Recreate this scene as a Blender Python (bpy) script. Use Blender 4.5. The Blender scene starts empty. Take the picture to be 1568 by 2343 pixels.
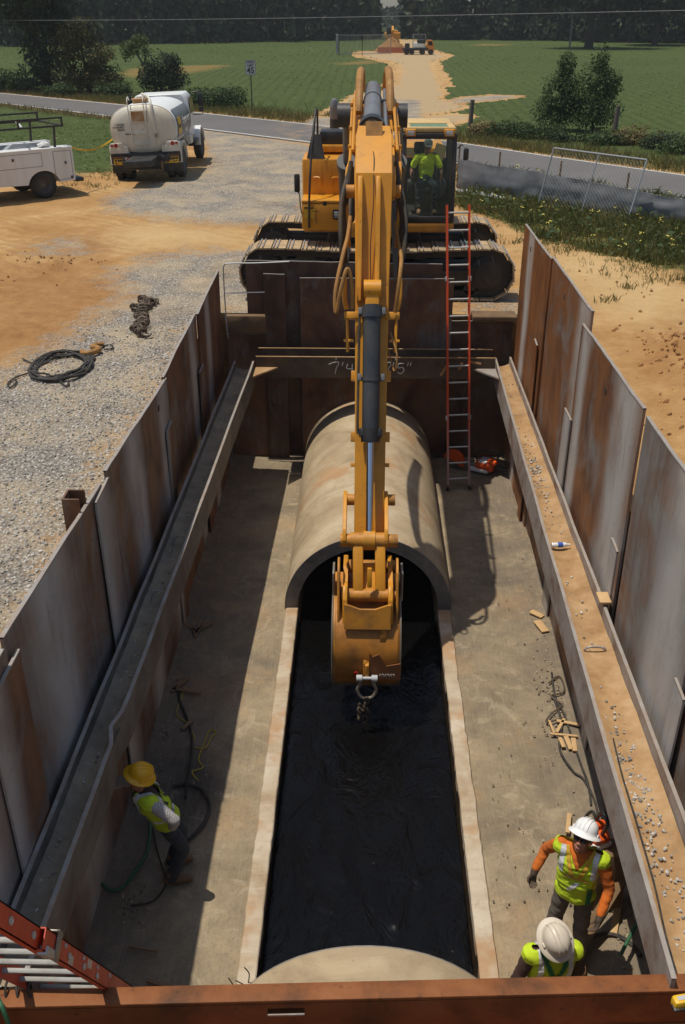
import bpy, bmesh, math, random
from mathutils import Vector as V, Matrix, Euler, noise as mn
random.seed(7)
R = math.radians
sc = bpy.context.scene
COL = sc.collection
PI = math.pi
# ------------------------------------------------------------------ camera and measuring helper
PITCH, YAW, FOC = R(28.0), R(1.29), 2200.0
CAM = V((-.11, 0, 5.4))
cd = bpy.data.cameras.new('camera'); cam = bpy.data.objects.new('camera', cd); COL.objects.link(cam)
cd.sensor_fit = 'HORIZONTAL'; cd.sensor_width = 36; cd.lens = 36 * FOC / 1568; cd.clip_end = 3000; cd.clip_start = .05
cam.location = CAM; cam.rotation_euler = (PI / 2 - PITCH, 0, YAW); sc.camera = cam
def at(u, v, z=None, y=None, x=None):
    "where the sight line of a measured photo point meets the real plane z, y or x"
    a = (u - 784) / FOC; b = (1171 - v) / FOC
    fy = math.cos(PITCH) + b * math.sin(PITCH); fz = -math.sin(PITCH) + b * math.cos(PITCH)
    c, s = math.cos(YAW), math.sin(YAW)
    d = V((c * a - s * fy, s * a + c * fy, fz))
    t = (z - CAM.z) / d.z if z is not None else (y - CAM.y) / d.y if y is not None else (x - CAM.x) / d.x
    return CAM + d * t
# ------------------------------------------------------------------ mesh builder
def catmull(pts, k=6, closed=False):
    pts = [V(p) for p in pts]; n = len(pts)
    if n < 3: return pts
    out = []
    rng = range(n) if closed else range(n - 1)
    for i in rng:
        g = (lambda j: pts[j % n]) if closed else (lambda j: pts[max(0, min(n - 1, j))])
        a, b, c, d = g(i - 1), g(i), g(i + 1), g(i + 2)
        for q in range(k):
            t = q / k
            out.append(.5 * ((2 * b) + (c - a) * t + (2 * a - 5 * b + 4 * c - d) * t * t + (3 * b - a - 3 * c + d) * t ** 3))
    if not closed: out.append(pts[-1])
    return out
def frame(d, up=V((0, 0, 1))):
    d = V(d).normalized(); up = V(up)
    x = up.cross(d)
    if x.length < 1e-4: x = V((1, 0, 0)).cross(d)
    if x.length < 1e-4: x = V((0, 1, 0)).cross(d)
    x.normalize(); y = d.cross(x)
    return Matrix((x, y, d)).transposed()
class MB:
    def __init__(s): s.b = bmesh.new()
    def v(s, p): return s.b.verts.new(p)
    def f(s, *ps):
        try: return s.b.faces.new([s.b.verts.new(p) for p in ps])
        except ValueError: return None
    def box(s, c, d, rot=None, bev=0):
        m = Matrix.Translation(V(c)) @ ((rot.to_matrix() if isinstance(rot, Euler) else rot).to_4x4() if rot else Matrix()) @ Matrix.Diagonal((d[0], d[1], d[2], 1))
        r = bmesh.ops.create_cube(s.b, size=1, matrix=m)
        if bev: s._bev(r['verts'], bev)
        return s
    def _bev(s, vs, w, seg=2):
        es = {e for v in vs for e in v.link_edges}
        bmesh.ops.bevel(s.b, geom=list(es), offset=w, segments=seg, affect='EDGES', profile=.5)
    def bar(s, p, q, w, h, up=(0, 0, 1), bev=0):
        p, q = V(p), V(q); d = q - p
        return s.box((p + q) / 2, (w, h, d.length), frame(d, up), bev)
    def cyl(s, p, q, r, r2=None, n=16, caps=True):
        p, q = V(p), V(q); r2 = r if r2 is None else r2; F = frame(q - p)
        a = [s.v(p + F @ V((r * math.cos(2 * PI * i / n), r * math.sin(2 * PI * i / n), 0))) for i in range(n)]
        b = [s.v(q + F @ V((r2 * math.cos(2 * PI * i / n), r2 * math.sin(2 * PI * i / n), 0))) for i in range(n)]
        for i in range(n): s.b.faces.new((a[i], a[(i + 1) % n], b[(i + 1) % n], b[i]))
        if caps: s.b.faces.new(a[::-1]); s.b.faces.new(b)
        return s
    def tube(s, pts, r, n=8, k=6, closed=False, smooth=True):
        pts = catmull(pts, k, closed) if smooth else [V(p) for p in pts]
        m = len(pts); rings = []; up = V((.3, .2, 1))
        X = None
        for i, p in enumerate(pts):
            d = (pts[(i + 1) % m] - pts[i - 1]) if closed else (pts[min(i + 1, m - 1)] - pts[max(i - 1, 0)])
            if d.length < 1e-9: d = V((0, 0, 1))
            d.normalize()
            if X is None: X = frame(d, up).col[0].copy()
            X = X - d * X.dot(d)
            if X.length < 1e-6: X = frame(d, up).col[0].copy()
            X.normalize(); Y = d.cross(X)
            rr = r(i / (m - 1)) if callable(r) else r
            rings.append([s.v(p + (X * math.cos(2 * PI * j / n) + Y * math.sin(2 * PI * j / n)) * rr) for j in range(n)])
        for i in range(m if closed else m - 1):
            a, b = rings[i], rings[(i + 1) % m]
            for j in range(n): s.b.faces.new((a[j], a[(j + 1) % n], b[(j + 1) % n], b[j]))
        if not closed: s.b.faces.new(rings[0][::-1]); s.b.faces.new(rings[-1])
        return s
    def lathe(s, prof, M=None, n=24):
        M = M or Matrix(); rings = []
        for r, z in prof:
            rings.append([s.v(M @ V((r * math.cos(2 * PI * i / n), r * math.sin(2 * PI * i / n), z))) for i in range(n)] if r > 1e-6 else [s.v(M @ V((0, 0, z)))])
        for a, b in zip(rings, rings[1:]):
            for i in range(n):
                j = (i + 1) % n
                if len(a) == 1 and len(b) == 1: continue
                if len(a) == 1: s.b.faces.new((a[0], b[j], b[i]))
                elif len(b) == 1: s.b.faces.new((a[i], a[j], b[0]))
                else: s.b.faces.new((a[i], a[j], b[j], b[i]))
        return s
    def prism(s, poly, o, u, v, th, bev=0):
        "polygon (a,b) in the plane o + a*u + b*v, extruded th along u x v"
        o, u, v = V(o), V(u), V(v); w = u.cross(v).normalized() * th
        a = [s.v(o + u * x + v * y) for x, y in poly]; b = [s.v(o + u * x + v * y + w) for x, y in poly]
        n = len(poly)
        s.b.faces.new(a[::-1]); s.b.faces.new(b)
        for i in range(n): s.b.faces.new((a[i], a[(i + 1) % n], b[(i + 1) % n], b[i]))
        if bev: s._bev(a + b, bev, 1)
        return s
    def loft(s, rings, closed=True, caps=True):
        rs = [[s.v(p) for p in r] for r in rings]; n = len(rs[0])
        for a, b in zip(rs, rs[1:]):
            for i in range(n if closed else n - 1): s.b.faces.new((a[i], a[(i + 1) % n], b[(i + 1) % n], b[i]))
        if caps and closed: s.b.faces.new(rs[0][::-1]); s.b.faces.new(rs[-1])
        return s
    def sph(s, c, r, rot=None, sub=2):
        r = (r, r, r) if isinstance(r, (int, float)) else r
        m = Matrix.Translation(V(c)) @ (rot.to_matrix().to_4x4() if isinstance(rot, Euler) else rot.to_4x4() if rot else Matrix()) @ Matrix.Diagonal((r[0], r[1], r[2], 1))
        bmesh.ops.create_icosphere(s.b, subdivisions=sub, radius=1, matrix=m); return s
    def cap(s, p, q, r, r2=None, n=12):
        r2 = r if r2 is None else r2
        s.cyl(p, q, r, r2, n); s.sph(p, r, None, 2); s.sph(q, r2, None, 2); return s
    def xf(s, M): s.b.transform(M); return s
    def build(s, name, m, parent=None, ang=35, bev=0, local=False, stuff=False):
        b = s.b
        bmesh.ops.recalc_face_normals(b, faces=b.faces[:]) if not stuff else None
        me = bpy.data.meshes.new(name); o = bpy.data.objects.new(name, me); COL.objects.link(o)
        if parent is not None:
            o.parent = parent
            if not local: b.transform(W(parent).inverted())
        elif not local:
            xs = [v.co for v in b.verts]
            lo = V((min(c.x for c in xs), min(c.y for c in xs), min(c.z for c in xs))); hi = V((max(c.x for c in xs), max(c.y for c in xs), max(c.z for c in xs)))
            org = V(((lo.x + hi.x) / 2, (lo.y + hi.y) / 2, lo.z)); b.transform(Matrix.Translation(-org)); o.location = org
        b.to_mesh(me); b.free()
        me.materials.append(m)
        if ang:
            me.shade_smooth(); me.set_sharp_from_angle(angle=R(ang))
        if bev:
            md = o.modifiers.new('bevel', 'BEVEL'); md.width = bev; md.segments = 2; md.limit_method = 'ANGLE'; md.angle_limit = R(40); md.harden_normals = False
        return o
def W(o):
    m = Matrix.LocRotScale(o.location, o.rotation_euler, o.scale)
    return W(o.parent) @ m if o.parent else m
def tag(o, label, cat, group=None):
    o['label'] = label; o['category'] = cat
    if group: o['group'] = group
    return o
def thing(name, label, cat, loc=(0, 0, 0), rot=(0, 0, 0), group=None):
    o = bpy.data.objects.new(name, None); COL.objects.link(o); o.location = loc; o.rotation_euler = rot; o.empty_display_size = .2
    return tag(o, label, cat, group)
def struct(o, kind='structure'): o['kind'] = kind; return o
def copy_tree(o, parent=None):
    c = o.copy(); COL.objects.link(c); c.parent = parent
    for ch in list(o.children): copy_tree(ch, c)
    return c
def text_mb(mb, s, size, M, ext=.003, font_bold=0.0, align='CENTER', sx=1.0):
    cu = bpy.data.curves.new('t', 'FONT'); cu.body = s; cu.size = size; cu.extrude = ext; cu.align_x = align; cu.align_y = 'CENTER'; cu.offset = font_bold; cu.resolution_u = 3
    o = bpy.data.objects.new('t', cu); COL.objects.link(o)
    me = bpy.data.meshes.new_from_object(o.evaluated_get(bpy.context.evaluated_depsgraph_get()))
    me.transform(M @ Matrix.Diagonal((sx, 1, 1, 1))); mb.b.from_mesh(me)
    bpy.data.objects.remove(o); bpy.data.curves.remove(cu); bpy.data.meshes.remove(me)
    return mb
def fr(o, x, y):
    "frame matrix: local x axis, local y axis, origin"
    x = V(x).normalized(); y = V(y).normalized(); z = x.cross(y).normalized(); y = z.cross(x)
    m = Matrix((x, y, z)).transposed().to_4x4(); m.translation = V(o); return m
# ------------------------------------------------------------------ material nodes
class NT:
    def __init__(s, name):
        s.m = bpy.data.materials.new(name); s.m.use_nodes = True; s.t = s.m.node_tree; s.t.nodes.clear()
        s.out = s.t.nodes.new('ShaderNodeOutputMaterial'); s.p = s.t.nodes.new('ShaderNodeBsdfPrincipled')
        s.t.links.new(s.p.outputs[0], s.out.inputs[0])
    def n(s, ty, ins=None, **kw):
        nd = s.t.nodes.new('ShaderNode' + ty)
        for k, v in kw.items(): setattr(nd, k, v)
        for k, v in (ins or {}).items(): s.set(nd.inputs[k], v)
        return nd
    def set(s, sock, v):
        if isinstance(v, bpy.types.NodeSocket): s.t.links.new(v, sock)
        else:
            if isinstance(v, (tuple, list)) and len(v) == 3 and sock.type == 'RGBA': v = (*v, 1)
            sock.default_value = v
    def co(s, kind='Object', scale=None):
        o = s.n('TexCoord').outputs[kind] if kind != 'World' else s.n('NewGeometry').outputs['Position']
        if scale: o = s.n('Mapping', {'Vector': o, 'Scale': scale}).outputs[0]
        return o
    def noise(s, vec, scale, det=4, rough=.55, dist=0):
        return s.n('TexNoise', {'Vector': vec, 'Scale': scale, 'Detail': det, 'Roughness': rough, 'Distortion': dist}).outputs['Fac']
    def ramp(s, fac, st, inter='LINEAR'):
        nd = s.n('ValToRGB', {'Fac': fac}); cr = nd.color_ramp; cr.interpolation = inter
        while len(cr.elements) < len(st): cr.elements.new(.5)
        for e, (p, c) in zip(cr.elements, st):
            e.position = p; e.color = (*c, 1) if isinstance(c, (tuple, list)) else (c, c, c, 1)
        return nd.outputs[0]
    def mix(s, fac, a, b, bt='MIX'):
        nd = s.n('Mix', data_type='RGBA', blend_type=bt); s.set(nd.inputs[0], fac); s.set(nd.inputs[6], a); s.set(nd.inputs[7], b); return nd.outputs[2]
    def math(s, op, a, b=0, c=None, clamp=False):
        nd = s.n('Math', operation=op, use_clamp=clamp); s.set(nd.inputs[0], a); s.set(nd.inputs[1], b)
        if c is not None: s.set(nd.inputs[2], c)
        return nd.outputs[0]
    def bump(s, h, st, dist=.01, nrm=None):
        ins = {'Height': h, 'Strength': st, 'Distance': dist}
        if nrm: ins['Normal'] = nrm
        o = s.n('Bump', ins).outputs[0]; s.set(s.p.inputs['Normal'], o); return o
    def fin(s, col=None, rough=.6, metal=0, spec=.5, **kw):
        if col is not None: s.set(s.p.inputs['Base Color'], col)
        s.set(s.p.inputs['Roughness'], rough); s.set(s.p.inputs['Metallic'], metal); s.set(s.p.inputs['Specular IOR Level'], spec)
        for k, v in kw.items(): s.set(s.p.inputs[k.replace('_', ' ')], v)
        return s.m
def sc3(c, k): return tuple(min(1, x * k) for x in c)
def paint(name, c, rough=.45, metal=0, var=.12, scale=3, dirt=None, damt=.4, dscale=2.5, bump=0, bscale=40, spec=.5, streak=False, coord='Object', island=0, chips=None):
    t = NT(name); vec = t.co(coord)
    col = t.mix(t.noise(vec, scale, 5), sc3(c, 1 - var), sc3(c, 1 + var))
    r = rough
    if island:
        ir = t.n('NewGeometry').outputs['Random Per Island']
        col = t.mix(ir, t.mix(1, col, (1 - island,) * 3, 'MULTIPLY'), t.mix(1, col, (1 + island,) * 3, 'MULTIPLY'))
    if dirt:
        v2 = t.n('Mapping', {'Vector': vec, 'Scale': (1, 1, .12)}).outputs[0] if streak else vec
        m = t.ramp(t.noise(v2, dscale, 7, .65), [(.42, 0), (.72, 1)])
        m = t.math('MULTIPLY', m, damt); col = t.mix(m, col, dirt)
        r = t.math('ADD', rough, t.math('MULTIPLY', m, .4), clamp=True)
    if chips:
        cm = t.math('MULTIPLY', t.ramp(t.noise(vec, 16, 6, .75), [(.60, 0), (.66, .8)]), t.ramp(t.noise(vec, 2.1, 4), [(.42, .1), (.62, 1)]))
        col = t.mix(cm, col, chips)
        vs = t.n('Mapping', {'Vector': vec, 'Scale': (1, 1, .08)}).outputs[0]
        col = t.mix(t.math('MULTIPLY', t.ramp(t.noise(vs, 9, 4), [(.58, 0), (.75, 1)]), .35), col, chips)
    if bump: t.bump(t.noise(vec, bscale, 5), bump, .01)
    return t.fin(col, r, metal, spec)
def leafmat(name, a, b, c=None, tr=.25):
    t = NT(name); ir = t.n('NewGeometry').outputs['Random Per Island']
    big = t.noise(t.co('World'), .6, 3)
    col = t.ramp(ir, [(0, a), (.75, b), (1, c or b)])
    col = t.mix(t.ramp(big, [(.35, 0), (.65, 1)]), col, t.mix(1, col, (.62, .7, .6), 'MULTIPLY'))
    t.fin(col, .6, 0, .25)
    d = t.n('BsdfTranslucent', {'Color': t.mix(1, col, (1.2, 1.25, .6), 'MULTIPLY')}).outputs[0]
    mx = t.n('MixShader', {0: tr, 1: t.p.outputs[0], 2: d}).outputs[0]
    t.t.links.new(mx, t.out.inputs[0]); return t.m

# -- rusty steel sheet: rust, mill-scale grey and pale soft-edged vertical streaks painted into the colour
def sheetmat(name, seed, tone=.5, streaks=((0, .12),), warm=1.0, dark=1.0):
    t = NT(name); vec = t.n('Mapping', {'Vector': t.co('Object'), 'Location': (seed * 3.1, seed * 1.7, seed * .9)}).outputs[0]
    lng = t.n('Mapping', {'Vector': vec, 'Scale': (1, 1, .6)}).outputs[0]; fine = t.n('Mapping', {'Vector': vec, 'Scale': (1, 1, .10)}).outputs[0]
    n1 = t.noise(lng, 1.7, 8, .60, .5); n2 = t.noise(vec, 1.1, 7, .65, .6); n3 = t.noise(fine, 14, 5, .7)
    k = lambda c: sc3(c, dark)
    w3 = lambda c: tuple(g + (x - g) * warm for x, g in zip(c, (sum(c) / 3,) * 3))
    rust = t.ramp(n1, [(.25, k(w3((.065, .030, .018)))), (.42, k(w3((.145, .062, .030)))), (.58, k(w3((.225, .098, .042)))), (.70, k(w3((.155, .088, .055)))), (.85, k(w3((.21, .165, .13))))])
    grey = t.ramp(n3, [(.25, k((.155, .135, .12))), (.75, k((.27, .245, .225)))])
    col = t.mix(t.ramp(t.math('ADD', n2, t.math('MULTIPLY', t.math('SUBTRACT', n3, .5), .25)), [(.66 - tone * .45, 0), (.84 - tone * .35, 1)]), rust, grey)
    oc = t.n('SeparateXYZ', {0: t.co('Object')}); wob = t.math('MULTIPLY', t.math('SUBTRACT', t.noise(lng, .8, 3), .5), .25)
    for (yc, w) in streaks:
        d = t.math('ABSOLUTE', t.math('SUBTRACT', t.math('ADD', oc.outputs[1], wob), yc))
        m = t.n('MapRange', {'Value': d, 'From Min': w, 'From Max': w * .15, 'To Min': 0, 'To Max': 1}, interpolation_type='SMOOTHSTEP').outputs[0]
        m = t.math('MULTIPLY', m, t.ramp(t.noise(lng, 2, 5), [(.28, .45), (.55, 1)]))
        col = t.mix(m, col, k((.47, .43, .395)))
    run = t.ramp(t.noise(fine, 7, 4), [(.60, 0), (.78, .5)])
    col = t.mix(run, col, k(w3((.15, .065, .026))))
    col = t.mix(t.ramp(t.noise(vec, 6, 6, .7), [(.64, 0), (.74, .7)]), col, k((.055, .042, .033)))
    col = t.mix(t.ramp(t.noise(lng, 26, 3, .6), [(.66, 0), (.72, .6)]), col, k((.06, .04, .03)))
    t.bump(t.math('ADD', n1, t.math('MULTIPLY', n3, .25)), .3, .02)
    return t.fin(col, t.ramp(n1, [(.3, .75), (.7, .5)]), .08, .4)
def steelbeam(name, c1, c2, c3, seed=0):
    t = NT(name); vec = t.n('Mapping', {'Vector': t.co('World'), 'Location': (seed, seed, 0)}).outputs[0]
    n = t.noise(vec, 2.2, 7, .65, .4)
    col = t.ramp(n, [(.28, c1), (.5, c2), (.72, c3)])
    col = t.mix(t.ramp(t.noise(vec, 11, 5, .7), [(.6, 0), (.72, .7)]), col, sc3(c1, .6))
    t.bump(t.noise(vec, 18, 5, .6), .3, .01); return t.fin(col, .7, .08, .35)

m_yellow = paint('yellow_machine_paint', (.64, .27, .012), .40, 0, .08, 1.3, (.26, .125, .03), .40, 2.2, .06, 60, chips=(.11, .065, .03))
m_yelldirty = paint('worn_yellow_paint', (.52, .22, .022), .5, 0, .15, 2, (.10, .055, .028), .75, 3.5, .12, 50, chips=(.09, .05, .03))
m_black = paint('black_paint', (.018, .018, .019), .4, 0, .3, 3, (.09, .075, .055), .45, 3)
m_cyl = paint('cylinder_black', (.035, .037, .042), .38, 0, .2, 3, (.12, .10, .08), .4, 2.5)
m_greycyl = paint('cylinder_grey', (.16, .165, .18), .4, 0, .12, 3, (.08, .07, .06), .35, 2.5)
m_rubber = paint('rubber', (.022, .021, .020), .8, 0, .3, 6, (.13, .10, .065), .55, 4, .2, 60)
m_hose = paint('dusty_hose', (.03, .027, .024), .7, 0, .3, 6, (.17, .105, .04), .6, 5)
m_yhose = paint('hose_yellow_dust', (.36, .17, .035), .6, 0, .2, 4, (.08, .05, .03), .6, 5)
m_chrome = paint('chrome_rod', (.72, .72, .74), .16, 1.0, .04, 3)
m_glass = NT('cab_glass'); m_glass.fin((.55, .6, .58), .03, 0, .5, Transmission_Weight=1.0, IOR=1.05)
_t = m_glass; m_glass = _t.m
_tr = _t.n('BsdfTransparent', {'Color': (.93, .95, .94, 1)}).outputs[0]; _gl = _t.n('BsdfGlossy', {'Color': (1, 1, 1, 1), 'Roughness': .04}).outputs[0]
_fz = _t.n('Fresnel', {'IOR': 1.45}).outputs[0]
_t.t.links.new(_t.n('MixShader', {0: _t.math('MULTIPLY', _fz, .45), 1: _tr, 2: _gl}).outputs[0], _t.out.inputs[0])
m_track = paint('track_steel', (.10, .085, .07), .6, .3, .3, 5, (.36, .24, .11), .85, 5, .25, 30)
m_shoe = paint('dusty_track_shoe', (.44, .31, .165), .75, 0, .22, 6, (.13, .115, .11), .8, 7, .25, 40, island=.12)
m_grouser = paint('worn_grouser', (.34, .335, .34), .4, .5, .2, 8, (.30, .2, .1), .45, 9)
m_under = paint('undercarriage_dark', (.022, .019, .017), .75, 0, .3, 4, (.11, .08, .05), .6, 3, .2, 30)
m_lens = paint('lamp_lens', (.55, .56, .55), .15, .2, .1, 30)
m_white = paint('white_vehicle_paint', (.74, .74, .73), .35, 0, .03, 2, (.42, .36, .28), .3, 2.2, streak=True)
m_cream = paint('aged_white_tank_paint', (.66, .62, .53), .5, 0, .06, 2, (.42, .30, .15), .45, 2.6, streak=True)
m_tankw = paint('white_tank_side', (.76, .77, .76), .4, 0, .03, 2, (.5, .46, .4), .25, 2)
m_rustw = paint('rust_stain', (.36, .17, .05), .8, 0, .3, 5, (.6, .5, .36), .6, 4)
m_red = paint('red_lens', (.35, .015, .012), .3)
m_amber = paint('amber_lens', (.6, .2, .02), .3)
m_signy = paint('sign_yellow', (.72, .42, .02), .45, 0, .05)
m_orange = paint('ladder_orange_fibreglass', (.62, .085, .022), .5, 0, .10, 2, (.55, .26, .17), .5, 1.5, streak=False)
m_orange2 = paint('ladder_red_orange', (.52, .055, .018), .5, 0, .12, 3, (.24, .05, .025), .6, 4, .05, 30)
m_alu = paint('aluminium', (.50, .50, .48), .42, .6, .08, 4, (.35, .32, .28), .5, 5)
m_galv = paint('galvanised_pipe', (.36, .365, .37), .45, .6, .1, 6)
m_wood = paint('weathered_wood', (.27, .17, .09), .8, 0, .25, 5, (.12, .08, .05), .5, 6, .2, 40)
m_pine = paint('fresh_wood', (.56, .36, .17), .75, 0, .18, 7, (.3, .19, .1), .4, 8)
m_timber = paint('dirty_timber', (.14, .085, .045), .85, 0, .3, 4, (.3, .18, .08), .6, 2.5, .3, 25)
m_cable = paint('black_cable', (.02, .019, .018), .7, 0, .3, 9, (.15, .12, .09), .5, 12)
m_rope = paint('yellow_rope', (.42, .31, .04), .8, 0, .2, 9)
m_chain = paint('rusty_chain', (.11, .085, .065), .6, .4, .3, 12, (.2, .12, .06), .6, 14)
m_steelhook = paint('worn_steel', (.3, .28, .24), .5, .6, .2, 9, (.22, .13, .06), .6, 9)
m_hoseg = paint('green_hose', (.03, .12, .055), .5, 0, .2, 9, (.02, .06, .03), .5, 12)
m_silt = paint('black_silt_fabric', (.15, .16, .175), .75, 0, .25, 4, (.24, .24, .245), .6, 3.5, .4, 9)
m_asph_line = paint('road_line_paint', (.68, .67, .62), .7, 0, .08, 4, (.3, .28, .25), .4, 6)
m_chalk = paint('chalk', (.62, .6, .56), .9, 0, .15, 30)
m_plast = paint('plastic_film', (.36, .37, .38), .35, 0, .2, 5)
m_lime = paint('lime_shirt', (.50, .66, .02), .85, 0, .12, 6, (.2, .33, .02), .5, 7, .25, 18)
m_vest = paint('lime_vest', (.52, .68, .02), .8, 0, .08, 6, (.34, .42, .02), .5, 7, .25, 20)
m_refl = paint('silver_tape', (.62, .63, .64), .4, .1, .06, 20)
m_greenstrap = paint('green_strap', (.02, .16, .05), .8)
m_ystrap = paint('amber_harness', (.55, .32, .03), .8, 0, .12, 9)
m_orshirt = paint('orange_shirt', (.60, .135, .012), .85, 0, .1, 6, (.42, .15, .04), .55, 5, .25, 16)
m_trous = paint('grey_work_trousers', (.13, .105, .085), .9, 0, .15, 5, (.07, .06, .05), .6, 6, .3, 14)
m_jeans = paint('dark_jeans', (.035, .045, .06), .9, 0, .2, 6, (.09, .075, .06), .5, 5, .3, 14)
m_boot = paint('brown_boots', (.20, .11, .05), .8, 0, .2, 8, (.1, .07, .05), .5, 6)
m_skin = paint('sunburnt_skin', (.42, .17, .095), .55, 0, .08, 12)
m_skin2 = paint('tanned_skin', (.17, .075, .04), .55, 0, .08, 12)
m_glove = paint('work_glove', (.075, .05, .035), .85, 0, .3, 9, (.2, .15, .1), .5, 9)
m_hatw = paint('white_hard_hat', (.80, .80, .79), .28, 0, .02, 3)
m_haty = paint('yellow_hard_hat', (.80, .42, .012), .3, 0, .03, 3)
m_hatc = paint('cream_hard_hat', (.64, .56, .45), .38, 0, .05, 4, (.42, .36, .28), .4, 6)
m_darkshirt = paint('dark_shirt', (.06, .03, .025), .85, 0, .15, 6)
m_shade = paint('sunglasses', (.008, .008, .009), .12)
m_hair = paint('dark_hair', (.03, .022, .016), .8)
m_sawor = paint('saw_orange', (.75, .10, .012), .4, 0, .06, 6, (.2, .06, .03), .3, 6)
m_plaswh = paint('white_plastic', (.7, .7, .68), .4, 0, .05, 6)
m_lip = paint('lip', (.3, .1, .07), .6)
def plaid():
    t = NT('plaid_shirt'); v = t.co('World')
    w1 = t.n('TexWave', {'Vector': v, 'Scale': 14.}, bands_direction='X').outputs[0]; w2 = t.n('TexWave', {'Vector': v, 'Scale': 14.}, bands_direction='Z').outputs[0]
    f = t.math('MULTIPLY', t.ramp(w1, [(.45, 0), (.6, 1)]), 1); g = t.ramp(w2, [(.45, 0), (.6, 1)])
    c = t.mix(t.math('MULTIPLY', t.math('ADD', f, g), .4), (.50, .48, .46), (.24, .22, .22)); return t.fin(c, .9)
m_plaid = plaid()
# ------------------------------------------------------------------ light, sky
SUN = V((-.272, .03, 1)).normalized()
elev = math.asin(SUN.z); azim = math.atan2(SUN.x, SUN.y)
w = bpy.data.worlds.new('World'); sc.world = w; w.use_nodes = True
bg = w.node_tree.nodes['Background']; sk = w.node_tree.nodes.new('ShaderNodeTexSky')
sk.sky_type = 'NISHITA'; sk.sun_disc = False; sk.sun_elevation = elev; sk.sun_rotation = azim; sk.air_density = 1.3; sk.dust_density = 1.2; sk.ozone_density = 1.0
w.node_tree.links.new(sk.outputs[0], bg.inputs[0]); bg.inputs[1].default_value = .098
ld = bpy.data.lights.new('sun', 'SUN'); ld.energy = 4.0; ld.angle = R(.55); ld.color = (1, .93, .80)
lo = bpy.data.objects.new('sun', ld); COL.objects.link(lo); lo.rotation_euler = (-SUN).to_track_quat('-Z', 'Y').to_euler(); lo.location = (-20, 0, 60)
sc.view_settings.view_transform = 'Standard'; sc.view_settings.look = 'None'; sc.view_settings.exposure = -.14; sc.view_settings.gamma = 1
sc.render.engine = 'CYCLES'; sc.cycles.max_bounces = 6; sc.cycles.transparent_max_bounces = 12; sc.cycles.use_denoising = True
# ------------------------------------------------------------------ ground zones
def gp(pts): return [(p.x, p.y) for p in (at(u, v, z=0) for u, v in pts)]
def inside(p, poly):
    x, y = p; c = False; j = len(poly) - 1
    for i in range(len(poly)):
        xi, yi = poly[i]; xj, yj = poly[j]
        if (yi > y) != (yj > y) and x < (xj - xi) * (y - yi) / (yj - yi) + xi: c = not c
        j = i
    return c
RN = gp([(0, 235), (250, 265), (475, 296), (708, 325), (1049, 374), (1358, 422), (1568, 457)])   # near white line
RF = gp([(0, 213), (280, 240), (711, 285), (1049, 327), (1270, 360), (1568, 402)])
def line(ps, x):
    if x <= ps[0][0]: a, b = ps[0], ps[1]
    elif x >= ps[-1][0]: a, b = ps[-2], ps[-1]
    else:
        for a, b in zip(ps, ps[1:]):
            if a[0] <= x <= b[0]: break
    return a[1] + (b[1] - a[1]) * (x - a[0]) / (b[0] - a[0])
# fit straight road edges
def fit(ps):
    n = len(ps); mx = sum(p[0] for p in ps) / n; my = sum(p[1] for p in ps) / n
    k = sum((p[0] - mx) * (p[1] - my) for p in ps) / sum((p[0] - mx) ** 2 for p in ps); return k, my - k * mx
rk, rb = fit(RN); rk2, rb2 = fit(RF)
def ynear(x): return line(RN, x)
def yfar(x): return line(RF, x)
GRAV = [gp([(455, 292), (560, 308), (712, 330), (730, 420), (690, 505), (600, 512), (470, 506), (330, 494), (220, 470), (330, 425), (420, 410), (480, 380), (480, 340)]),
        gp([(600, 566), (520, 582), (430, 566), (330, 600), (210, 640), (330, 660), (200, 735), (110, 800), (0, 850), (-200, 960), (-420, 1500), (0, 1600), (60, 1420), (250, 1080), (385, 880), (505, 640), (610, 620)]),
        gp([(60, 560), (130, 545), (190, 560), (200, 580), (120, 590)]),
        gp([(505, 640), (505, 720), (610, 730), (700, 690), (620, 560), (560, 600)]),
        gp([(1080, 690), (1090, 740), (1190, 740), (1200, 650), (1170, 640)]),
        gp([(690, 283), (880, 308), (1000, 322), (975, 290), (965, 265), (968, 228), (890, 226), (880, 262), (800, 270), (720, 268)]),
        gp([(985, 250), (1060, 222), (1130, 216), (1195, 220), (1120, 230), (1040, 236), (1010, 250)])]
GRASS = [gp([(-400, 180), (0, 238), (250, 268), (300, 300), (250, 400), (160, 395), (60, 385), (-200, 420), (-500, 420)]),
         gp([(1050, 430), (1060, 372), (1358, 420), (1568, 455), (1900, 510), (1900, 720), (1568, 625), (1480, 605), (1400, 588), (1300, 556), (1200, 540), (1160, 508), (1060, 480), (1040, 470)])]
TRACK = [gp([(880, 262), (968, 262), (1040, 252), (1066, 244), (1030, 236), (1000, 226), (1012, 212), (1000, 190), (986, 160), (982, 142), (1016, 127), (1000, 121), (950, 108), (965, 96), (945, 84), (920, 84), (925, 100), (920, 118), (830, 118), (832, 128), (916, 142), (924, 165), (914, 190), (885, 208), (820, 214), (800, 230), (740, 262)]),
         gp([(970, 285), (975, 268), (1060, 262), (1075, 270), (1030, 285), (1000, 292)])]
BARE = [gp([(270, 172), (300, 155), (480, 147), (540, 146), (450, 165), (330, 180)]), gp([(1060, 101), (1130, 99), (1190, 101), (1120, 104)]), gp([(760, 145), (860, 135), (880, 139), (790, 150)])]
TAN = [gp([(80, 945), (180, 930), (300, 948), (290, 985), (170, 1000), (100, 985)]), gp([(130, 1050), (200, 1045), (210, 1090), (150, 1105), (100, 1090)]), gp([(250, 520), (400, 505), (590, 540), (560, 580), (430, 560), (300, 580), (230, 560)]), gp([(1180, 530), (1350, 580), (1568, 640), (1568, 760), (1400, 740), (1250, 600)])]
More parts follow.
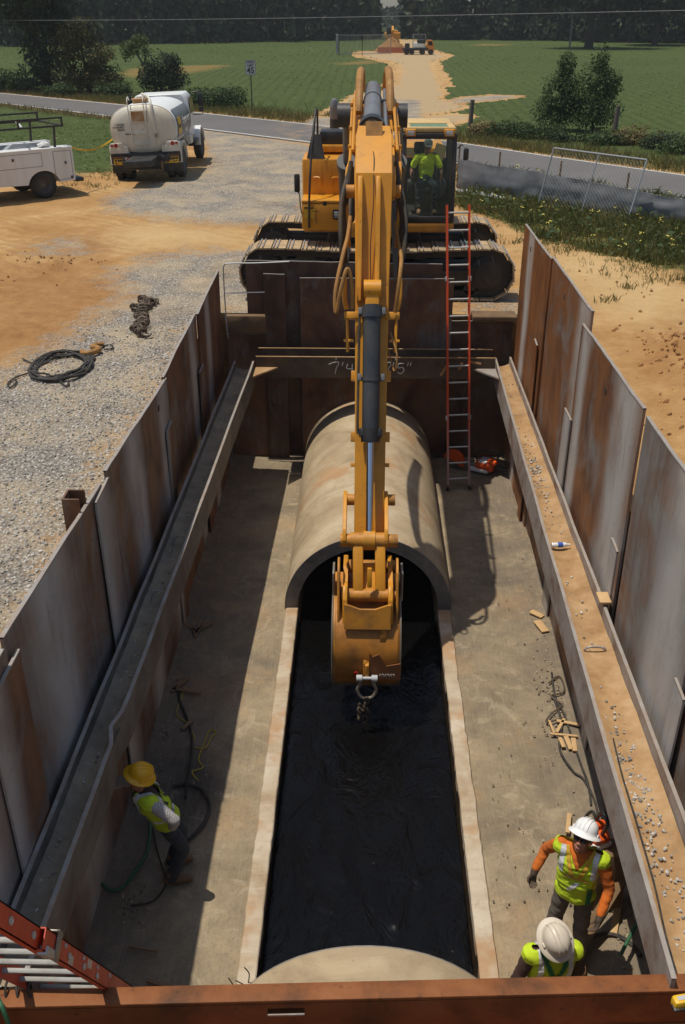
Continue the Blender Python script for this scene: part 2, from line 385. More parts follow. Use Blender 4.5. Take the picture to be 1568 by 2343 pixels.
RED = [gp([(1400, 790), (1480, 770), (1600, 755), (1600, 920), (1500, 880), (1440, 850)]), gp([(1450, 880), (1540, 900), (1600, 980), (1600, 1080), (1530, 1000)]), gp([(260, 1090), (390, 900), (470, 740), (455, 735), (350, 900), (230, 1090), (110, 1250), (10, 1420), (40, 1430), (140, 1270)]),
       gp([(95, 545), (200, 532), (280, 560), (240, 590), (110, 585)]), gp([(-50, 620), (200, 610), (340, 640), (200, 740), (90, 800), (-50, 830)])]
BB = lambda P: (min(p[0] for p in P) - 1, max(p[0] for p in P) + 1, min(p[1] for p in P) - 1, max(p[1] for p in P) + 1)
def zone(polys):
    return [(P, BB(P)) for P in polys]
ZG, ZV, ZT, ZBARE, ZN, ZR = map(zone, (GRAV, GRASS, TRACK, BARE, TAN, RED))
def hit0(z, p):
    for P, b in z:
        if b[0] < p[0] < b[1] and b[2] < p[1] < b[3] and inside(p, P): return 1.0
    return 0.0
hit = hit0
def groundz(x, y):
    h = 0
    d = abs(x) - 3.4
    if y < 42:
        near = max(0, min(1, max(d, y - 19.0, 1.0 - y) / 1.5)) if (abs(x) < 5) else 1
        h += near * (.05 * mn.noise(V((x * .5, y * .5, 0))) + .03 * mn.noise(V((x * 1.7, y * 1.7, 3))) + .012 * mn.noise(V((x * 5, y * 5, 9))))
        for cx, cy, rx, ry, hh in ((5.55, 15.3, .75, 1.5, .3), (6.6, 14.6, 1.1, 1.6, .42), (5.2, 12.2, .7, 1.2, .22), (-7.4, 21.9, 1.0, .75, .16), (-8.6, 22.2, 1.1, .5, .14)):
            q = ((x - cx) / rx) ** 2 + ((y - cy) / ry) ** 2
            if q < 6: h += hh * math.exp(-q) * (1 + .9 * mn.noise(V((x * 3, y * 3, 1))))
        # wheel ruts on the left haul road
        if x < -4 and 18 < y < 34:
            h += .05 * math.sin((x * .35 + y) * 2.2) * mn.noise(V((x * .25, y * .4, 7))) * 1.3
    yn = ynear(x); yf = yfar(x)
    if yn - 1.2 < y < yf + 1.2: h = -.012 + (0 if yn - .3 < y < yf + .3 else h * .3)
    elif y > yf + 1.2:
        h += .1 * mn.noise(V((x * .12, y * .12, 2)))
    if y > 150: h -= (y - 150) * .012
    return h
def steps(a, b, d): return [a + (b - a) * i / max(1, round((b - a) / d)) for i in range(max(1, round((b - a) / d)))]
HX, HY0, HY1 = 3.1, 1.4, 18.35
xs = steps(-400, -120, 25) + steps(-120, -50, 5) + steps(-50, -26, 1.5) + steps(-26, -14, .5) + steps(-14, -HX, .16) + steps(-HX, HX, .25) + steps(HX, 12, .16) + steps(12, 20, .5) + steps(20, 50, 1.5) + steps(50, 120, 5) + steps(120, 401, 25)
ys = steps(-30, HY0, 3) + steps(HY0, HY1, .16) + steps(HY1, 45, .19) + steps(45, 72, .4) + steps(72, 130, .9) + steps(130, 200, 2) + steps(200, 900, 25)
def ground():
    import array
    nx, ny = len(xs), len(ys)
    VV = []; Z1 = []; Z2 = []
    for y in ys:
        for x in xs:
            j = .35 if y < 45 else .3 if y < 80 else .4
            p = (x + j * mn.noise(V((x * .9 / j, y * .9 / j, 5))), y + j * mn.noise(V((x * .9 / j, y * .9 / j, 11))))
            sp = .6 if y < 45 else .5 if y < 75 else 1.2
            PP = [(p[0] + a_ * sp, p[1] + b_ * sp * 1.4) for a_, b_ in ((0, 0), (-1, -.4), (1, .4), (.4, -1), (-.4, 1))]
            hit = lambda z, p: sum(hit0(z, q) for q in PP) / 5
            VV.append((x, y, groundz(x, y)))
            yf = yfar(x); field = 1.0 if y > yf + 1.0 else 0.0
            t = hit(ZT, p); g = hit(ZG, p); b = hit(ZBARE, p); n = hit(ZN, p); r = hit(ZR, p)
            if field:
                veg = 0 if (t or g) else 1
                verge = max(0., min(1., 1 - (y - yf - 1.) / (5. + 2 * mn.noise(V((x * .2, y * .2, 0))))))
                t *= (1 - g); Z1.append((g, veg, t, 1)); Z2.append((max(verge, b), 0, 1, 1))
            else:
                veg = hit(ZV, p)
                dr = abs(y - ynear(x)); verge = max(0., 1 - dr / 2.2)
                right = x > 2
                Z1.append((g, veg, n, 1)); Z2.append((max(verge, .6 if right else 0) * veg, r, 0, 1))
    F = {'ground': [], 'gravel_area': [], 'crop_field': [], 'dirt_track': []}
    for j in range(ny - 1):
        for i in range(nx - 1):
            cx, cy = (xs[i] + xs[i + 1]) / 2, (ys[j] + ys[j + 1]) / 2
            if -HX < cx < HX and HY0 < cy < HY1: continue
            a = j * nx + i
            z1, z2 = Z1[a], Z2[a]
            k = 'gravel_area' if z1[0] > .5 else 'crop_field' if (z2[2] > .5 and z1[1] > .5) else 'dirt_track' if z2[2] > .5 else 'ground'
            F[k].append((a, a + 1, a + nx + 1, a + nx))
    for k, fs in F.items():
        used = sorted({i for f in fs for i in f}); mp = {u: i for i, u in enumerate(used)}
        me = bpy.data.meshes.new(k); me.from_pydata([VV[u] for u in used], [], [tuple(mp[i] for i in f) for f in fs])
        for nm, Z in (('zone', Z1), ('zone2', Z2)):
            at_ = me.color_attributes.new(nm, 'FLOAT_COLOR', 'POINT'); at_.data.foreach_set('color', array.array('f', [c for u in used for c in Z[u]]))
        me.shade_smooth(); me.materials.append(m_ground)
        o = bpy.data.objects.new(k, me); COL.objects.link(o); struct(o)
def groundmat():
    t = NT('site_ground'); P = t.co('World')
    a1 = t.n('SeparateColor', {0: t.n('Attribute', attribute_name='zone').outputs['Color']}).outputs
    a2 = t.n('SeparateColor', {0: t.n('Attribute', attribute_name='zone2').outputs['Color']}).outputs
    rag = t.math('SUBTRACT', t.noise(P, 2.3, 6, .65), .5); rag2 = t.math('SUBTRACT', t.noise(P, 9, 4, .65), .5)
    rag3 = t.math('SUBTRACT', t.noise(P, 24, 4, .7), .5); fy_ = t.n('MapRange', {'Value': t.n('SeparateXYZ', {0: P}).outputs[1], 'From Min': 38., 'From Max': 75., 'To Min': 1., 'To Max': .22}).outputs[0]
    rg = t.math('MULTIPLY', t.math('ADD', t.math('ADD', t.math('MULTIPLY', rag, .95), t.math('MULTIPLY', rag2, .7)), t.math('MULTIPLY', rag3, .5)), fy_)
    def mask(s, lo=.35, hi=.65): return t.ramp(t.math('ADD', s, rg), [(lo, 0), (hi, 1)])
    # bare earth
    n1 = t.noise(P, .55, 6, .6, .4); n2 = t.noise(P, 5, 6, .65); n3 = t.noise(P, 38, 4, .7)
    e = t.ramp(n1, [(.3, (.36, .19, .068)), (.5, (.47, .275, .112)), (.7, (.57, .375, .175))])
    e = t.mix(t.ramp(n2, [(.4, 0), (.75, .55)]), e, (.30, .155, .052))
    e = t.mix(t.math('MULTIPLY', t.ramp(n3, [(.5, 0), (.75, 1)]), .4), e, (.60, .44, .25))
    e = t.mix(t.math('MULTIPLY', mask(a1[2], .05, .95), .55), e, (.60, .43, .22))
    wv2 = t.n('TexWave', {'Vector': t.n('Mapping', {'Vector': P, 'Rotation': (0, 0, .55)}).outputs[0], 'Scale': .75, 'Distortion': 6.0, 'Detail': 3., 'Detail Scale': 1.6}, bands_direction='Y').outputs[0]
    rut = t.math('MULTIPLY', t.ramp(wv2, [(.35, 1), (.6, 0)]), t.math('MULTIPLY', t.ramp(t.noise(P, .28, 4), [(.40, 0), (.56, 1)]), t.n('MapRange', {'Value': t.n('SeparateXYZ', {0: P}).outputs[0], 'From Min': -2., 'From Max': -4.}).outputs[0]))
    e = t.mix(t.math('MULTIPLY', rut, .28), e, (.27, .145, .055))
    red = t.ramp(t.noise(P, 3, 6, .7), [(.3, (.23, .105, .038)), (.7, (.40, .205, .08))])
    e = t.mix(t.math('MULTIPLY', mask(a2[1], .05, .95), .75), e, red)
    # gravel: stones of two sizes
    vo = t.n('TexVoronoi', {'Vector': P, 'Scale': 24., 'Randomness': 1.}); vo2 = t.n('TexVoronoi', {'Vector': P, 'Scale': 50., 'Randomness': 1.})
    rnd = t.n('SeparateColor', {0: vo.outputs['Color']}).outputs[0]; rnd2 = t.n('SeparateColor', {0: vo2.outputs['Color']}).outputs[1]
    st = t.ramp(rnd, [(0, (.17, .16, .15)), (.35, (.33, .31, .28)), (.7, (.46, .42, .36)), (1, (.72, .68, .60))])
    st2 = t.ramp(rnd2, [(0, (.18, .17, .16)), (.5, (.37, .345, .31)), (1, (.60, .54, .45))])
    gv = t.mix(t.ramp(t.noise(P, 11, 4), [(.42, 0), (.55, 1)]), st, st2)
    gv = t.mix(t.ramp(t.noise(P, 5.5, 5, .7), [(.36, .55), (.52, 0)]), gv, t.mix(1, gv, (.5, .48, .46), 'MULTIPLY')); gv = t.mix(t.ramp(t.noise(P, 8, 5, .75), [(.55, 0), (.72, .6)]), gv, (.56, .52, .46))
    gap = t.ramp(vo.outputs['Distance'], [(.30, 0), (.62, .8)])
    gv = t.mix(gap, gv, (.15, .125, .10))
    dust = t.ramp(t.noise(P, .8, 6, .65, .5), [(.40, 0), (.66, .9)]); gv = t.mix(t.math('MULTIPLY', dust, .75), gv, (.50, .39, .25))
    dk = t.ramp(t.noise(P, .45, 5, .6, .6), [(.56, 0), (.74, .6)]); gv = t.mix(dk, gv, t.mix(1, gv, (.42, .40, .40), 'MULTIPLY'))
    # vegetation
    cell = t.n('TexVoronoi', {'Vector': P, 'Scale': 2.2}); rc = t.n('SeparateColor', {0: cell.outputs['Color']}).outputs[0]
    gr = t.ramp(t.noise(P, 1.6, 7, .7), [(.28, (.036, .054, .016)), (.5, (.062, .086, .024)), (.72, (.10, .125, .037))])
    gr = t.mix(t.math('MULTIPLY', rc, .35), gr, (.095, .13, .042))
    wv = t.n('TexWave', {'Vector': P, 'Scale': .42, 'Distortion': .4, 'Detail': 2.}, bands_direction='X').outputs[0]
    gr = t.mix(t.math('MULTIPLY', t.math('MULTIPLY', t.ramp(wv, [(.55, 0), (.9, 1)]), a2[2]), .35), gr, (.032, .05, .015))
    big = t.ramp(t.noise(P, .035, 5, .6), [(.4, 0), (.66, 1)]); gr = t.mix(t.math('MULTIPLY', big, .5), gr, (.085, .115, .034))
    dry = t.ramp(t.noise(P, 2.6, 6, .7), [(.3, (.15, .10, .032)), (.55, (.24, .17, .055)), (.8, (.09, .10, .026))])
    gr = t.mix(t.ramp(t.math('ADD', a2[0], t.math('MULTIPLY', rg, .6)), [(.25, 0), (.8, .9)]), gr, dry)
    col = t.mix(mask(a1[0], .22, .78), e, gv); col = t.mix(t.math('MULTIPLY', mask(a1[2], .4, .6), a2[2]), col, t.mix(n2, (.37, .255, .135), (.47, .355, .215)))
    vm = mask(a1[1]); col = t.mix(vm, col, gr)
    gm = mask(a1[0], .22, .78)
    h = t.mix(gm, t.math('ADD', t.math('ADD', t.math('MULTIPLY', n2, 1.3), t.math('MULTIPLY', n3, .45)), t.math('MULTIPLY', rut, -.35)), t.math('MULTIPLY', t.math('SUBTRACT', .8, vo.outputs['Distance']), .7))
    h = t.mix(vm, h, t.math('MULTIPLY', t.noise(P, 7, 6, .7), 2.2))
    t.bump(h, .85, .05); return t.fin(col, .95, 0, .12)
m_ground = groundmat()
ground()
# road with edge lines
def asphalt():
    t = NT('asphalt'); P = t.co('World'); n = t.noise(P, 90, 3, .7)
    c = t.ramp(n, [(.3, (.095, .089, .086)), (.7, (.158, .149, .143))])
    c = t.mix(t.ramp(t.noise(P, .35, 5, .6), [(.4, 0), (.7, .5)]), c, (.17, .16, .155))
    mud = t.n('MapRange', {'Value': t.math('ABSOLUTE', t.math('ADD', t.n('SeparateXYZ', {0: P}).outputs[0], 2.0)), 'From Min': 3.2, 'From Max': .5}).outputs[0]
    c = t.mix(t.math('MULTIPLY', mud, t.ramp(t.noise(P, 1.3, 6, .7), [(.45, 0), (.62, .85)])), c, (.33, .225, .13))
    t.bump(n, .3, .01); return t.fin(c, .85, 0, .25)
m_asph = asphalt()
def strip(name, f0, f1, z, m, x0=-260, x1=160, thick=.0):
    b = MB(); prev = None
    X = [x0, -120, -70, -45] + [-30 + i * .7 for i in range(75)] + [24, 35, 60, 100, x1]
    for x in X:
        c = (b.v((x, f0(x), z)), b.v((x, f1(x), z)))
        if prev: b.b.faces.new((prev[0], c[0], c[1], prev[1]))
        prev = c
    return b.build(name, m, ang=0)
nl = lambda x: rk * x + rb
fl = lambda x: rk2 * x + rb2
struct(strip('road', lambda x: ynear(x) - .25, lambda x: yfar(x) + .3, .012, m_asph))
for f in (ynear, yfar):
    struct(strip('road_edge_line', lambda x: f(x) - .02, lambda x: f(x) + .15, .018, m_asph_line))
# ------------------------------------------------------------------ trench
def concfloor():
    t = NT('trench_floor_concrete'); P = t.co('World')
    n = t.noise(P, 1.1, 7, .62, .5); n2 = t.noise(P, 7, 6, .7); n3 = t.noise(P, 45, 4, .7)
    c = t.ramp(n, [(.28, (.145, .114, .077)), (.5, (.275, .213, .135)), (.75, (.40, .31, .192))])
    c = t.mix(t.ramp(n2, [(.45, 0), (.8, .6)]), c, (.19, .155, .108))
    c = t.mix(t.ramp(t.noise(P, .7, 4, .6), [(.52, 0), (.68, .6)]), c, (.38, .235, .115))
    wet = t.ramp(t.noise(t.n('Mapping', {'Vector': P, 'Location': (3, 1.5, 0)}).outputs[0], .5, 5, .6, .8), [(.56, 0), (.66, 1)])
    c = t.mix(t.math('MULTIPLY', wet, .45), c, (.10, .085, .07))
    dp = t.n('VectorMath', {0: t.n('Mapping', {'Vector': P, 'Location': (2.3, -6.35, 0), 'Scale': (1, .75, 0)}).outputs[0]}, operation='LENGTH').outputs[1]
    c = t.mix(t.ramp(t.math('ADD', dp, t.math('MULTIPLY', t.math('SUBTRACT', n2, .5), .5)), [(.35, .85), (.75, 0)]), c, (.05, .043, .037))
    crk = t.n('TexVoronoi', {'Vector': t.n('Mapping', {'Vector': P, 'Scale': (1, .6, 1)}).outputs[0], 'Scale': .55}, feature='DISTANCE_TO_EDGE').outputs[0]
    c = t.mix(t.ramp(t.math('ADD', crk, t.math('MULTIPLY', t.math('SUBTRACT', n2, .5), .03)), [(.0, .25), (.006, 0)]), c, (.12, .10, .08))
    c = t.mix(t.math('MULTIPLY', t.ramp(t.noise(P, 26, 6, .75), [(.50, 0), (.68, 1)]), .45), c, (.12, .10, .08))
    c = t.mix(t.math('MULTIPLY', t.ramp(t.noise(P, 3.6, 7, .72, .8), [(.56, 0), (.64, 1)]), .40), c, (.46, .37, .25))
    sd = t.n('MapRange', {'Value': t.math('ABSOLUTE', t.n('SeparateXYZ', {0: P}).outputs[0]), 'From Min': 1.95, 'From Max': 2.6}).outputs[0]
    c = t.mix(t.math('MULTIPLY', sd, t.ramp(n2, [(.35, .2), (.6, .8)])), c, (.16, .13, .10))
    mp = t.n('Mapping', {'Vector': P, 'Scale': (30, 1.2, 1)}).outputs[0]
    c = t.mix(t.math('MULTIPLY', t.ramp(t.noise(mp, 2, 3), [(.5, 0), (.75, 1)]), .22), c, (.42, .37, .29))
    t.bump(t.math('ADD', n2, t.math('MULTIPLY', n3, .4)), .55, .025)
    return t.fin(c, t.math('SUBTRACT', .85, t.math('MULTIPLY', wet, .25)), 0, .3)
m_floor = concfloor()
def concpipe(name, c1, c2, c3, rl=.57):
    t = NT(name); P = t.co('World')
    n = t.noise(P, 1.3, 7, .6, .6); n2 = t.noise(P, 9, 6, .7)
    ring = t.noise(t.n('Mapping', {'Vector': P, 'Scale': (.35, 3.5, .35)}).outputs[0], 1.4, 4)
    c = t.ramp(n, [(.28, c1), (.5, c2), (.72, c3)])
    c = t.mix(t.ramp(ring, [(.5, 0), (.72, .55)]), c, c1)
    c = t.mix(t.ramp(n2, [(.55, 0), (.8, .5)]), c, (.16, .125, .085))
    sc_ = t.noise(t.n('Mapping', {'Vector': P, 'Rotation': (0, 0, .5), 'Scale': (1.5, 14, 3)}).outputs[0], 2.2, 5, .7)
    c = t.mix(t.ramp(sc_, [(.60, 0), (.72, .5)]), c, sc3(c3, 1.12)); c = t.mix(t.ramp(t.noise(P, 30, 4, .7), [(.62, 0), (.70, .55)]), c, sc3(c1, .45))
    c = t.mix(t.ramp(t.noise(P, .9, 4, .7), [(rl, 0), (rl + .1, .7)]), c, (.40, .22, .10))
    t.bump(n2, .3, .02); return t.fin(c, .85, 0, .25)
m_pipe = concpipe('concrete_pipe', (.29, .215, .135), (.43, .335, .215), (.53, .44, .31))
m_pipe_old = concpipe('old_cut_concrete', (.30, .20, .115), (.47, .385, .28), (.58, .51, .41), .51)
def pipeend():
    t = NT('pipe_cut_face'); P = t.co('World'); c = t.ramp(t.noise(P, 6, 6, .65), [(.3, (.15, .14, .13)), (.7, (.27, .25, .23))]); t.bump(t.noise(P, 25, 4), .4, .02); return t.fin(c, .9, 0, .2)
m_pend = pipeend()
def watermat():
    t = NT('dark_water'); P = t.co('World')
    mp = t.n('Mapping', {'Vector': P, 'Scale': (1, .55, 1)}).outputs[0]
    n = t.noise(mp, 2.3, 5, .55, 1.6); n2 = t.noise(P, 9, 4, .6, .8)
    t.bump(t.math('ADD', n, t.math('MULTIPLY', n2, .20)), .62, .11)
    return t.fin((.0035, .0033, .0034), .04, 0, .22)
m_water = watermat()
def earth():
    t = NT('trench_earth'); P = t.co('World'); c = t.ramp(t.noise(P, 3, 7, .65), [(.3, (.16, .08, .03)), (.6, (.33, .18, .07)), (.8, (.42, .26, .12))])
    t.bump(t.noise(P, 8, 6, .7), .8, .06); return t.fin(c, .95, 0, .1)
m_earth = earth()
FZ = -2.9
RO, RI = 1.285, 1.085
b = MB()
b.f((-HX, HY0, .02), (-HX, HY1, .02), (-HX, HY1, FZ - .02), (-HX, HY0, FZ - .02)); b.f((HX, HY0, .02), (HX, HY1, .02), (HX, HY1, FZ - .02), (HX, HY0, FZ - .02))
b.f((-HX, HY1, .02), (HX, HY1, .02), (HX, HY1, FZ - .02), (-HX, HY1, FZ - .02)); b.f((-HX, HY0, .02), (HX, HY0, .02), (HX, HY0, -4.6), (-HX, HY0, -4.6))
struct(b.build('trench_earth_wall', m_earth, ang=0))
def floor():
    b = MB()
    for s in (-1, 1):
        N = 14; M = 90
        X = [s * (RO - .03 + (HX - RO + .03) * i / N) for i in range(N + 1)]; Y = [HY0 + (HY1 - HY0) * j / M for j in range(M + 1)]
        g = [[b.v((x, y, FZ + .012 * mn.noise(V((x * 2.2, y * 1.4, 0))) + (.05 * max(0, (abs(x) - 2.3) / .5) * (1 + mn.noise(V((x * 5, y * 3, 4))))))) for y in Y] for x in X]
        for i in range(N):
            for j in range(M): b.b.faces.new((g[i][j], g[i + 1][j], g[i + 1][j + 1], g[i][j + 1]))
    return b.build('trench_floor', m_floor, ang=60)
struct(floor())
def pipe(name, y0, y1, m, a0, a1, n, label, rag=0, em=None):
    """concrete pipe shell between the angles a0..a1 (0 = right, 90 = crown)"""
    t = thing(name, label, 'pipe', (0, (y0 + y1) / 2, FZ - RO))
    full = abs(a1 - a0) >= 360
    N = n; L = max(2, int((y1 - y0) / .35))
    A = [R(a0 + (a1 - a0) * i / N) for i in range(N if full else N + 1)]
    b = MB(); Y = [y0 + (y1 - y0) * j / L for j in range(L + 1)]
    def P(r, a, y): return (r * math.cos(a), y, FZ + r * math.sin(a))
    o = [[b.v(P(RO + .004 * mn.noise(V((a * 3, y * 2, 0))), a, y)) for a in A] for y in Y]; q = [[b.v(P(RI, a, y)) for a in A] for y in Y]
    K = len(A)
    for j in range(L):
        for i in range(K if full else K - 1):
            k = (i + 1) % K
            b.b.faces.new((o[j][i], o[j][k], o[j + 1][k], o[j + 1][i])); b.b.faces.new((q[j][i], q[j + 1][i], q[j + 1][k], q[j][k]))
    if not full:
        for i in (0, K - 1):
            for j in range(L): b.b.faces.new((o[j][i], o[j + 1][i], q[j + 1][i], q[j][i]))
    b.build('pipe_shell' if full else 'pipe_half', m, t, 50)
    if em:
        for yy, sgn in ((y0, -1), (y1, 1)):
            e = MB()
            jo = [mn.noise(V((i * .7, yy, 3))) * rag for i in range(K)]
            ro = [e.v(P(RO, a, yy)) for a in A]; ri = [e.v(P(RI + .0 + abs(jo[i]) * .0, a, yy)) for i, a in enumerate(A)]
            for i in range(K if full else K - 1):
                k = (i + 1) % K; e.b.faces.new((ro[i], ro[k], ri[k], ri[i]))
            # a thin lip so that the cut face stands proud of the shell end
            r0 = bmesh.ops.extrude_face_region(e.b, geom=e.b.faces[:]); bmesh.ops.translate(e.b, vec=(0, sgn * .012, 0), verts=[x for x in r0['geom'] if isinstance(x, bmesh.types.BMVert)])
            e.build('cut_face', em, t, 40)
    return t
pipe('concrete_pipe', 12.42, 18.3, m_pipe, 0, 360, 64, 'large tan concrete pipe behind the bucket, running under the far end of the trench', .02, m_pend)
pipe('concrete_pipe', 1.45, 5.42, m_pipe, 0, 360, 64, 'tan concrete pipe at the near end of the trench, only its arch top showing', .02, m_pend)
def channel():
    t = thing('pipe_channel', 'old concrete pipe with its top half cut away, carrying dark water along the trench', 'pipe channel', (0, 8.9, FZ - RO))
    b = MB(); L = 70; Y = [5.44 + (12.39 - 5.44) * j / L for j in range(L + 1)]; A = [R(180 + 180 * i / 30) for i in range(31)]
    o = [[b.v((RO * math.cos(a), y, FZ + RO * math.sin(a) + .004)) for a in A] for y in Y]
    q = [[b.v(((RI + .02 * mn.noise(V((y * 3, a * 2, 1)))) * math.cos(a), y, FZ + RI * math.sin(a) + .004)) for a in A] for y in Y]
    for j in range(L):
        for i in range(30): b.b.faces.new((q[j][i], q[j + 1][i], q[j + 1][i + 1], q[j][i + 1]))
    b.build('channel_wall', m_wetwall, t, 50)
    for s in (-1, 1):      # the sawn rims left standing
        b = MB(); rr = []
        for j, y in enumerate(Y):
            wv = .012 * mn.noise(V((y * 2.2, s * 5, 2))) + .014 * mn.noise(V((y * 9, s * 5, 2)))
            x0 = s * (RI - .01 + wv * .6); x1 = s * (RO - .02 + wv); z1 = FZ + .028 + .012 * mn.noise(V((y * 1.5, s, 8)))
            rr.append([V((x0, y, FZ - .12)), V((x0, y, z1 - .01)), V((x0 + s * .012, y, z1)), V((x1 - s * .012, y, z1 - .004)), V((x1, y, z1 - .02)), V((x1, y, FZ - .12))])
        b.loft(rr); b.build('sawn_rim', m_pipe_old, t, 40)
def wetwall():
    t = NT('wet_pipe_wall'); P = t.co('World'); c = t.ramp(t.noise(P, 5, 6, .7), [(.35, (.012, .009, .007)), (.7, (.05, .03, .014))]); t.bump(t.noise(P, 20, 5), .5, .02); return t.fin(c, .5, 0, .4)
m_wetwall = wetwall()
channel()
b = MB(); NX, NY = 30, 180
g = [[b.v((-1.04 + 2.08 * i / NX, 1.5 + 16.7 * j / NY, FZ - .2 + .012 * mn.noise(V((i * .35, j * .3, 0))))) for j in range(NY + 1)] for i in range(NX + 1)]
for i in range(NX):
    for j in range(NY): b.b.faces.new((g[i][j], g[i + 1][j], g[i + 1][j + 1], g[i][j + 1]))
struct(b.build('water', m_water, ang=180))
# ------------------------------------------------------------------ steel sheets along both sides
SHL = 'steel sheets lining the trench'
def sheet(label, p0, p1, zt0, zt1, zb, th, m, hole=None, slant=0):
    "vertical sheet from plan point p0 to p1, top heights zt0 / zt1"
    p0, p1 = V((*p0, 0)), V((*p1, 0)); d = (p1 - p0); L = d.length; d.normalize()
    b = MB(); N = 14; rows = 10; nrm = V((0, 0, 1)).cross(d)
    rg = random.random() * 50
    def pt(i, j, side):
        f = i / N; zt = zt0 + (zt1 - zt0) * f
        z = zb + (zt - zb) * j / rows
        w = .018 * mn.noise(V((rg + f * L * .8, z * .5, 0)))
        q = p0 + d * (L * f + slant * j / rows) + nrm * (w + side * th / 2); q.z = z
        if j == rows: q.z += .01 * mn.noise(V((rg + f * L * 3, 0, 0)))
        return q
    S = [[[b.v(pt(i, j, s)) for j in range(rows + 1)] for i in range(N + 1)] for s in (-1, 1)]
    for k in (0, 1):
        for i in range(N):
            for j in range(rows): b.b.faces.new((S[k][i][j], S[k][i + 1][j], S[k][i + 1][j + 1], S[k][i][j + 1]))
    for i in range(N):
        for j in (0, rows): b.b.faces.new((S[0][i][j], S[0][i + 1][j], S[1][i + 1][j], S[1][i][j]))
    for j in range(rows):
        for i in (0, N): b.b.faces.new((S[0][i][j], S[0][i][j + 1], S[1][i][j + 1], S[1][i][j]))
    bmesh.ops.recalc_face_normals(b.b, faces=b.b.faces[:])
    o = b.build('steel_sheet', m, ang=30)
    # origin at middle of the sheet so that the streak follows it
    tag(o, label, 'steel sheet', SHL)
    e = MB(); k = .003; rr = []
    for i in range(N + 1):
        a_, c_ = pt(i, rows, -1), pt(i, rows, 1); a_.z = c_.z = max(a_.z, c_.z); w_ = (c_ - a_).normalized() * k
        rr.append([a_ - w_ - V((0, 0, .012)), c_ + w_ - V((0, 0, .012)), c_ + w_ + V((0, 0, k)), a_ - w_ + V((0, 0, k))])
    e.loft(rr); e.build('worn_edge', m_edge, o, 30)
    if hole:
        f, z = hole; c = p0 + d * (L * f); c.z = z
        h = MB(); h.cyl(c - nrm * (th / 2 + .004), c + nrm * (th / 2 + .004), .045, n=14); h.build('lifting_hole', m_hole, o)
    return o
m_edge = paint('bare_steel_edge', (.34, .31, .28), .55, .2, .25, 8, (.26, .15, .08), .65, 5)
m_hole = paint('hole_dark', (.05, .03, .02), .9)
XL, XR = -2.78, 2.76

hz_m = bpy.data.materials.new('haze_air'); hz_m.use_nodes = True; _n = hz_m.node_tree; _n.nodes.clear(); _o = _n.nodes.new('ShaderNodeOutputMaterial'); _v = _n.nodes.new('ShaderNodeVolumePrincipled')
_v.inputs['Color'].default_value = (.86, .90, .95, 1); _v.inputs['Density'].default_value = .00038; _v.inputs['Anisotropy'].default_value = .2; _n.links.new(_v.outputs[0], _o.inputs['Volume'])
b = MB(); b.box((0, 420, 5), (1100, 1000, 42)); hz = b.build('haze', hz_m, ang=0); struct(hz, 'stuff')
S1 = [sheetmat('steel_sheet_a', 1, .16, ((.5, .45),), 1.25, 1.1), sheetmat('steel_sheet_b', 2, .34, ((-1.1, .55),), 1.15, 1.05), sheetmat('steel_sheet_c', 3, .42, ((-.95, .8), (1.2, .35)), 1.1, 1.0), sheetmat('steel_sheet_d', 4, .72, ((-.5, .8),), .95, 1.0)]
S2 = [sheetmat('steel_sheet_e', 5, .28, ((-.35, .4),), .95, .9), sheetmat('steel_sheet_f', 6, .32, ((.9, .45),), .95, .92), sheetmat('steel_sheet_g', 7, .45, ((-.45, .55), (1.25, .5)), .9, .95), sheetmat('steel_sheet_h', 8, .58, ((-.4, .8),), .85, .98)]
m_grey = sheetmat('grey_steel_strip', 9, 1.0, ((0, .3),), .7)
m_dkrust = sheetmat('dark_rust_sheet', 11, .35, (), .9, .85)
m_dkrust2 = sheetmat('dark_rust_sheet_two', 12, .35, (), .8, .62)
ZB = FZ - .03
def yl(u, v): return at(u, v, x=XL)
def yr(u, v): return at(u, v, x=XR)
# right side, far to near
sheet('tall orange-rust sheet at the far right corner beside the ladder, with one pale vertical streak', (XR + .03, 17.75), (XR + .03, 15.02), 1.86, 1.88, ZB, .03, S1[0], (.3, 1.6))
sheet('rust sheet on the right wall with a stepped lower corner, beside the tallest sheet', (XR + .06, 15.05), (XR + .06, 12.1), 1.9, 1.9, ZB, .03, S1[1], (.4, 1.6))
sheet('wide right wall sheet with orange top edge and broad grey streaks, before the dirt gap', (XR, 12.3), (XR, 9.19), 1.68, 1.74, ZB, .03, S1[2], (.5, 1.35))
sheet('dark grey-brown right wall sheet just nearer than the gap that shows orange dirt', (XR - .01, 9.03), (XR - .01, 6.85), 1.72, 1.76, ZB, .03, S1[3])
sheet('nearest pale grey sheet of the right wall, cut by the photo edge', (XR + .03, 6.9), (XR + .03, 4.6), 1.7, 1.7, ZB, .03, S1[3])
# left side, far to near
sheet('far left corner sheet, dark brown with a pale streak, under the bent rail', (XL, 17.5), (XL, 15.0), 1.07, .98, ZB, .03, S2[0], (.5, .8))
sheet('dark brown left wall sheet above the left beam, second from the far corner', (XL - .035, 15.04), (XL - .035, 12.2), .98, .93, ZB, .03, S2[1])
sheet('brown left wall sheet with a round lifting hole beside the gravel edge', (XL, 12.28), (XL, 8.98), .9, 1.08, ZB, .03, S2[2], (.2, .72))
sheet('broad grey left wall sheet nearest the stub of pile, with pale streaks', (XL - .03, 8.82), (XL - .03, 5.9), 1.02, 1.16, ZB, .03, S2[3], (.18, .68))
sheet('nearest left wall sheet, cut by the photo edge above the orange ladder', (XL - .01, 5.8), (XL - .01, 4.5), 1.12, 1.15, ZB, .03, S2[3])
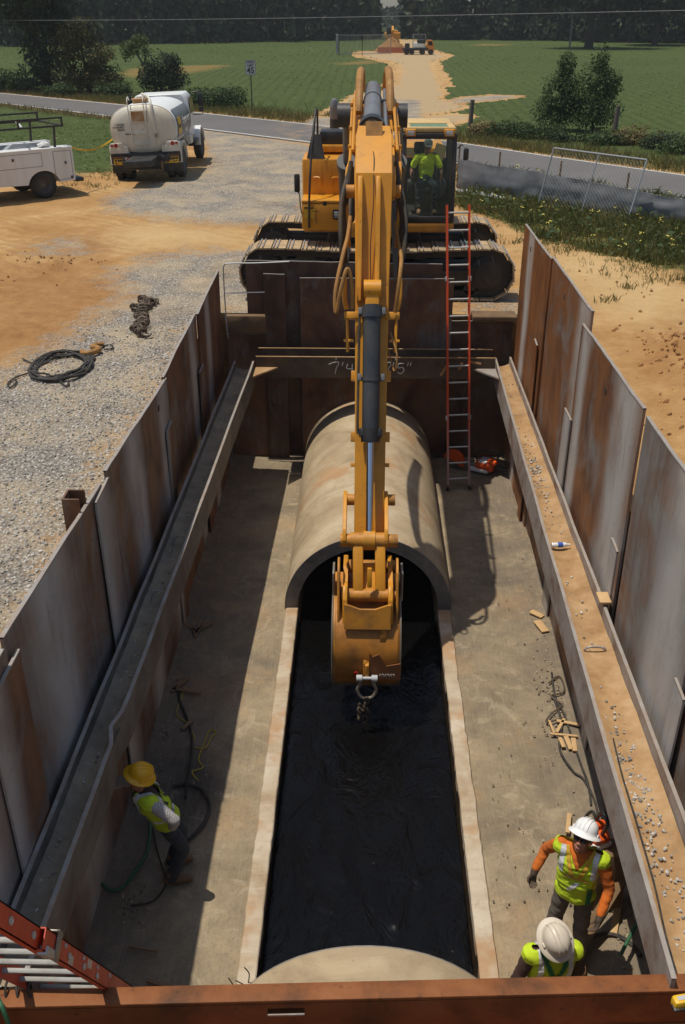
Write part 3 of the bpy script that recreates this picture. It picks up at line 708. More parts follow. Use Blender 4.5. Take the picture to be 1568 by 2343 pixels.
# narrow cover strips over the joints
for lab, x, ya, yb, zt, m in (
    ('narrow cover strip low on the right wall by the far corner', XR - .03, 15.5, 15.22, .45, S1[0]),
    ('narrow pale cover strip on the right wall above the middle of the beam', XR - .035, 12.62, 12.2, .38, m_grey),
    ('narrow pale cover strip on the right wall beside the gap that shows dirt', XR - .035, 9.56, 9.28, .02, m_grey),
    ('narrow cover strip at the right edge of the photo above the beam', XR - .04, 7.0, 6.72, .02, m_grey),
    ('narrow cover strip on the left wall nearest the far corner', XL + .03, 15.08, 14.7, .12, S2[1]),
    ('narrow cover strip on the left wall above the middle of the left beam', XL + .03, 12.22, 11.85, .3, S2[0]),
    ('tall cover strip on the left wall beside the slot of orange dirt', XL + .02, 9.0, 8.45, 1.0, S2[3]),
    ('cover strip on the left wall at the photo edge over the near sheets', XL + .03, 6.0, 5.3, .98, S2[2])):
    o = sheet(lab, (x, ya), (x, yb), zt, zt - .02, ZB, .02, m); o.name = 'cover_strip'; o['group'] = 'cover strips over the sheet joints'; o['category'] = 'steel strip'
# end wall
for nm, lab, xa, xb, y, z0, z1, m in (
    ('a', 'long dark sheet behind the end wall, its bright top edge below the excavator tracks', -2.35, 1.36, 18.16, 1.09, 1.04, m_dkrust2),
    ('b', 'broad dark rusty sheet in the middle of the end wall behind the excavator arm', -1.32, 1.58, 18.02, .8, .8, m_dkrust),
    ('c', 'narrow brown sheet standing in the end wall left of the middle', -2.0, -1.6, 17.97, .89, .88, m_dkrust2),
    ('d', 'dark sheet low in the end wall right of the ladder', 1.5, 2.76, 18.09, -.03, -.03, m_dkrust2),
    ('e', 'dark sheet low in the end wall under the left timber', -2.76, -1.94, 18.05, -.3, -.3, m_dkrust)):
    sheet(lab, (xa, y), (xb, y), z0, z1, ZB, .025, m)
b = MB(); b.box((-2.37, 18.02, -.09), (.78, .16, .34), None, .015); tag(b.build('timber', m_timber), 'dirty timber beam wedged in the far left corner of the end wall', 'timber')
b = MB(); b.box((2.4, 18.2, .03), (.85, .42, .1), None, .015); b.box((2.4, 18.38, -.12), (.85, .05, .3)); tag(b.build('timber', m_timber), 'dirt covered timber plank at the far right corner beyond the ladder', 'timber')
# bent bar rail at the far left corner
b = MB(); b.tube([(-2.72, 17.9, -.35), (-2.74, 17.9, .2), (-2.74, 17.9, .9), (-2.72, 17.9, 1.05), (-2.62, 17.9, 1.09), (-2.1, 17.9, 1.1), (-1.5, 17.9, 1.13)], .013, 8, 5); b.tube([(-2.72, 17.88, .54), (-2.3, 17.88, .55), (-1.98, 17.88, .56)], .012, 8, 2)
tag(b.build('bent_bar_rail', m_galv), 'thin bright bent bar rail at the far left corner of the trench', 'rail')
# stub of a steel pile outside the left wall
b = MB(); b.box((-2.97, 8.2, .45), (.02, .2, 1.5)); b.box((-2.89, 8.3, .45), (.16, .02, 1.5)); b.box((-2.89, 8.1, .45), (.16, .02, 1.5)); tag(b.build('steel_pile', m_dkrust), 'dark stub of a steel pile standing outside the left wall on the gravel', 'steel pile')
# ------------------------------------------------------------------ walers
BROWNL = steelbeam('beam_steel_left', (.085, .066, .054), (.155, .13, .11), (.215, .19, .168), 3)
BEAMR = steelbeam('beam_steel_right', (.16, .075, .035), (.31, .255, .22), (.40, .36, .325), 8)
BEAME = steelbeam('beam_steel_end', (.05, .036, .026), (.10, .07, .048), (.16, .11, .07), 5)
NEARB = steelbeam('near_beam_rust', (.085, .036, .016), (.22, .075, .022), (.30, .115, .04), 2)
def dirtmat(name, a, b_, c):
    t = NT(name); P = t.co('World'); n = t.noise(P, 3, 7, .65); vo = t.n('TexVoronoi', {'Vector': P, 'Scale': 26.})
    col = t.ramp(n, [(.3, a), (.55, b_), (.75, c)])
    st = t.math('MULTIPLY', t.ramp(vo.outputs['Distance'], [(.16, 1), (.26, 0)]), t.ramp(t.noise(P, .9, 4), [(.48, 0), (.62, 1)]))
    col = t.mix(st, col, (.36, .34, .31)); t.bump(t.math('ADD', n, t.math('MULTIPLY', st, .6)), .6, .04); return t.fin(col, .95, 0, .15)
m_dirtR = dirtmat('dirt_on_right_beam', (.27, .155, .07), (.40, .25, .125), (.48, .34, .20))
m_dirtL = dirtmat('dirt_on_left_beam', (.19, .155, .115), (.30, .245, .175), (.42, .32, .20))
def waler(label, pi, pin, po, pon, zt, h, web, mat, dirt, dents=0):
    "beam lying on its side: inner flange pi (far) to pin (near), outer flange po to pon"
    t = thing('steel_beam', label, 'steel beam', ((pi.x + pin.x) / 2, (pi.y + pin.y) / 2, zt - h), group='wide steel beams bracing the trench')
    N = 60
    def flange(a, c, name, inner):
        b = MB(); rings = []; n = (c - a).cross(V((0, 0, 1))).normalized() * .016
        for i in range(N + 1):
            f = i / N; q = a + (c - a) * f
            q = q + n.normalized() * (.012 * mn.noise(V((f * 9, a.x, 0))) + (0 if not inner else dents * math.exp(-((f - .80) / .012) ** 2)))
            top = zt + .006 * mn.noise(V((f * 25, a.x, 3))) - (dents * .6 * math.exp(-((f - .815) / .006) ** 2) if inner else 0)
            r = [q - n, q + n, q + n, q - n]; zz = [zt - h, zt - h, top, top]
            rings.append([V((p.x, p.y, z)) for p, z in zip(r, zz)])
        b.loft(rings); b.build(name, mat, t, 30)
        # bright worn upper edge
        e = MB(); rr = []
        for i, r in enumerate(rings):
            k = .0022; rr.append([V((r[3].x, r[3].y, r[3].z - .012)) + (r[3] - r[2]).normalized() * k, V((r[2].x, r[2].y, r[2].z - .012)) + (r[2] - r[3]).normalized() * k, r[2] + (r[2] - r[3]).normalized() * k + V((0, 0, .0025)), r[3] + (r[3] - r[2]).normalized() * k + V((0, 0, .0025))])
        e.loft(rr); e.build('worn_edge', m_edge, t, 30)
    flange(pi, pin, 'flange', True); flange(po, pon, 'flange', False)
    b = MB(); g = []
    for i in range(N * 2 + 1):
        f = i / N / 2; A = pi + (pin - pi) * f; B = po + (pon - po) * f; row = []
        for j in range(7):
            q = A + (B - A) * (.05 + .9 * j / 6); q.z = web + .05 * (abs(j - 3) / 3) ** 2 + .022 * mn.noise(V((q.x * 3, q.y * 1.3, 0))) + .012 * mn.noise(V((q.x * 9, q.y * 8, 0))); row.append(b.v(q))
        g.append(row)
    for i in range(N * 2):
        for j in range(6): b.b.faces.new((g[i][j], g[i + 1][j], g[i + 1][j + 1], g[i][j + 1]))
    b.build('dirt_filled_web', dirt, t, 180)
    return t
ZW, ZWEB = -.65, -.83
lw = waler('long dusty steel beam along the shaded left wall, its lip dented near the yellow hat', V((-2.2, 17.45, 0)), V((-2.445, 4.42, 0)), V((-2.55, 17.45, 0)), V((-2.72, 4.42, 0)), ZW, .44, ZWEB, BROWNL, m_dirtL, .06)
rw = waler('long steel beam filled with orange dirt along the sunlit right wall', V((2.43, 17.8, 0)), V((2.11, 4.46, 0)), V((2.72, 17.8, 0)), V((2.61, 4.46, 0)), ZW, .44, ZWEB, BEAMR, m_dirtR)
# end beam with corner gussets and chalk marks
t = thing('steel_beam', 'dark steel beam across the far end of the trench with chalk marks 7\'4" and 7\'5"', 'steel beam', (.1, 17.5, -.95), group='wide steel beams bracing the trench')
b = MB(); b.box((.12, 17.32, -.72), (4.5, .03, .40)); b.build('flange', BEAME, t)
b = MB(); b.box((.12, 17.82, -.72), (4.5, .03, .40)); b.build('flange', BEAME, t)
b = MB(); b.box((.12, 17.57, -.72), (4.5, .465, .02)); b.build('web', BEAME, t)
b = MB(); b.box((.12, 17.32, -.513), (4.51, .035, .014)); b.box((.12, 17.82, -.513), (4.51, .035, .014)); b.build('worn_edge', m_dirtR, t)
for s, x in ((-1, -2.14), (1, 2.38)):
    b = MB(); P = [(0, 0), (-s * .42, 0), (0, -.52)]; b.prism(P if s > 0 else P[::-1], (x, 17.29, -.74), (1, 0, 0), (0, 1, 0), .03); b.build('corner_gusset', m_edge if s > 0 else m_dirtR, t)
def stroke(b, pts, w, y): b.tube([(x, y, z) for x, z in pts], w, 5, 4)
b = MB(); cy = 17.303
def chalk7(b, x, z): stroke(b, [(x - .1, z + .05), (x, z + .09), (x + .09, z + .085), (x + .045, z - .02), (x + .02, z - .14)], .009, cy)
zc = -.70
chalk7(b, -.66, zc); stroke(b, [(-.49, zc + .1), (-.505, zc + .03)], .009, cy)
stroke(b, [(-.40, zc + .06), (-.42, zc - .03), (-.30, zc - .035)], .009, cy); stroke(b, [(-.315, zc + .06), (-.32, zc - .13)], .009, cy)
for x in (-.24, -.19): stroke(b, [(x, zc + .1), (x - .015, zc + .03)], .009, cy)
chalk7(b, .33, zc); stroke(b, [(.47, zc + .1), (.455, zc + .03)], .009, cy)
stroke(b, [(.66, zc + .075), (.56, zc + .07), (.55, zc - .01), (.63, zc + .0), (.66, zc - .06), (.61, zc - .12), (.54, zc - .1)], .009, cy)
for x in (.74, .79): stroke(b, [(x, zc + .1), (x - .015, zc + .03)], .009, cy)
stroke(b, [(-.62, -.50), (-.62, -.56)], .008, cy); stroke(b, [(.5, -.50), (.5, -.56)], .008, cy)
b.build('chalk_mark', m_chalk, t)
b = MB(); stroke(b, [(1.36, -.86), (1.42, -.75), (1.5, -.6)], .03, cy + .012); stroke(b, [(1.75, -.6), (1.72, -.68), (1.7, -.74)], .05, cy + .03); stroke(b, [(1.9, -.58), (2.1, -.62)], .03, cy + .012); b.build('rust_smear', m_rustw, t)
# near beam with lifting slot
t = thing('steel_beam', 'rust-red steel beam across the bottom of the photo, with a lifting slot in its face', 'steel beam', (0, 4.3, -1.4), group='wide steel beams bracing the trench')
yb0, yb1 = 4.26, 4.41
p0 = at(0, 2300, z=-.75); p1 = at(1568, 2262, z=-.75)
ang = math.atan2(p1.y - p0.y, p1.x - p0.x)
def nb(name, x0, x1, z0, z1, y0, y1, m, bev=.008):
    b = MB(); b.box(((x0 + x1) / 2, (y0 + y1) / 2, (z0 + z1) / 2), (x1 - x0, y1 - y0, z1 - z0), None, bev); b.xf(Matrix.Translation((0, 4.355, 0)) @ Matrix.Rotation(ang, 4, 'Z')); return b.build(name, m, t)
nb('top_lip', -3.3, 3.3, -.785, -.75, -.02, .118, NEARB)
sx0, sx1 = -.735, -.475
nb('face_plate', -3.3, sx0, -1.5, -.787, -.02, .03, NEARB, 0); nb('face_plate', sx1, 3.3, -1.5, -.787, -.02, .03, NEARB, 0)
nb('face_plate', sx0, sx1, -.835, -.787, -.02, .03, NEARB, 0); nb('face_plate', sx0, sx1, -1.5, -.90, -.02, .03, NEARB, 0)
nb('slot_back', sx0 - .02, sx1 + .02, -.93, -.8, .05, .07, m_hole, 0)
nb('slot_tongue', sx0, sx1, -.905, -.885, -.035, -.021, m_edge, .004)
nb('web_plate', -2.72, 2.68, -1.12, -1.10, -.5, -.022, NEARB, 0)
# things lying in the beams
def near_web(x, y): return V((x, y, ZWEB + .04))
for y, lab in ((10.72, 'curved steel lug standing up in the trough of the left beam, the farther of two'), (9.4, 'curved steel lug standing up in the trough of the left beam, the nearer of two')):
    b = MB(); x = -2.35 - (17.45 - y) * .014 - .01
    b.tube([(x - .09, y, ZWEB + .02), (x - .07, y + .02, ZWEB + .1), (x, y + .03, ZWEB + .15), (x + .07, y + .02, ZWEB + .1), (x + .09, y, ZWEB + .02)], .012, 6, 5)
    tag(b.build('steel_lug', m_edge), lab, 'lug', 'lugs in the left beam')
t = thing('water_bottle', 'clear plastic water bottle with blue label lying on the orange dirt of the right beam', 'bottle', (2.43, 10.72, -.78), (0, 0, R(95)))
m_pet = paint('clear_bottle', (.72, .74, .74), .12, 0, .05, 20); m_blue = paint('blue_label', (.03, .10, .42), .35, 0, .1, 20)
Rx = Matrix.Translation((0, 0, .035)) @ Matrix.Rotation(PI / 2, 4, 'X')
b = MB(); b.lathe([(0, -.11), (.03, -.108), (.033, -.1), (.033, -.04), (.031, -.02), (.033, .02), (.033, .055), (.026, .085), (.013, .105), (.013, .115), (0, .115)], Rx, 16); b.build('bottle_body', m_pet, t, local=True)
b = MB(); b.lathe([(.0338, -.03), (.0345, -.03), (.0345, .035), (.0338, .035)], Rx, 16); b.build('bottle_label', m_blue, t, local=True)
b = MB(); b.lathe([(0, .116), (.0155, .116), (.0155, .132), (0, .132)], Rx, 12); b.build('bottle_cap', m_plaswh, t, local=True)
p = at(1362, 1487, z=-.8); b = MB(); b.tube([(p.x - .11, p.y, ZWEB), (p.x - .1, p.y, ZWEB + .05), (p.x, p.y + .01, ZWEB + .07), (p.x + .1, p.y, ZWEB + .05), (p.x + .11, p.y, ZWEB)], .014, 6, 4); b.box((p.x, p.y + .005, ZWEB + .065), (.2, .02, .012)); tag(b.build('steel_lug', m_edge), 'bent steel lug half buried in the dirt of the right beam', 'lug')
p = at(1380, 1368, z=-.6); b = MB(); b.box((p.x + .01, p.y, -.60), (.13, .22, .03), None, .004); b.box((p.x + .05, p.y, -.68), (.02, .2, .14)); tag(b.build('wedge_block', m_pine), 'pale wooden wedge block driven between the right beam and the wall sheet', 'wedge')
p = at(255, 2090, z=-.7)
# rope along the right beam
b = MB(); b.tube([(x, y, ZWEB + .05) for x, y in ((2.30, 7.1), (2.27, 6.6), (2.26, 6.0), (2.24, 5.4), (2.2, 4.9), (2.19, 4.5))], .009, 6, 6); tag(b.build('cable', m_cable), 'thin dark cable lying on the dirt of the right beam near the photo edge', 'cable')
# stones on the right beam
rs = random.Random(5)
def stones(name, n, area, size, mat, zf, rsd):
    tb = bmesh.new(); bmesh.ops.create_icosphere(tb, subdivisions=1, radius=1); tv = [v_.co.copy() for v_ in tb.verts]; tf = [[v_.index for v_ in f.verts] for f in tb.faces]; tb.free()
    VV, FF = [], []
    for i in range(n):
        x, y = area(); q = size * rsd.uniform(.5, 1.4); M = Euler((rsd.random() * 3, rsd.random() * 3, rsd.random() * 3)).to_matrix(); k = V((q, q * rsd.uniform(.6, 1), q * .6)); o = V((x, y, zf(x, y) + q * .2)); e = len(VV)
        VV += [o + M @ V((c.x * k.x, c.y * k.y, c.z * k.z)) * rsd.uniform(.75, 1.2) for c in tv]; FF += [[e + j for j in f] for f in tf]
    me = bpy.data.meshes.new(name); me.from_pydata(VV, [], FF); me.materials.append(mat); o = bpy.data.objects.new(name, me); COL.objects.link(o)
    return struct(o, 'stuff')
m_stone = paint('gravel_stone', (.42, .395, .355), .9, 0, .2, 9, island=.5)
def ar(): 
    y = rs.choice((rs.gauss(6.3, .7), rs.gauss(5.6, .8), rs.gauss(13.0, .5), rs.uniform(4, 17))); x = 2.44 + (y - 17.8) * .0165 + .14 + (rs.random() - .5) * .22; return x, y
stones('loose_stones', 420, ar, .017, m_stone, lambda x, y: ZWEB + .012, rs)
def al():
    y = rs.uniform(3.8, 17); return -2.39 - (17.45 - y) * .0165 + (rs.random() - .5) * .2, y
stones('loose_stones', 200, al, .014, m_stone, lambda x, y: ZWEB + .012, rs)
def ag():
    while 1:
        y = 4 + 14 * rs.random() ** 1.5; x = -3.3 - 5 * rs.random() ** 1.3
        if hit(ZG, (x, y)): return x, y
stones('gravel_stones', 5200, ag, .021, m_stone, lambda x, y: groundz(x, y), rs)
# ------------------------------------------------------------------ ladders
def ladder(label, foot, top, width, m_rail, rung_n, railw=.075, pale=True):
    foot, top = V(foot), V(top); d = (top - foot); L = d.length; d.normalize()
    side = V((0, 0, 1)).cross(d).normalized(); nrm = d.cross(side).normalized()
    t = thing('extension_ladder', label, 'ladder', foot)
    for s in (-1, 1):
        b = MB()
        for w_, off, th in ((railw, 0, .006), (.006, railw / 2, .028), (.006, -railw / 2, .028)):
            p = foot + side * (s * width / 2) + nrm * off + side * (-s * .011 if off else 0)
            F = Matrix((side, nrm, d)).transposed()
            b.box(p + d * (L * .5 + .05), (th, w_, L - .1), F)
        b.build('rail', m_rail, t)
        f = MB(); p = foot + side * (s * width / 2); f.box(p + d * .03, (.05, .09, .06), Matrix((side, nrm, d)).transposed(), .01); f.build('foot', m_black, t)
    for i in range(rung_n):
        q = foot + d * (.22 + i * .305)
        b = MB(); b.cyl(q - side * width / 2, q + side * width / 2, .017, n=10); b.build('rung', m_alu, t)
    return t, d, side, nrm
mo = NT('ladder_rail_faded'); _P = mo.co('World'); _z = mo.n('SeparateXYZ', {0: _P}).outputs[2]
_k = mo.math('ADD', mo.n('MapRange', {'Value': _z, 'From Min': -1.2, 'From Max': -2.9}).outputs[0], mo.math('MULTIPLY', mo.math('SUBTRACT', mo.noise(_P, 3, 5), .5), .5))
m_fade = mo.fin(mo.mix(mo.ramp(_k, [(.05, 0), (.7, 1)]), (.60, .075, .022), (.44, .27, .235)), .5, 0, .4)
t, d, side, nrm = ladder('tall faded orange fibreglass ladder with silver rungs leaning on the far end beam', (1.745, 16.55, FZ + .01), (1.57, 17.93, 2.16), .43, m_fade, 17)
for s in (-1, 1):
    for k in (1.4, 3.95):
        b = MB(); b.box(V((1.745, 16.55, FZ)) + d * k + side * (s * .215), (.05, .085, .09), Matrix((side, nrm, d)).transposed(), .008); b.build('rail_bracket', m_alu, t)
# ------------------------------------------------------------------ excavator (tracks side-on, arm reaching over the trench)
EX = thing('excavator', 'large yellow tracked excavator reaching its arm down into the trench', 'excavator', (.1, 21.1, 0))
def part(b, name, m, par=EX, **k): return b.build(name, m, par, **k)
def track(y0, y1, x0, x1, zt, zb, name):
    "one crawler: a closed loop of shoes round sprocket and idler"
    r = (zt - zb) / 2; zc = (zt + zb) / 2; yc = (y0 + y1) / 2
    # loop path (x,z) with sag on top
    pts = []
    L = x1 - x0 - 2 * r; ns = 34
    def loop(s):
        per = 2 * L + 2 * PI * r; s = (s % 1) * per
        if s < L:
            f = s / L; return (x0 + r + f * L, zt - .10 * (1 - math.cos(2 * PI * f)) * .35, 0)
        s -= L
        if s < PI * r: a = PI / 2 - s / r; return (x1 - r + r * math.cos(a), zc + r * math.sin(a), a - PI / 2)
        s -= PI * r
        if s < L: return (x1 - r - s, zb, PI)
        s -= L; a = -PI / 2 - s / r; return (x0 + r + r * math.cos(a), zc + r * math.sin(a), a - PI / 2)
    fr_ = MB()
    core = [(loop(i / 80)[0], loop(i / 80)[1]) for i in range(80)]
    c0 = [(x + (.07 if x < x0 + r else -.07 if x > x1 - r else 0) * 0, z) for x, z in core]
    # chain band just inside the shoes
    def inset(q, d):
        x, z = q; cx = min(max(x, x0 + r), x1 - r); v = V((x - cx, z - zc)); l = v.length; return (cx + v.x * (l - d) / l, zc + v.y * (l - d) / l)
    b = MB(); outer = [inset(q, .05) for q in core]; inner = [inset(q, .17) for q in core]; n = len(core)
    for (o_, i_, ya, yb) in ((outer, inner, y0 + .12, y0 + .22), (outer, inner, y1 - .3, y1 - .2)):
        O = [[b.v((x, y, z)) for x, z in o_] for y in (ya, yb)]; I = [[b.v((x, y, z)) for x, z in i_] for y in (ya, yb)]
        for j in range(n):
            k = (j + 1) % n
            b.b.faces.new((O[0][j], O[0][k], O[1][k], O[1][j])); b.b.faces.new((I[0][j], I[1][j], I[1][k], I[0][k]))
            b.b.faces.new((O[0][j], I[0][j], I[0][k], O[0][k])); b.b.faces.new((O[1][j], O[1][k], I[1][k], I[1][j]))
    chain = part(b, 'track_chain', m_under, ang=40)
    b = MB(); g = MB()
    ns = 42
    for i in range(ns):
        x, z, a = loop(i / ns); M = Matrix.Translation((x, yc, z)) @ Matrix.Rotation(-a, 4, 'Y')
        pitch = (2 * L + 2 * PI * r) / ns
        s_ = MB(); s_.box((0, 0, -.012), (pitch * .93, y1 - y0, .03), None); s_.xf(M); me = bpy.data.meshes.new('q'); s_.b.to_mesh(me); s_.b.free(); b.b.from_mesh(me); bpy.data.meshes.remove(me)
        s_ = MB()
        for k in (-.36, -.1): s_.box((k * pitch, 0, .016), (.022, (y1 - y0) * .995, .024))
        s_.xf(M); me = bpy.data.meshes.new('q'); s_.b.to_mesh(me); s_.b.free(); g.b.from_mesh(me); bpy.data.meshes.remove(me)
    sh = part(b, 'track_shoes', m_shoe, chain); part(g, 'grousers', m_grouser, chain)
    # frame, rollers, sprocket, idler
    f = MB(); f.box(((x0 + x1) / 2, yc, zc - .02), (x1 - x0 - 1.5, (y1 - y0) * .55, .40), None, .03); f.box(((x0 + x1) / 2, y0 + .16, zc - .08), (x1 - x0 - 1.3, .12, .30), None, .03)
    part(f, 'track_frame', m_under, chain)
    for xx, nm in ((x0 + r, 'sprocket'), (x1 - r, 'idler')):
        f = MB(); M = Matrix.Translation((xx, y0 + .02, zc)) @ Matrix.Rotation(-PI / 2, 4, 'X')
        f.lathe([(0, -.02), (.13, -.02), (.15, .0), (.27, .01), (.28, .05), (r - .2, .07), (r - .15, .1), (r - .15, .5), (0, .5)], M, 32); part(f, nm, m_under, chain)
    for k in range(7):
        xx = x0 + r + .35 + k * (x1 - x0 - 2 * r - .7) / 6
        f = MB(); f.cyl((xx, y0 + .12, zb + .2), (xx, y1 - .12, zb + .2), .12, n=14); part(f, 'roller', m_under, chain)
    for xx in (-.7, .95):
        f = MB(); f.cyl((xx, y0 + .18, zt - .19), (xx, y1 - .2, zt - .19), .085, n=12); part(f, 'carrier_roller', m_under, chain)
    return chain
track(19.3, 20.05, -2.62, 2.9, 1.06, .03, 'near')
track(22.2, 22.95, -2.62, 2.9, 1.0, .03, 'far')
b = MB(); b.box((.1, 21.1, .72), (2.0, 2.4, .5), None, .06); b.box((.1, 21.1, .62), (1.2, 3.0, .35), None, .05); b.cyl((.1, 21.1, .9), (.1, 21.1, 1.28), .75, n=32); part(b, 'car_body', m_under)
# upper structure
b = MB(); b.box((.12, 21.8, 1.38), (2.9, 4.0, .22), None, .03); b.box((-.0, 20.2, 1.36), (1.2, 1.2, .3), None, .03); part(b, 'swing_platform', m_yelldirty)
b = MB()
b.box((-.95, 19.95, 1.62), (.82, .7, .5), None, .025)                     # front box with lamp
b.box((-.95, 19.96, 1.90), (.83, .72, .06), None, .02); b.box((-.94, 19.63, 1.40), (.8, .05, .1), None, .015)
part(b, 'tool_box', m_yellow)
b = MB(); b.box((-1.08, 19.588, 1.72), (.13, .008, .01)); b.box((-1.075, 19.5945, 1.63), (.008, .012, .3)); b.box((-.9, 19.59, 1.87), (.07, .012, .08)); part(b, 'hatch_seam', m_under)
b = MB(); b.box((-.95, 20.75, 2.02), (.86, .95, 1.2), None, .05); b.box((-.95, 20.28, 2.25), (.82, .04, .7), None, .015); part(b, 'tank_housing', m_yellow)
for x, s in ((-1.15, 1), (-.64, -1)):
    b = MB(); b.tube([(x, 20.24, 2.26), (x + s * .13, 20.2, 2.26), (x + s * .14, 20.24, 2.1)], .018, 6, 3); part(b, 'step_handle', m_yellow)
b = MB(); b.box((-.78, 21.5, 2.74), (.98, 1.4, .14), None, .03); b.box((-.78, 22.4, 2.36), (.98, 1.0, .8), None, .04); part(b, 'engine_deck', m_yellow)
b = MB(); b.box((-.77, 21.1, 2.92), (.56, .5, .30), None, .05); part(b, 'air_cleaner_box', m_black)
b = MB(); b.box((.1, 23.25, 1.95), (2.9, .8, 1.2), None, .12); b.box((.65, 22.4, 2.1), (1.9, 1.4, 1.1), None, .06); part(b, 'counterweight', m_yellow)
b = MB(); b.cyl((-.78, 22.1, 2.75), (-.78, 22.1, 3.2), .10, n=18); part(b, 'exhaust_base', m_black)
b = MB(); b.lathe([(.097, 0), (.1, .02), (.1, .22), (.085, .34), (.05, .40), (0, .42)], Matrix.Translation((-.78, 22.1, 3.17)) @ Matrix.Rotation(.12, 4, 'X'), 18); part(b, 'exhaust_cap', m_greycyl)
b = MB(); b.tube([(-1.22, 19.58, 1.40), (-1.2, 19.58, 2.1), (-1.15, 19.9, 2.95), (-1.1, 20.3, 3.45), (-1.08, 20.6, 3.5), (-1.08, 20.7, 3.3), (-1.08, 20.7, 2.66)], .022, 8, 5); b.tube([(-1.17, 20.0, 2.64), (-1.13, 20.05, 3.0), (-1.1, 20.3, 3.42)], .016, 6, 4); part(b, 'handrail', m_black)
b = MB(); b.prism([(0, 0), (.36, 0), (.27, .45), (.1, .45)], (-1.28, 20.3, 2.62), (1, 0, 0), (0, .3, .95), .03); part(b, 'guard_plate', m_black)
# lamp, warning plate on the tool box
b = MB(); b.box((-.66, 19.592, 1.66), (.17, .02, .19), None, .02); lm = part(b, 'work_lamp', m_black)
b = MB(); b.box((-.66, 19.580, 1.66), (.12, .012, .12), None, .012); part(b, 'lamp_lens', m_lens, lm)
for k in (-.03, .03):
    b = MB(); b.box((-.66, 19.572, 1.66 + k), (.13, .006, .01)); part(b, 'lamp_grille', m_black, lm)
b = MB(); b.box((-1.215, 19.597, 1.70), (.2, .006, .22)); wp = part(b, 'warning_plate', m_signy)
b = MB(); b.box((-1.215, 19.593, 1.785), (.18, .004, .04)); part(b, 'plate_band', m_black, wp)
b = MB()
text_mb(b, 'DANGER', .036, fr((-1.215, 19.5905, 1.785), (1, 0, 0), (0, 0, 1)), .001)
part(b, 'plate_text', m_signy, wp, ang=0)
# mirrors
b = MB(); b.box((-1.42, 19.3, 2.3), (.11, .05, .34), None, .03); mi = part(b, 'mirror', m_black)
b = MB(); b.tube([(-1.42, 19.33, 2.14), (-1.38, 19.34, 2.08), (-1.375, 19.4, 1.9), (-1.36, 19.55, 1.7), (-1.34, 19.62, 1.66)], .012, 6, 4); part(b, 'mirror_arm', m_black, mi)
b = MB(); b.box((1.80, 19.35, 2.83), (.1, .05, .22), None, .03); mi = part(b, 'mirror', m_black)
b = MB(); b.tube([(1.8, 19.4, 2.95), (1.72, 19.5, 2.98), (1.66, 19.6, 2.9)], .012, 6, 4); part(b, 'mirror_arm', m_black, mi)
# cab
m_creamroof = paint('sunbleached_roof', (.62, .42, .17), .5, 0, .1, 3, (.3, .22, .12), .4, 4)
_t = NT('tinted_skylight'); m_skyl = _t.m; _t.t.links.new(_t.n('MixShader', {0: .22, 1: _t.n('BsdfTransparent', {'Color': (.72, .9, .8, 1)}).outputs[0], 2: _t.n('BsdfDiffuse', {'Color': (.4, .6, .5, 1)}).outputs[0]}).outputs[0], _t.out.inputs[0])
cx0, cx1, cy0, cy1, cz0, cz1 = .60, 1.66, 19.6, 21.35, 1.52, 3.16
b = MB()
for x in (cx0 + .045, cx1 - .045):
    b.bar((x, cy0 + .03, cz0), (x, cy0 + .22, cz1 - .05), .085, .1, (0, 1, 0), .015); b.bar((x, cy1 - .05, cz0), (x, cy1 - .05, cz1), .08, .08, (0, 1, 0), .01); b.bar((x, cy0 + 1.0, cz0), (x, cy0 + 1.0, cz1), .06, .06, (0, 1, 0), .01)
b.box(((cx0 + cx1) / 2, cy0 + .04, cz0 + .05), (cx1 - cx0, .09, .12), None, .015); b.box(((cx0 + cx1) / 2, cy0 + .2, cz1 - .06), (cx1 - cx0, .1, .1), None, .015)
b.box(((cx0 + cx1) / 2, cy1 - .03, 2.0), (cx1 - cx0 - .1, .04, 1.0)); b.box((cx0 + .02, (cy0 + cy1) / 2, 1.8), (.03, cy1 - cy0 - .2, .6)); b.box((cx1 - .02, (cy0 + cy1) / 2, 1.8), (.03, cy1 - cy0 - .2, .6))
b.box(((cx0 + cx1) / 2, cy1 - .03, 3.0), (cx1 - cx0 - .1, .04, .2)); b.box(((cx0 + cx1) / 2, (cy0 + cy1) / 2, cz0 + .02), (cx1 - cx0 - .1, cy1 - cy0 - .1, .04))
cab = part(b, 'cab', m_black)
b = MB(); b.box(((cx0 + cx1) / 2, cy0 + .04, 1.42), (cx1 - cx0, .1, .16), None, .015); b.box(((cx0 + cx1) / 2, 20.4, 1.42), (cx1 - cx0, 1.6, .12), None, .015); part(b, 'cab_sill', m_yelldirty, cab)
b = MB(); xm = (cx0 + cx1) / 2; rz_ = cz1 + .05
b.box((xm, cy0 + .27, rz_), (cx1 - cx0 - .04, .10, .10), None, .03); b.box((xm, 20.95, rz_), (cx1 - cx0 - .1, .8, .12), None, .04)
for s in (-1, 1): b.box((xm + s * (.5 * (cx1 - cx0) - .1), cy0 + .6, rz_), (.14, .66, .10), None, .03)
part(b, 'cab_roof', m_creamroof, cab)
b = MB(); b.box((xm, cy0 + .62, rz_ + .03), (cx1 - cx0 - .34, .62, .006)); part(b, 'roof_window', m_skyl, cab, ang=0)
for x in (cx0 + .16, cx1 - .16):
    b = MB(); b.box((x, cy0 + .19, cz1 + .0), (.2, .1, .13), None, .02); l2 = part(b, 'cab_lamp', m_yellow, cab)
    b = MB(); b.box((x, cy0 + .138, cz1 + .0), (.14, .012, .09), None, .01); part(b, 'lamp_lens', m_lens, cab)
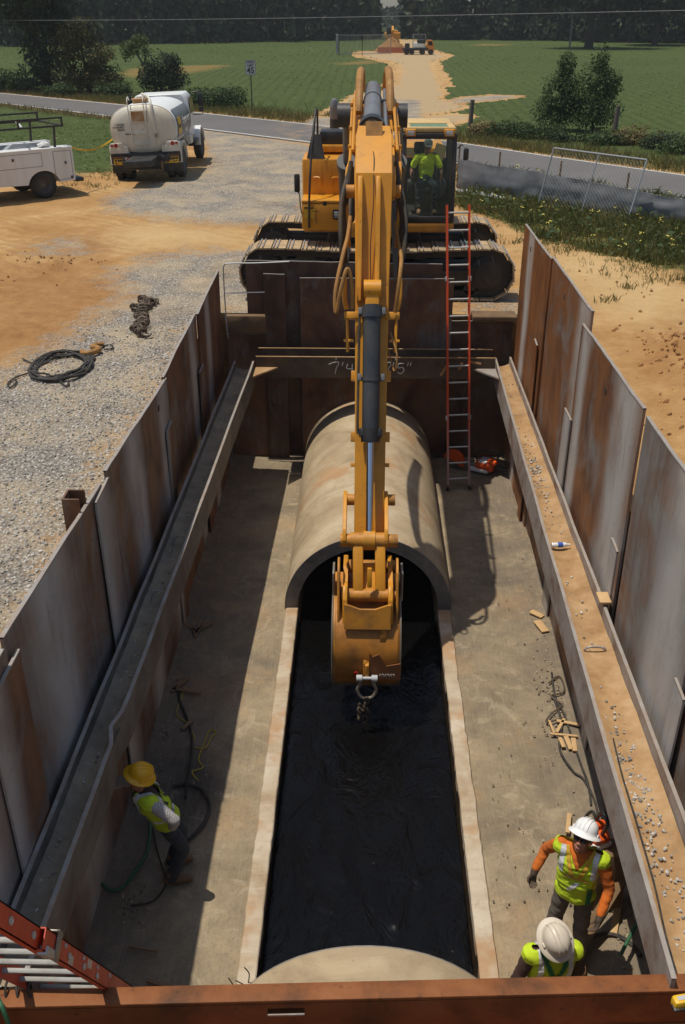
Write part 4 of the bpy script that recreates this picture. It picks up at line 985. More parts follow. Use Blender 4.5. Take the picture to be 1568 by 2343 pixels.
b = MB(); b.prism([(0, 0), (cx1 - cx0 - .17, 0), (cx1 - cx0 - .17, 1.4), (0, 1.4)], (cx0 + .085, cy0 + .06, cz0 + .12), (1, 0, 0), (0, .112, .993), .006); part(b, 'windshield', m_glass, cab, ang=0)
b = MB(); b.box((1.13, 20.62, 1.98), (.52, .5, .14), None, .05); b.box((1.13, 20.88, 2.33), (.50, .14, .66), None, .06); b.box((1.0, 20.86, 2.76), (.24, .1, .22), None, .04); b.box((1.13, 20.6, 1.72), (.4, .4, .4)); part(b, 'seat', m_black, cab)
b = MB(); b.box((.82, 20.4, 2.05), (.14, .42, .3), None, .03); b.box((1.45, 20.4, 2.05), (.14, .42, .3), None, .03); b.cyl((.83, 20.22, 2.2), (.83, 20.17, 2.38), .02); b.cyl((1.44, 20.22, 2.2), (1.44, 20.17, 2.38), .02); b.tube([(1.04, 20.1, 1.6), (1.04, 20.02, 1.95)], .018, 6); b.tube([(1.22, 20.1, 1.6), (1.22, 20.02, 1.95)], .018, 6); part(b, 'console', m_black, cab)
m_paper = paint('pale_notice', (.5, .46, .22), .8)
b = MB(); b.box((.84, 21.29, 2.62), (.3, .01, .16)); part(b, 'notice', m_paper, cab)
b = MB(); b.box((1.44, 21.29, 2.62), (.24, .01, .3), Euler((0, .3, 0))); part(b, 'notice', m_paper, cab)
b = MB(); b.tube([(1.05, cy0 + .05, 1.66), (1.3, cy0 + .03, 1.75), (1.48, cy0 + .05, 1.62)], .008, 5, 4); part(b, 'wiper', m_black, cab)
# boom: foot, knuckle, tip
bw = .27
foot, knu, tip = V((.02, 20.1, 2.0)), V((.02, 16.6, 4.15)), V((0, 13.2, 3.3))
prof = [(20.3, 1.78), (20.4, 2.15), (18.7, 3.35), (17.5, 3.92), (16.7, 3.98), (15.2, 3.74), (13.5, 3.5), (13.05, 3.42), (13.0, 3.15), (13.4, 3.02), (15.4, 3.1), (16.5, 3.2), (17.3, 3.05), (18.7, 2.45), (19.9, 1.75)]
b = MB(); b.prism([(y, z) for y, z in prof], (.02 - bw, 0, 0), (0, 1, 0), (0, 0, 1), bw * 2, .02); boom = part(b, 'boom', m_yellow)
for s in (-1, 1):
    b = MB()
    b.tube([(s * .30 + .02, 19.4, 2.9), (s * .3 + .02, 18.2, 3.72), (s * .3 + .02, 17.2, 4.08), (s * .3 + .02, 16.3, 4.05), (s * .3 + .02, 15.2, 3.86), (s * .3 + .02, 13.7, 3.62)], .022, 7, 5)
    b.tube([(s * .345 + .02, 19.0, 3.1), (s * .345 + .02, 17.4, 3.9), (s * .345 + .02, 16.4, 3.92), (s * .345 + .02, 15.0, 3.72), (s * .34 + .02, 13.8, 3.5), (s * .36, 13.5, 3.35), (s * .34, 13.1, 2.9), (s * .31, 12.95, 2.5)], .02, 7, 5)
    part(b, 'boom_pipe', m_yellow, boom)
    for yy, zz in ((16.1, 3.98), (15.0, 3.76), (14.2, 3.6)):
        b = MB(); b.box((s * .32 + .02, yy, zz), (.11, .06, .07), None, .01); part(b, 'pipe_clamp', m_yellow, boom)
    # hump of steel pipe over the knuckle
    b = MB(); b.tube([(s * .235 + .02, 15.7, 3.9), (s * .235 + .02, 15.9, 4.12), (s * .225 + .02, 16.4, 4.36 + .04 * (s > 0)), (s * .21 + .02, 17.0, 4.40), (s * .2 + .02, 17.5, 4.1)], .062, 10, 5); part(b, 'hose_hump', m_yhose, boom)
    # lift cylinders
    b = MB(); p0, p1 = V((s * .47 + .02, 19.3, 1.65)), V((s * .44 + .0, 17.2, 3.72)); dd = (p1 - p0).normalized()
    b.cyl(p0, p0 + dd * 1.6, .15, n=18); b.cyl(p0 + dd * 1.58, p0 + dd * 1.75, .175, n=18); lc = part(b, 'lift_cylinder', m_cyl)
    b = MB(); b.cyl(p0 + dd * 1.75, p1, .06, n=14); part(b, 'lift_rod', m_greycyl, lc)
    b = MB(); b.cyl((p1.x - .14, p1.y, p1.z), (p1.x + .14, p1.y, p1.z), .19, n=20); part(b, 'rod_eye', m_cyl, lc)
# stick cylinder on the boom
c0, c1 = V((.0, 16.8, 4.15)), V((-.02, 14.3, 3.82)); dd = (c1 - c0).normalized()
b = MB(); b.cyl(c0, c1, .128, n=24); b.cyl(c0 + dd * .75, c0 + dd * .82, .142, n=24); stc = part(b, 'stick_cylinder', m_greycyl)
b = MB(); b.cyl(c1 - dd * .12, c1 + dd * .06, .19, n=28); b.box(c1 + V((.2, -.02, -.06)), (.16, .12, .14), None, .02); part(b, 'cylinder_head', m_black, stc)
M = Matrix.Translation(c1 + dd * .061) @ frame(dd).to_4x4()
b = MB(); b.lathe([(.1, 0), (.15, 0), (.15, .012), (.1, .012)], M, 28)
for k in range(10): b.cyl(M @ V((.135 * math.cos(k * .628), .135 * math.sin(k * .628), 0)), M @ V((.135 * math.cos(k * .628), .135 * math.sin(k * .628), .03)), .017, n=8)
part(b, 'head_bolts', m_track, stc)
b = MB(); b.cyl(c0 + V((.19, .1, -.02)), c1 + V((.19, 0, -.0)), .028, n=10); b.box(c0 + dd * .8 + V((.14, 0, .0)), (.2, .07, .06), None, .01); b.box(c0 + dd * .8 + V((-.14, 0, -.02)), (.1, .06, .05), None, .01); part(b, 'cylinder_tube', m_greycyl, stc)
tailp = V((0, 13.72, 3.86))
b = MB(); b.cyl(c1 + dd * .05, tailp, .065, n=16); part(b, 'cylinder_rod', m_chrome, stc)
# stick (dipper): runs from tail past the boom tip down to the bucket pin
top = V((0, 13.2, 3.3)); bot = V((-.01, 10.95, -1.2)); ax = (bot - top).normalized(); ou = V((0, ax.z, -ax.y)); ou = -ou if ou.y > 0 else ou     # ou: towards the camera side
def S(l, o, x=0): return top + ax * l + ou * o + V((x, 0, 0))
sl = (bot - top).length
ws = .24
def sect(l, o0, o1, w): return [S(l, o0, -w), S(l, o1, -w), S(l, o1, w), S(l, o0, w)]
b = MB(); b.loft([sect(-.78, -.34, -.12, ws - .03), sect(-.6, -.42, .02, ws), sect(-.0, -.3, .36, ws), sect(1.35, -.24, .2, ws - .02), sect(3.6, -.2, .13, .20), sect(sl - .32, -.16, .12, .195)]); stick = part(b, 'stick', m_yellow, bev=.012, ang=18)
b = MB(); b.box(S(-.68, .015), (.22, .02, .2), frame(ax, ou)); part(b, 'tail_window', m_yhose, stick)
for s in (-1, 1):      # lug plates carrying the bucket cylinder
    b = MB(); x = s * .115
    b.prism([(0.02, .33), (.06, .40), (.4, .41), (1.1, .34), (1.45, .36), (1.62, .33), (1.62, .12), (1.2, .1), (.3, .2)], S(0, 0, x - .0275), ax, ou, .055 if True else 0, .006); part(b, 'lug_plate', m_yellow, stick)
    b = MB(); b.cyl(S(.12, -.02, s * (ws + .0)), S(.12, -.02, s * (ws + .12)), .085, n=18); part(b, 'boom_pin', m_yelldirty, stick)
    b = MB(); b.box(S(1.78, .16, s * .26), (.2, .1, .09), frame(ax, ou), .012); b.tube([S(1.7, .16, s * .33), S(1.55, .2, s * .36), S(1.3, .22, s * .36)], .03, 8, 4); b.cyl(S(1.8, .16, s * .32), S(2.25, .14, s * .31), .02, n=8); b.box(S(2.1, .14, s * .3), (.13, .05, .03), frame(ax, ou)); part(b, 'pipe_block', m_yellow, stick)
    for l in (2.55, 3.35, 3.72):
        b = MB(); b.box(S(l, .03, s * (.222 - .012 * l / 2 + .01)), (.09, .12, .13 if l < 3.5 else .05), frame(ax, ou), .006); part(b, 'stick_lug', m_yellow, stick)
# hose loops either side of the stick
b = MB(); b.tube([S(.45, -.02, -.30), S(.75, .12, -.33), S(1.0, .26, -.38), S(1.5, .38, -.47), S(1.78, .36, -.46), S(1.5, .45, -.40), S(1.25, .5, -.32), S(1.45, .42, -.26), S(1.72, .3, -.25)], .026, 9, 7); part(b, 'hose_loop', m_yhose, stick)
b = MB(); b.tube([S(.5, -.1, .30), S(.8, .0, .34), S(1.0, .15, .37), S(1.2, .36, .36), S(1.5, .36, .33), S(1.75, .25, .3)], .026, 9, 7); part(b, 'hose_loop', m_yhose, stick)
for k in range(3):
    b = MB(); s = -1; b.tube([S(-.3, -.1 - .1 * k, s * .3), S(.3, -.12 + .08 * k, s * (.36 + .03 * k)), S(1.0, -.2 + .06 * k, s * (.36 + .02 * k)), (s * .36, 14.6, 2.4 - .2 * k), (s * .34, 16.0, 2.7 - .1 * k)], .03, 8, 6); part(b, 'hydraulic_hose', m_hose, stick)
    b = MB(); s = 1; b.tube([S(-.3, -.1 - .1 * k, s * .3), S(.5, -.1 + .05 * k, s * (.37 + .03 * k)), S(1.2, -.25 + .06 * k, s * .36), (s * .36, 14.6, 2.2 - .2 * k), (s * .34, 16.0, 2.7 - .1 * k)], .03, 8, 6); part(b, 'hydraulic_hose', m_hose, stick)
b = MB(); b.tube([S(2.0, .2, .24), S(2.3, .26, .33), S(2.5, .18, .3), S(2.2, .1, .22)], .012, 6, 6); part(b, 'grease_hose', m_yhose, stick)
b = MB(); b.tube([S(-.55, .035, -.2), S(-.4, .12, -.05), S(-.28, .2, 0), S(.0, .35, .0), S(.4, .37, .0), S(.9, .31, -.03), S(1.4, .21, -.02)], .007, 5, 5); part(b, 'grease_line', m_hose, stick)
# bucket cylinder
k0, k1 = S(1.48, .37), S(3.33, .30); kd = (k1 - k0).normalized()
b = MB(); b.cyl(k0 - V((.11, 0, 0)), k0 + V((.11, 0, 0)), .12, n=20); b.bar(k0, k0 + kd * .3, .18, .16, ou, .02); part(b, 'cylinder_eye', m_yellow, stick)
b = MB(); b.cyl(k0 + kd * .2, k1, .112, n=24); b.cyl(k0 + kd * .22, k0 + kd * .36, .135, n=24); b.cyl(k0 + kd * 1.12, k0 + kd * 1.17, .125, n=24); bc = part(b, 'bucket_cylinder', m_cyl)
b = MB(); b.cyl(k1 - kd * .08, k1 + kd * .1, .135, .12, n=20); b.box(k1 + kd * -.02, (.3, .18, .12), frame(kd, ou), .02); part(b, 'cylinder_head', m_black, bc)
for l in (.3, 1.14):
    for s in (-1, 1):
        b = MB(); b.box(k0 + kd * l + V((s * .15, 0, .02)), (.05, .1, .09), frame(kd, ou), .01); part(b, 'hose_clamp', m_greycyl, bc)
b = MB(); b.tube([k0 + kd * .3 + V((-.16, 0, 0)), k0 + kd * 1.0 + V((-.165, 0, 0)), k0 + kd * 1.7 + V((-.17, 0, 0)), k1 + V((-.16, 0, 0))], .018, 7, 3); part(b, 'cylinder_hose', m_hose, bc)
rodend = S(4.70, .36)
b = MB(); b.cyl(k1, rodend, .048, n=18); part(b, 'cylinder_rod', m_chrome, bc)
# linkage: rocker arms, cross tube, link, bucket
L0 = S(4.32, .0); B0 = V((0, 10.62, -1.02))
rk1 = rodend
for s in (-1, 1):
    b = MB(); x = s * .27
    b.prism([(-.09, -.03), (.1, -.09), (.45, .2), (.62, .42), (.55, .52), (.4, .48), (-.03, .12)], S(4.15, -.05, x - .025), ax, ou, .05, .006); part(b, 'rocker_arm', m_yellow, bc)
    b = MB(); b.cyl(S(4.18, 0, s * .2), S(4.18, 0, s * .34), .075, n=16); part(b, 'pivot_boss', m_yelldirty, bc)
    b = MB(); b.cyl(rodend + V((s * .23, 0, 0)), rodend + V((s * .37, 0, 0)), .085, n=16); part(b, 'link_boss', m_yelldirty, bc)
b = MB(); b.cyl(rodend - V((.24, 0, 0)), rodend + V((.24, 0, 0)), .105, n=22); part(b, 'cross_tube', m_yelldirty, bc)
b = MB(); b.cyl(rodend - V((.075, 0, 0)), rodend + V((.075, 0, 0)), .125, n=22); part(b, 'rod_eye', m_yellow, bc)
lk = V((0, 10.42, -1.35))      # lower link pin
for x0, x1 in ((-.21, -.075), (.075, .21)):
    b = MB(); b.bar(rodend + V(((x0 + x1) / 2, -.03, -.02)), lk + V(((x0 + x1) / 2, 0, 0)), x1 - x0, .12, (0, 1, 0), .02); part(b, 'power_link', m_yellow, bc)
b = MB(); b.bar(rodend + V((0, -.02, -.33)), lk + V((0, .01, .0)), .2, .06, (0, 1, 0), .015); b.box(lk + V((0, -.055, .3)), (.06, .05, .26), Euler((-.25, 0, 0)), .012); part(b, 'link_web', m_yellow, bc)
b = MB(); b.cyl(lk - V((.27, 0, 0)), lk + V((.27, 0, 0)), .085, n=20); b.cyl(lk - V((.36, 0, 0)), lk + V((.36, 0, 0)), .06, n=16); part(b, 'link_pin', m_yelldirty, bc)
b = MB(); b.cyl(V((-.34, 10.95, -1.24)), V((.34, 10.95, -1.24)), .09, n=20); part(b, 'bucket_pin', m_yelldirty, bc)
# bucket: closed curved back towards the camera, open to the machine
def bucket():
    bx = -.02; hw = .41
    # profile in (y,z) of the shell from the top (hinge side) round the back to the lip
    prof = [(11.1, -1.42), (10.75, -1.46), (10.42, -1.52), (10.16, -1.68), (10.03, -1.95), (10.02, -2.22), (10.10, -2.44), (10.22, -2.60), (10.34, -2.70)]
    pr = catmull([(0, y, z) for y, z in prof], 4)
    b = MB(); th = .03
    inn = []
    for i, p in enumerate(pr):
        d = (pr[min(i + 1, len(pr) - 1)] - pr[max(i - 1, 0)]).normalized(); n = V((0, -d.z, d.y)); n = n if n.y > 0 or (i < 6 and n.z < 0) else -n
        inn.append(p + V((0, .03, -.01)))
    rings = []
    for p, q in zip(pr, inn): rings.append([V((bx - hw, p.y, p.z)), V((bx + hw, p.y, p.z)), V((bx + hw, q.y, q.z - .012)), V((bx - hw, q.y, q.z - .012))])
    b.loft(rings); bk = part(b, 'bucket', m_bucket)
    for s in (-1, 1):
        b = MB(); x = bx + s * (hw + (.003 if s > 0 else .028))
        poly = [(p.y, p.z) for p in pr] + [(10.75, -2.62), (11.25, -2.1), (11.35, -1.6)]
        b.prism(poly, (x - .025 if s > 0 else x - .0, 0, 0), (0, 1, 0), (0, 0, 1), .025, 0); part(b, 'side_plate', m_yelldirty, bk)
        b = MB(); b.tube([V((x + (.002 if s > 0 else -.002) + s * .012, p.y - .004, p.z - .002)) for p in pr], .011, 6, 1, False, False); part(b, 'worn_rim', m_steelhook, bk)
        # ears
        b = MB(); b.prism([(10.15, -1.62), (10.22, -1.3), (10.36, -1.18), (10.5, -1.2), (10.75, -1.1), (11.05, -1.12), (11.12, -1.3), (11.1, -1.46), (10.6, -1.48), (10.35, -1.54)], (bx + s * .29 - .03, 0, 0), (0, 1, 0), (0, 0, 1), .06, .008); part(b, 'bucket_ear', m_yellow, bk)
        b = MB(); b.prism([(10.2, -1.66), (10.4, -1.0), (10.6, -.9), (10.75, -.98), (10.8, -1.5), (10.5, -1.6)], (bx + s * .375 - .015, 0, 0), (0, 1, 0), (0, 0, 1), .03, .006); part(b, 'side_bracket', m_yelldirty, bk)
        b = MB(); b.box((bx + s * (hw + .035), 10.75, -1.35), (.03, .3, .42), None, .01); part(b, 'wear_plate', m_steelhook, bk)
    b = MB(); b.prism([(-.3, .08), (-.24, .06), (-.1, .0), (.1, .0), (.24, .06), (.3, .08), (.3, -.26), (-.3, -.26)], (bx, 10.2, -1.42), (1, 0, 0), (0, .25, .97), .05, .008); part(b, 'coupler_plate', m_yelldirty, bk)
    b = MB(); b.box((bx + .2, 10.12, -1.72), (.085, .06, .26), Euler((-.2, 0, 0)), .012); part(b, 'coupler_lever', m_yelldirty, bk)
    b = MB(); b.prism([(0, 0), (.4, 0), (.4, .26), (.22, .22), (.12, .40), (.04, .36), (.0, .42)], (bx + .03, 9.992, -2.37), (1, 0, 0), (0, .03, 1), -.014 * -1, 0); part(b, 'wear_patch', m_rustpatch, bk)
    b = MB(); b.bar((bx - .43, 10.33, -2.69), (bx + .43, 10.33, -2.69), .05, .06, (0, 0, 1), .008); part(b, 'cutting_edge', m_track, bk)
    b = MB(); b.prism([(-.05, -.1), (.05, -.1), (.05, .12), (0, .16), (-.05, .12)], (bx + .0, 9.99, -2.22), (0, -.5, 0), (0, 0, 1), .05, .006); b.box((bx, 9.97, -2.22), (.05, .1, .24), None, .01); part(b, 'lifting_eye', m_yelldirty, bk)
    b = MB(); b.cyl((bx - .14, 9.99, -2.27), (bx - .14, 9.97, -2.27), .03, n=12); part(b, 'red_mark', m_red, bk)
    b = MB()
    for k in range(6): stroke(b, [(bx + .16 + k * .035, -2.3 + .02 * (k % 2)), (bx + .175 + k * .035, -2.27), (bx + .185 + k * .035, -2.31)], .004, 9.975)
    part(b, 'chalk_scribble', m_chalk, bk)
m_bucket = paint('bucket_paint', (.50, .20, .025), .5, 0, .15, 1.5, (.055, .035, .02), .8, 2.3, .15, 40)
m_rustpatch = paint('bare_rust_patch', (.27, .10, .028), .7, 0, .2, 5, (.12, .05, .02), .6, 5)
bucket()
# shackle and chain with hook, hung from the bucket
sx, sy, sz = -.02, 9.90, -2.28
t = thing('shackle', 'big grey bow shackle pinned through the eye on the back of the bucket', 'shackle', (sx, sy, sz - .25))
b = MB(); b.tube([(sx - .085, sy, sz), (sx - .09, sy - .02, sz - .08), (sx - .12, sy - .03, sz - .16), (sx - .08, sy - .04, sz - .26), (sx, sy - .04, sz - .29), (sx + .08, sy - .04, sz - .26), (sx + .12, sy - .03, sz - .16), (sx + .09, sy - .02, sz - .08), (sx + .085, sy, sz)], .021, 10, 5); b.build('bow', m_steelhook, t)
b = MB(); b.cyl((sx - .13, sy, sz), (sx + .13, sy, sz), .022, n=12); b.cyl((sx - .135, sy, sz), (sx - .06, sy, sz), .045, n=16); b.cyl((sx + .06, sy, sz), (sx + .135, sy, sz), .045, n=16); b.build('pin', m_lens, t)
t = thing('chain_hook', 'short rusty chain with a grab hook dangling from the shackle over the water', 'chain', (sx, sy - .05, -3.02))
b = MB()
def link(b, c, rot, L=.075, w=.03, r=.013):
    M = Matrix.Translation(c) @ rot.to_matrix().to_4x4(); P = []
    for i in range(12):
        a = 2 * PI * i / 12; P.append(M @ V((w * math.cos(a), 0, L * .5 * math.sin(a) + (L * .25 if math.sin(a) > 0 else -L * .25))))
    b.tube(P, r, 6, 2, True)
cz = sz - .29
for i, (dx, dz, ry) in enumerate(((0, -.03, 0), (-.02, -.1, .3), (-.06, -.14, .9), (-.09, -.2, .2), (.0, -.19, -.1), (.02, -.27, .1), (-.1, -.28, .7), (-.02, -.34, .0))):
    link(b, V((sx + dx, sy - .05, cz + dz)), Euler((.1, ry, i * 1.35)))
b.build('chain_links', m_chain, t)
b = MB(); hx, hz = sx - .02, cz - .4; b.tube([(hx, sy - .05, hz + .02), (hx + .015, sy - .05, hz - .08), (hx + .02, sy - .05, hz - .16), (hx - .0, sy - .05, hz - .24), (hx - .05, sy - .05, hz - .27), (hx - .09, sy - .05, hz - .24), (hx - .085, sy - .05, hz - .19)], lambda f: .021 - .008 * f, 8, 5); b.build('grab_hook', m_chain, t)
# ------------------------------------------------------------------ people
def remesh(mb, vox, smooth=3):
    me = bpy.data.meshes.new('tmp'); mb.b.to_mesh(me); mb.b.free()
    o = bpy.data.objects.new('tmp', me); COL.objects.link(o)
    r = o.modifiers.new('r', 'REMESH'); r.mode = 'VOXEL'; r.voxel_size = vox
    s = o.modifiers.new('s', 'SMOOTH'); s.iterations = smooth; s.factor = .5
    bpy.context.view_layer.update()
    e = bpy.data.meshes.new_from_object(o.evaluated_get(bpy.context.evaluated_depsgraph_get()))
    bpy.data.objects.remove(o); bpy.data.meshes.remove(me)
    out = MB(); out.b.from_mesh(e); bpy.data.meshes.remove(e); out.b.verts.ensure_lookup_table(); return out
def hand(mb, wrist, d, palm_n, curl=.5, thumb=1):
    "palm and five bent fingers; d = hand direction, palm_n = palm normal, thumb = side sign"
    d = V(d).normalized(); n = V(palm_n); n = (n - d * n.dot(d)).normalized(); s = d.cross(n).normalized() * thumb
    w = V(wrist)
    for k in (-.028, -.009, .010, .029): mb.cap(w + s * k * .55 + d * .012, w + s * k + d * .085, .015, .0125, 8)
    mb.sph(w + d * .05, (.022, .022, .022))
    for i, (k, L) in enumerate(((.030, .072), (.010, .08), (-.010, .075), (-.029, .06))):
        p = w + d * .088 + s * k; a = curl * (.7 + .12 * i); dirv = d
        for j, f in enumerate((.45, .32, .23)):
            dirv = (dirv * math.cos(a) + n * math.sin(a)).normalized(); nn = (n * math.cos(a) - d * math.sin(a))
            q = p + dirv * L * f; mb.cap(p, q, .0092 - j * .0008, .0086 - j * .0008, 7); p = q; a = curl * .9
            nprev = n
    p = w + d * .03 + s * .026; q = p + (d * .7 + s * .62 + n * .25).normalized() * .042; mb.cap(p, q, .0115, .0105, 7); r_ = q + (d * .9 + s * .12 + n * .35 * (1 + curl)).normalized() * .034; mb.cap(q, r_, .010, .0085, 7)
def person(label, loc, rz, J, C, group='construction workers', scale=1.0):
    t = thing('person', label, 'person', loc, (0, 0, rz), group)
    D = dict(pel=(0, 0, .96), waist=(0, .01, 1.10), chest=(0, .0, 1.30), neck=(0, -.01, 1.47), head=(0, .02, 1.625), hr=(0, 0, 0),
             shR=(.185, -.01, 1.42), elR=(.25, -.04, 1.14), wrR=(.26, .06, .89), shL=(-.185, -.01, 1.42), elL=(-.25, -.04, 1.14), wrL=(-.26, .06, .89),
             hipR=(.095, 0, .92), knR=(.11, .03, .50), anR=(.12, -.01, .09), toR=(.14, .17, .04), hipL=(-.095, 0, .92), knL=(-.11, .03, .50), anL=(-.12, -.01, .09), toL=(-.14, .17, .04),
             hdR=None, hdL=None, pnR=None, pnL=None, curlR=.5, curlL=.5)
    D.update(J); J = {k: (V(v) if isinstance(v, tuple) and k != 'hr' else v) for k, v in D.items()}
    HR = Euler([R(a) for a in J['hr']]); Hm = Matrix.Translation(J['head']) @ HR.to_matrix().to_4x4()
    H = lambda x, y, z: Hm @ V((x, y, z))
    b = MB()
    # head with jaw, nose, ears
    b.sph(H(0, -.012, .028), (.074, .094, .088), HR, 3); b.sph(H(0, .035, -.05), (.055, .055, .062), HR, 3); b.sph(H(0, .06, -.09), (.03, .03, .025), HR, 2)
    b.cap(H(0, .085, .012), H(0, .108, -.022), .010, .016, 8); b.sph(H(0, .082, .03), (.05, .012, .012), HR, 2)
    for s in (-1, 1):
        b.sph(H(s * .078, -.015, -.005), (.010, .022, .034), HR, 2); b.sph(H(s * .04, .065, -.02), (.022, .02, .02), HR, 2); b.sph(H(s * .015, .105, -.026), (.011, .012, .009), HR, 2)
    b.sph(H(0, .088, -.062), (.026, .012, .007), HR, 2); b.sph(H(0, .085, -.075), (.022, .012, .007), HR, 2)
    b.cap(J['neck'], J['head'] + HR.to_matrix() @ V((0, -.02, -.05)), .06, .055, 12)
    def torso(b, k, lo=True):
        b.sph(J['chest'], (.165 + k, .105 + k, .19), Euler((math.atan2((J['waist'] - J['chest']).y, (J['chest'] - J['waist']).z), 0, 0)), 3); b.sph(J['waist'], (.145 + k, .105 + k, .15), None, 3); b.sph(J['pel'], (.160 + k, .11 + k, .13), None, 3)
        for q, w in (('shR', 1), ('shL', -1)):
            b.cap(J['neck'] + V((w * .03, 0, -.045)), J[q] + V((0, 0, -.015)), .06 + k * .7, .055 + k * .6, 10)
            b.cap(J['chest'] + V((w * .08, 0, .02)), J['waist'] + V((w * .07, 0, 0)), .09 + k, .08 + k, 10)
    def limb(b, names, rs, k=0):
        for i in range(len(names) - 1): b.cap(J[names[i]], J[names[i + 1]], rs[i] + k, rs[i + 1] + k, 12)
    torso(b, -.02)
    for s in 'RL':
        limb(b, ('sh' + s, 'el' + s, 'wr' + s), (.045, .036, .027)); limb(b, ('hip' + s, 'kn' + s, 'an' + s), (.072, .05, .036)); b.cap(J['an' + s] - V((0, 0, .03)), J['to' + s], .035, .03)
        d = (J['wr' + s] - J['el' + s]).normalized(); d = V(J['hd' + s]) if J['hd' + s] else d
        pn = V(J['pn' + s]) if J['pn' + s] else V((-1 if s == 'R' else 1, .2, 0))
        hand(b, J['wr' + s] + d * .005, d, pn, J['curl' + s], 1 if s == 'R' else 1)
    body = remesh(b, .0065, 2).build('body', C['skin'], t, local=True, ang=180)
    # shirt
    b = MB(); torso(b, .004)
    for s in 'RL':
        if C.get('short'): m_ = J['sh' + s] + (J['el' + s] - J['sh' + s]) * .62; b.cap(J['sh' + s], m_, .066, .066, 12)
        else: kk = -.012 if 'sleeve' in C else 0; limb(b, ('sh' + s, 'el' + s), (.066 + kk, .054 + kk)); w_ = J['wr' + s] - (J['wr' + s] - J['el' + s]).normalized() * .03; b.cap(J['el' + s], w_, .054 + kk, .042 + kk, 12)
    sb = remesh(b, .010, 3)
    for v_ in sb.b.verts: v_.co += v_.normal * (.005 * mn.noise(v_.co * 14) + .005 * mn.noise(V((v_.co.x * 9, v_.co.y * 9, v_.co.z * 32))))
    sb.build('shirt', C['shirt'], t, local=True, ang=180)
    if 'sleeve' in C:
        for s in 'RL':
            b = MB(); limb(b, ('sh' + s, 'el' + s), (.070, .060)); w_ = J['wr' + s] - (J['wr' + s] - J['el' + s]).normalized() * .03; b.cap(J['el' + s], w_, .060, .048, 12)
            q = remesh(b, .010, 3)
            for v_ in q.b.verts: v_.co += v_.normal * .007 * mn.noise(v_.co * 16)
            q.build('sleeve', C['sleeve'], t, local=True, ang=180)
    # trousers
    b = MB(); b.sph(J['pel'], (.168, .122, .12), None, 3); b.cap(J['pel'] + V((0, 0, .02)), J['waist'] + V((0, 0, -.06)), .12, .115)
    for s in 'RL': limb(b, ('hip' + s, 'kn' + s), (.092, .072)); b.cap(J['kn' + s], J['an' + s] + V((0, 0, .0)), .072, .066, 12)
    q = remesh(b, .011, 3)
    for v_ in q.b.verts: v_.co += v_.normal * (.010 * mn.noise(v_.co * 11) + .008 * mn.noise(V((v_.co.x * 7, v_.co.y * 7, v_.co.z * 24))))
    q.build('trousers', C['trousers'], t, local=True, ang=180)
    for s in 'RL':
        b = MB(); a_ = J['an' + s]; to = J['to' + s]; b.cap(a_ + V((0, 0, .06)), a_ - V((0, 0, .03)), .055, .05); b.cap(a_ + V((0, 0, -.035)), to, .048, .042); b.cap(a_ + (a_ - to).normalized() * .05 + V((0, 0, -.04)), to, .042, .038)
        remesh(b, .01, 2).build('boot', C['boots'], t, local=True, ang=180)
        if C.get('glove'):
            b = MB(); d = (J['wr' + s] - J['el' + s]).normalized(); d2 = V(J['hd' + s]) if J['hd' + s] else d; b.cap(J['wr' + s] - d * .03, J['wr' + s] + d2 * .02, .036, .034)
            pn = V(J['pn' + s]) if J['pn' + s] else V((-1 if s == 'R' else 1, .2, 0)); h = MB(); hand(h, J['wr' + s] + d2 * .005, d2, pn, J['curl' + s], 1); me = bpy.data.meshes.new('q'); h.b.to_mesh(me); h.b.free(); b.b.from_mesh(me); bpy.data.meshes.remove(me)
            q = remesh(b, .006, 2)
            for v_ in q.b.verts: v_.co += v_.normal * .003
            q.build('glove', C['glove'], t, local=True, ang=180)
    if 'vest' in C:
        b = MB(); torso(b, .032)
        for q_, w_ in (('shR', 1), ('shL', -1)): b.cap(J['neck'] + V((w_ * .05, 0, -.05)), J['neck'].lerp(J[q_], .93) + V((0, 0, -.012)), .082, .090, 12)
        q = remesh(b, .008, 4); bm = q.b; ch = J['chest']; nk = J['neck']
        for v_ in bm.verts: v_.co += v_.normal * (.013 * mn.noise(v_.co * 10) + .008 * mn.noise(V((v_.co.x * 9, v_.co.y * 9, v_.co.z * 30))))
        T = Matrix.Translation(V((0, 0, 0)))
        def rel(c):     # coordinates along the leaning torso
            f = (c.z - J['pel'].z) / max(.1, nk.z - J['pel'].z); ax_ = J['pel'].lerp(nk, max(0, min(1.1, f))); return c.x - ax_.x, c.y - ax_.y, f
        kill = []
        for f in bm.faces:
            x, y, h = rel(f.calc_center_median())
            if h < -.12 or (y > 0 and h > .72 and abs(x) < (h - .72) * .32) or h > 1.06: kill.append(f)
        bmesh.ops.delete(bm, geom=kill, context='FACES')
        bm.normal_update()
        def region(name, m, cond, push=.004):
            o = MB(); mp = {}
            for f in bm.faces:
                if cond(*rel(f.calc_center_median())):
                    o.b.faces.new([mp.setdefault(v_.index, None) or mp.__setitem__(v_.index, o.v(v_.co + v_.normal * push)) or mp[v_.index] for v_ in f.verts])
            return o
        bm.verts.index_update(); regs = []
        for nm, m, cond, push in C.get('regions', ()): regs.append((nm, m, region(nm, m, cond, push)))
        ve = q.build('vest', C['vest'], t, local=True, ang=180)
        for nm, m, o in regs:
            if len(o.b.faces): o.build(nm, m, ve, local=True, ang=180)
            else: o.b.free()
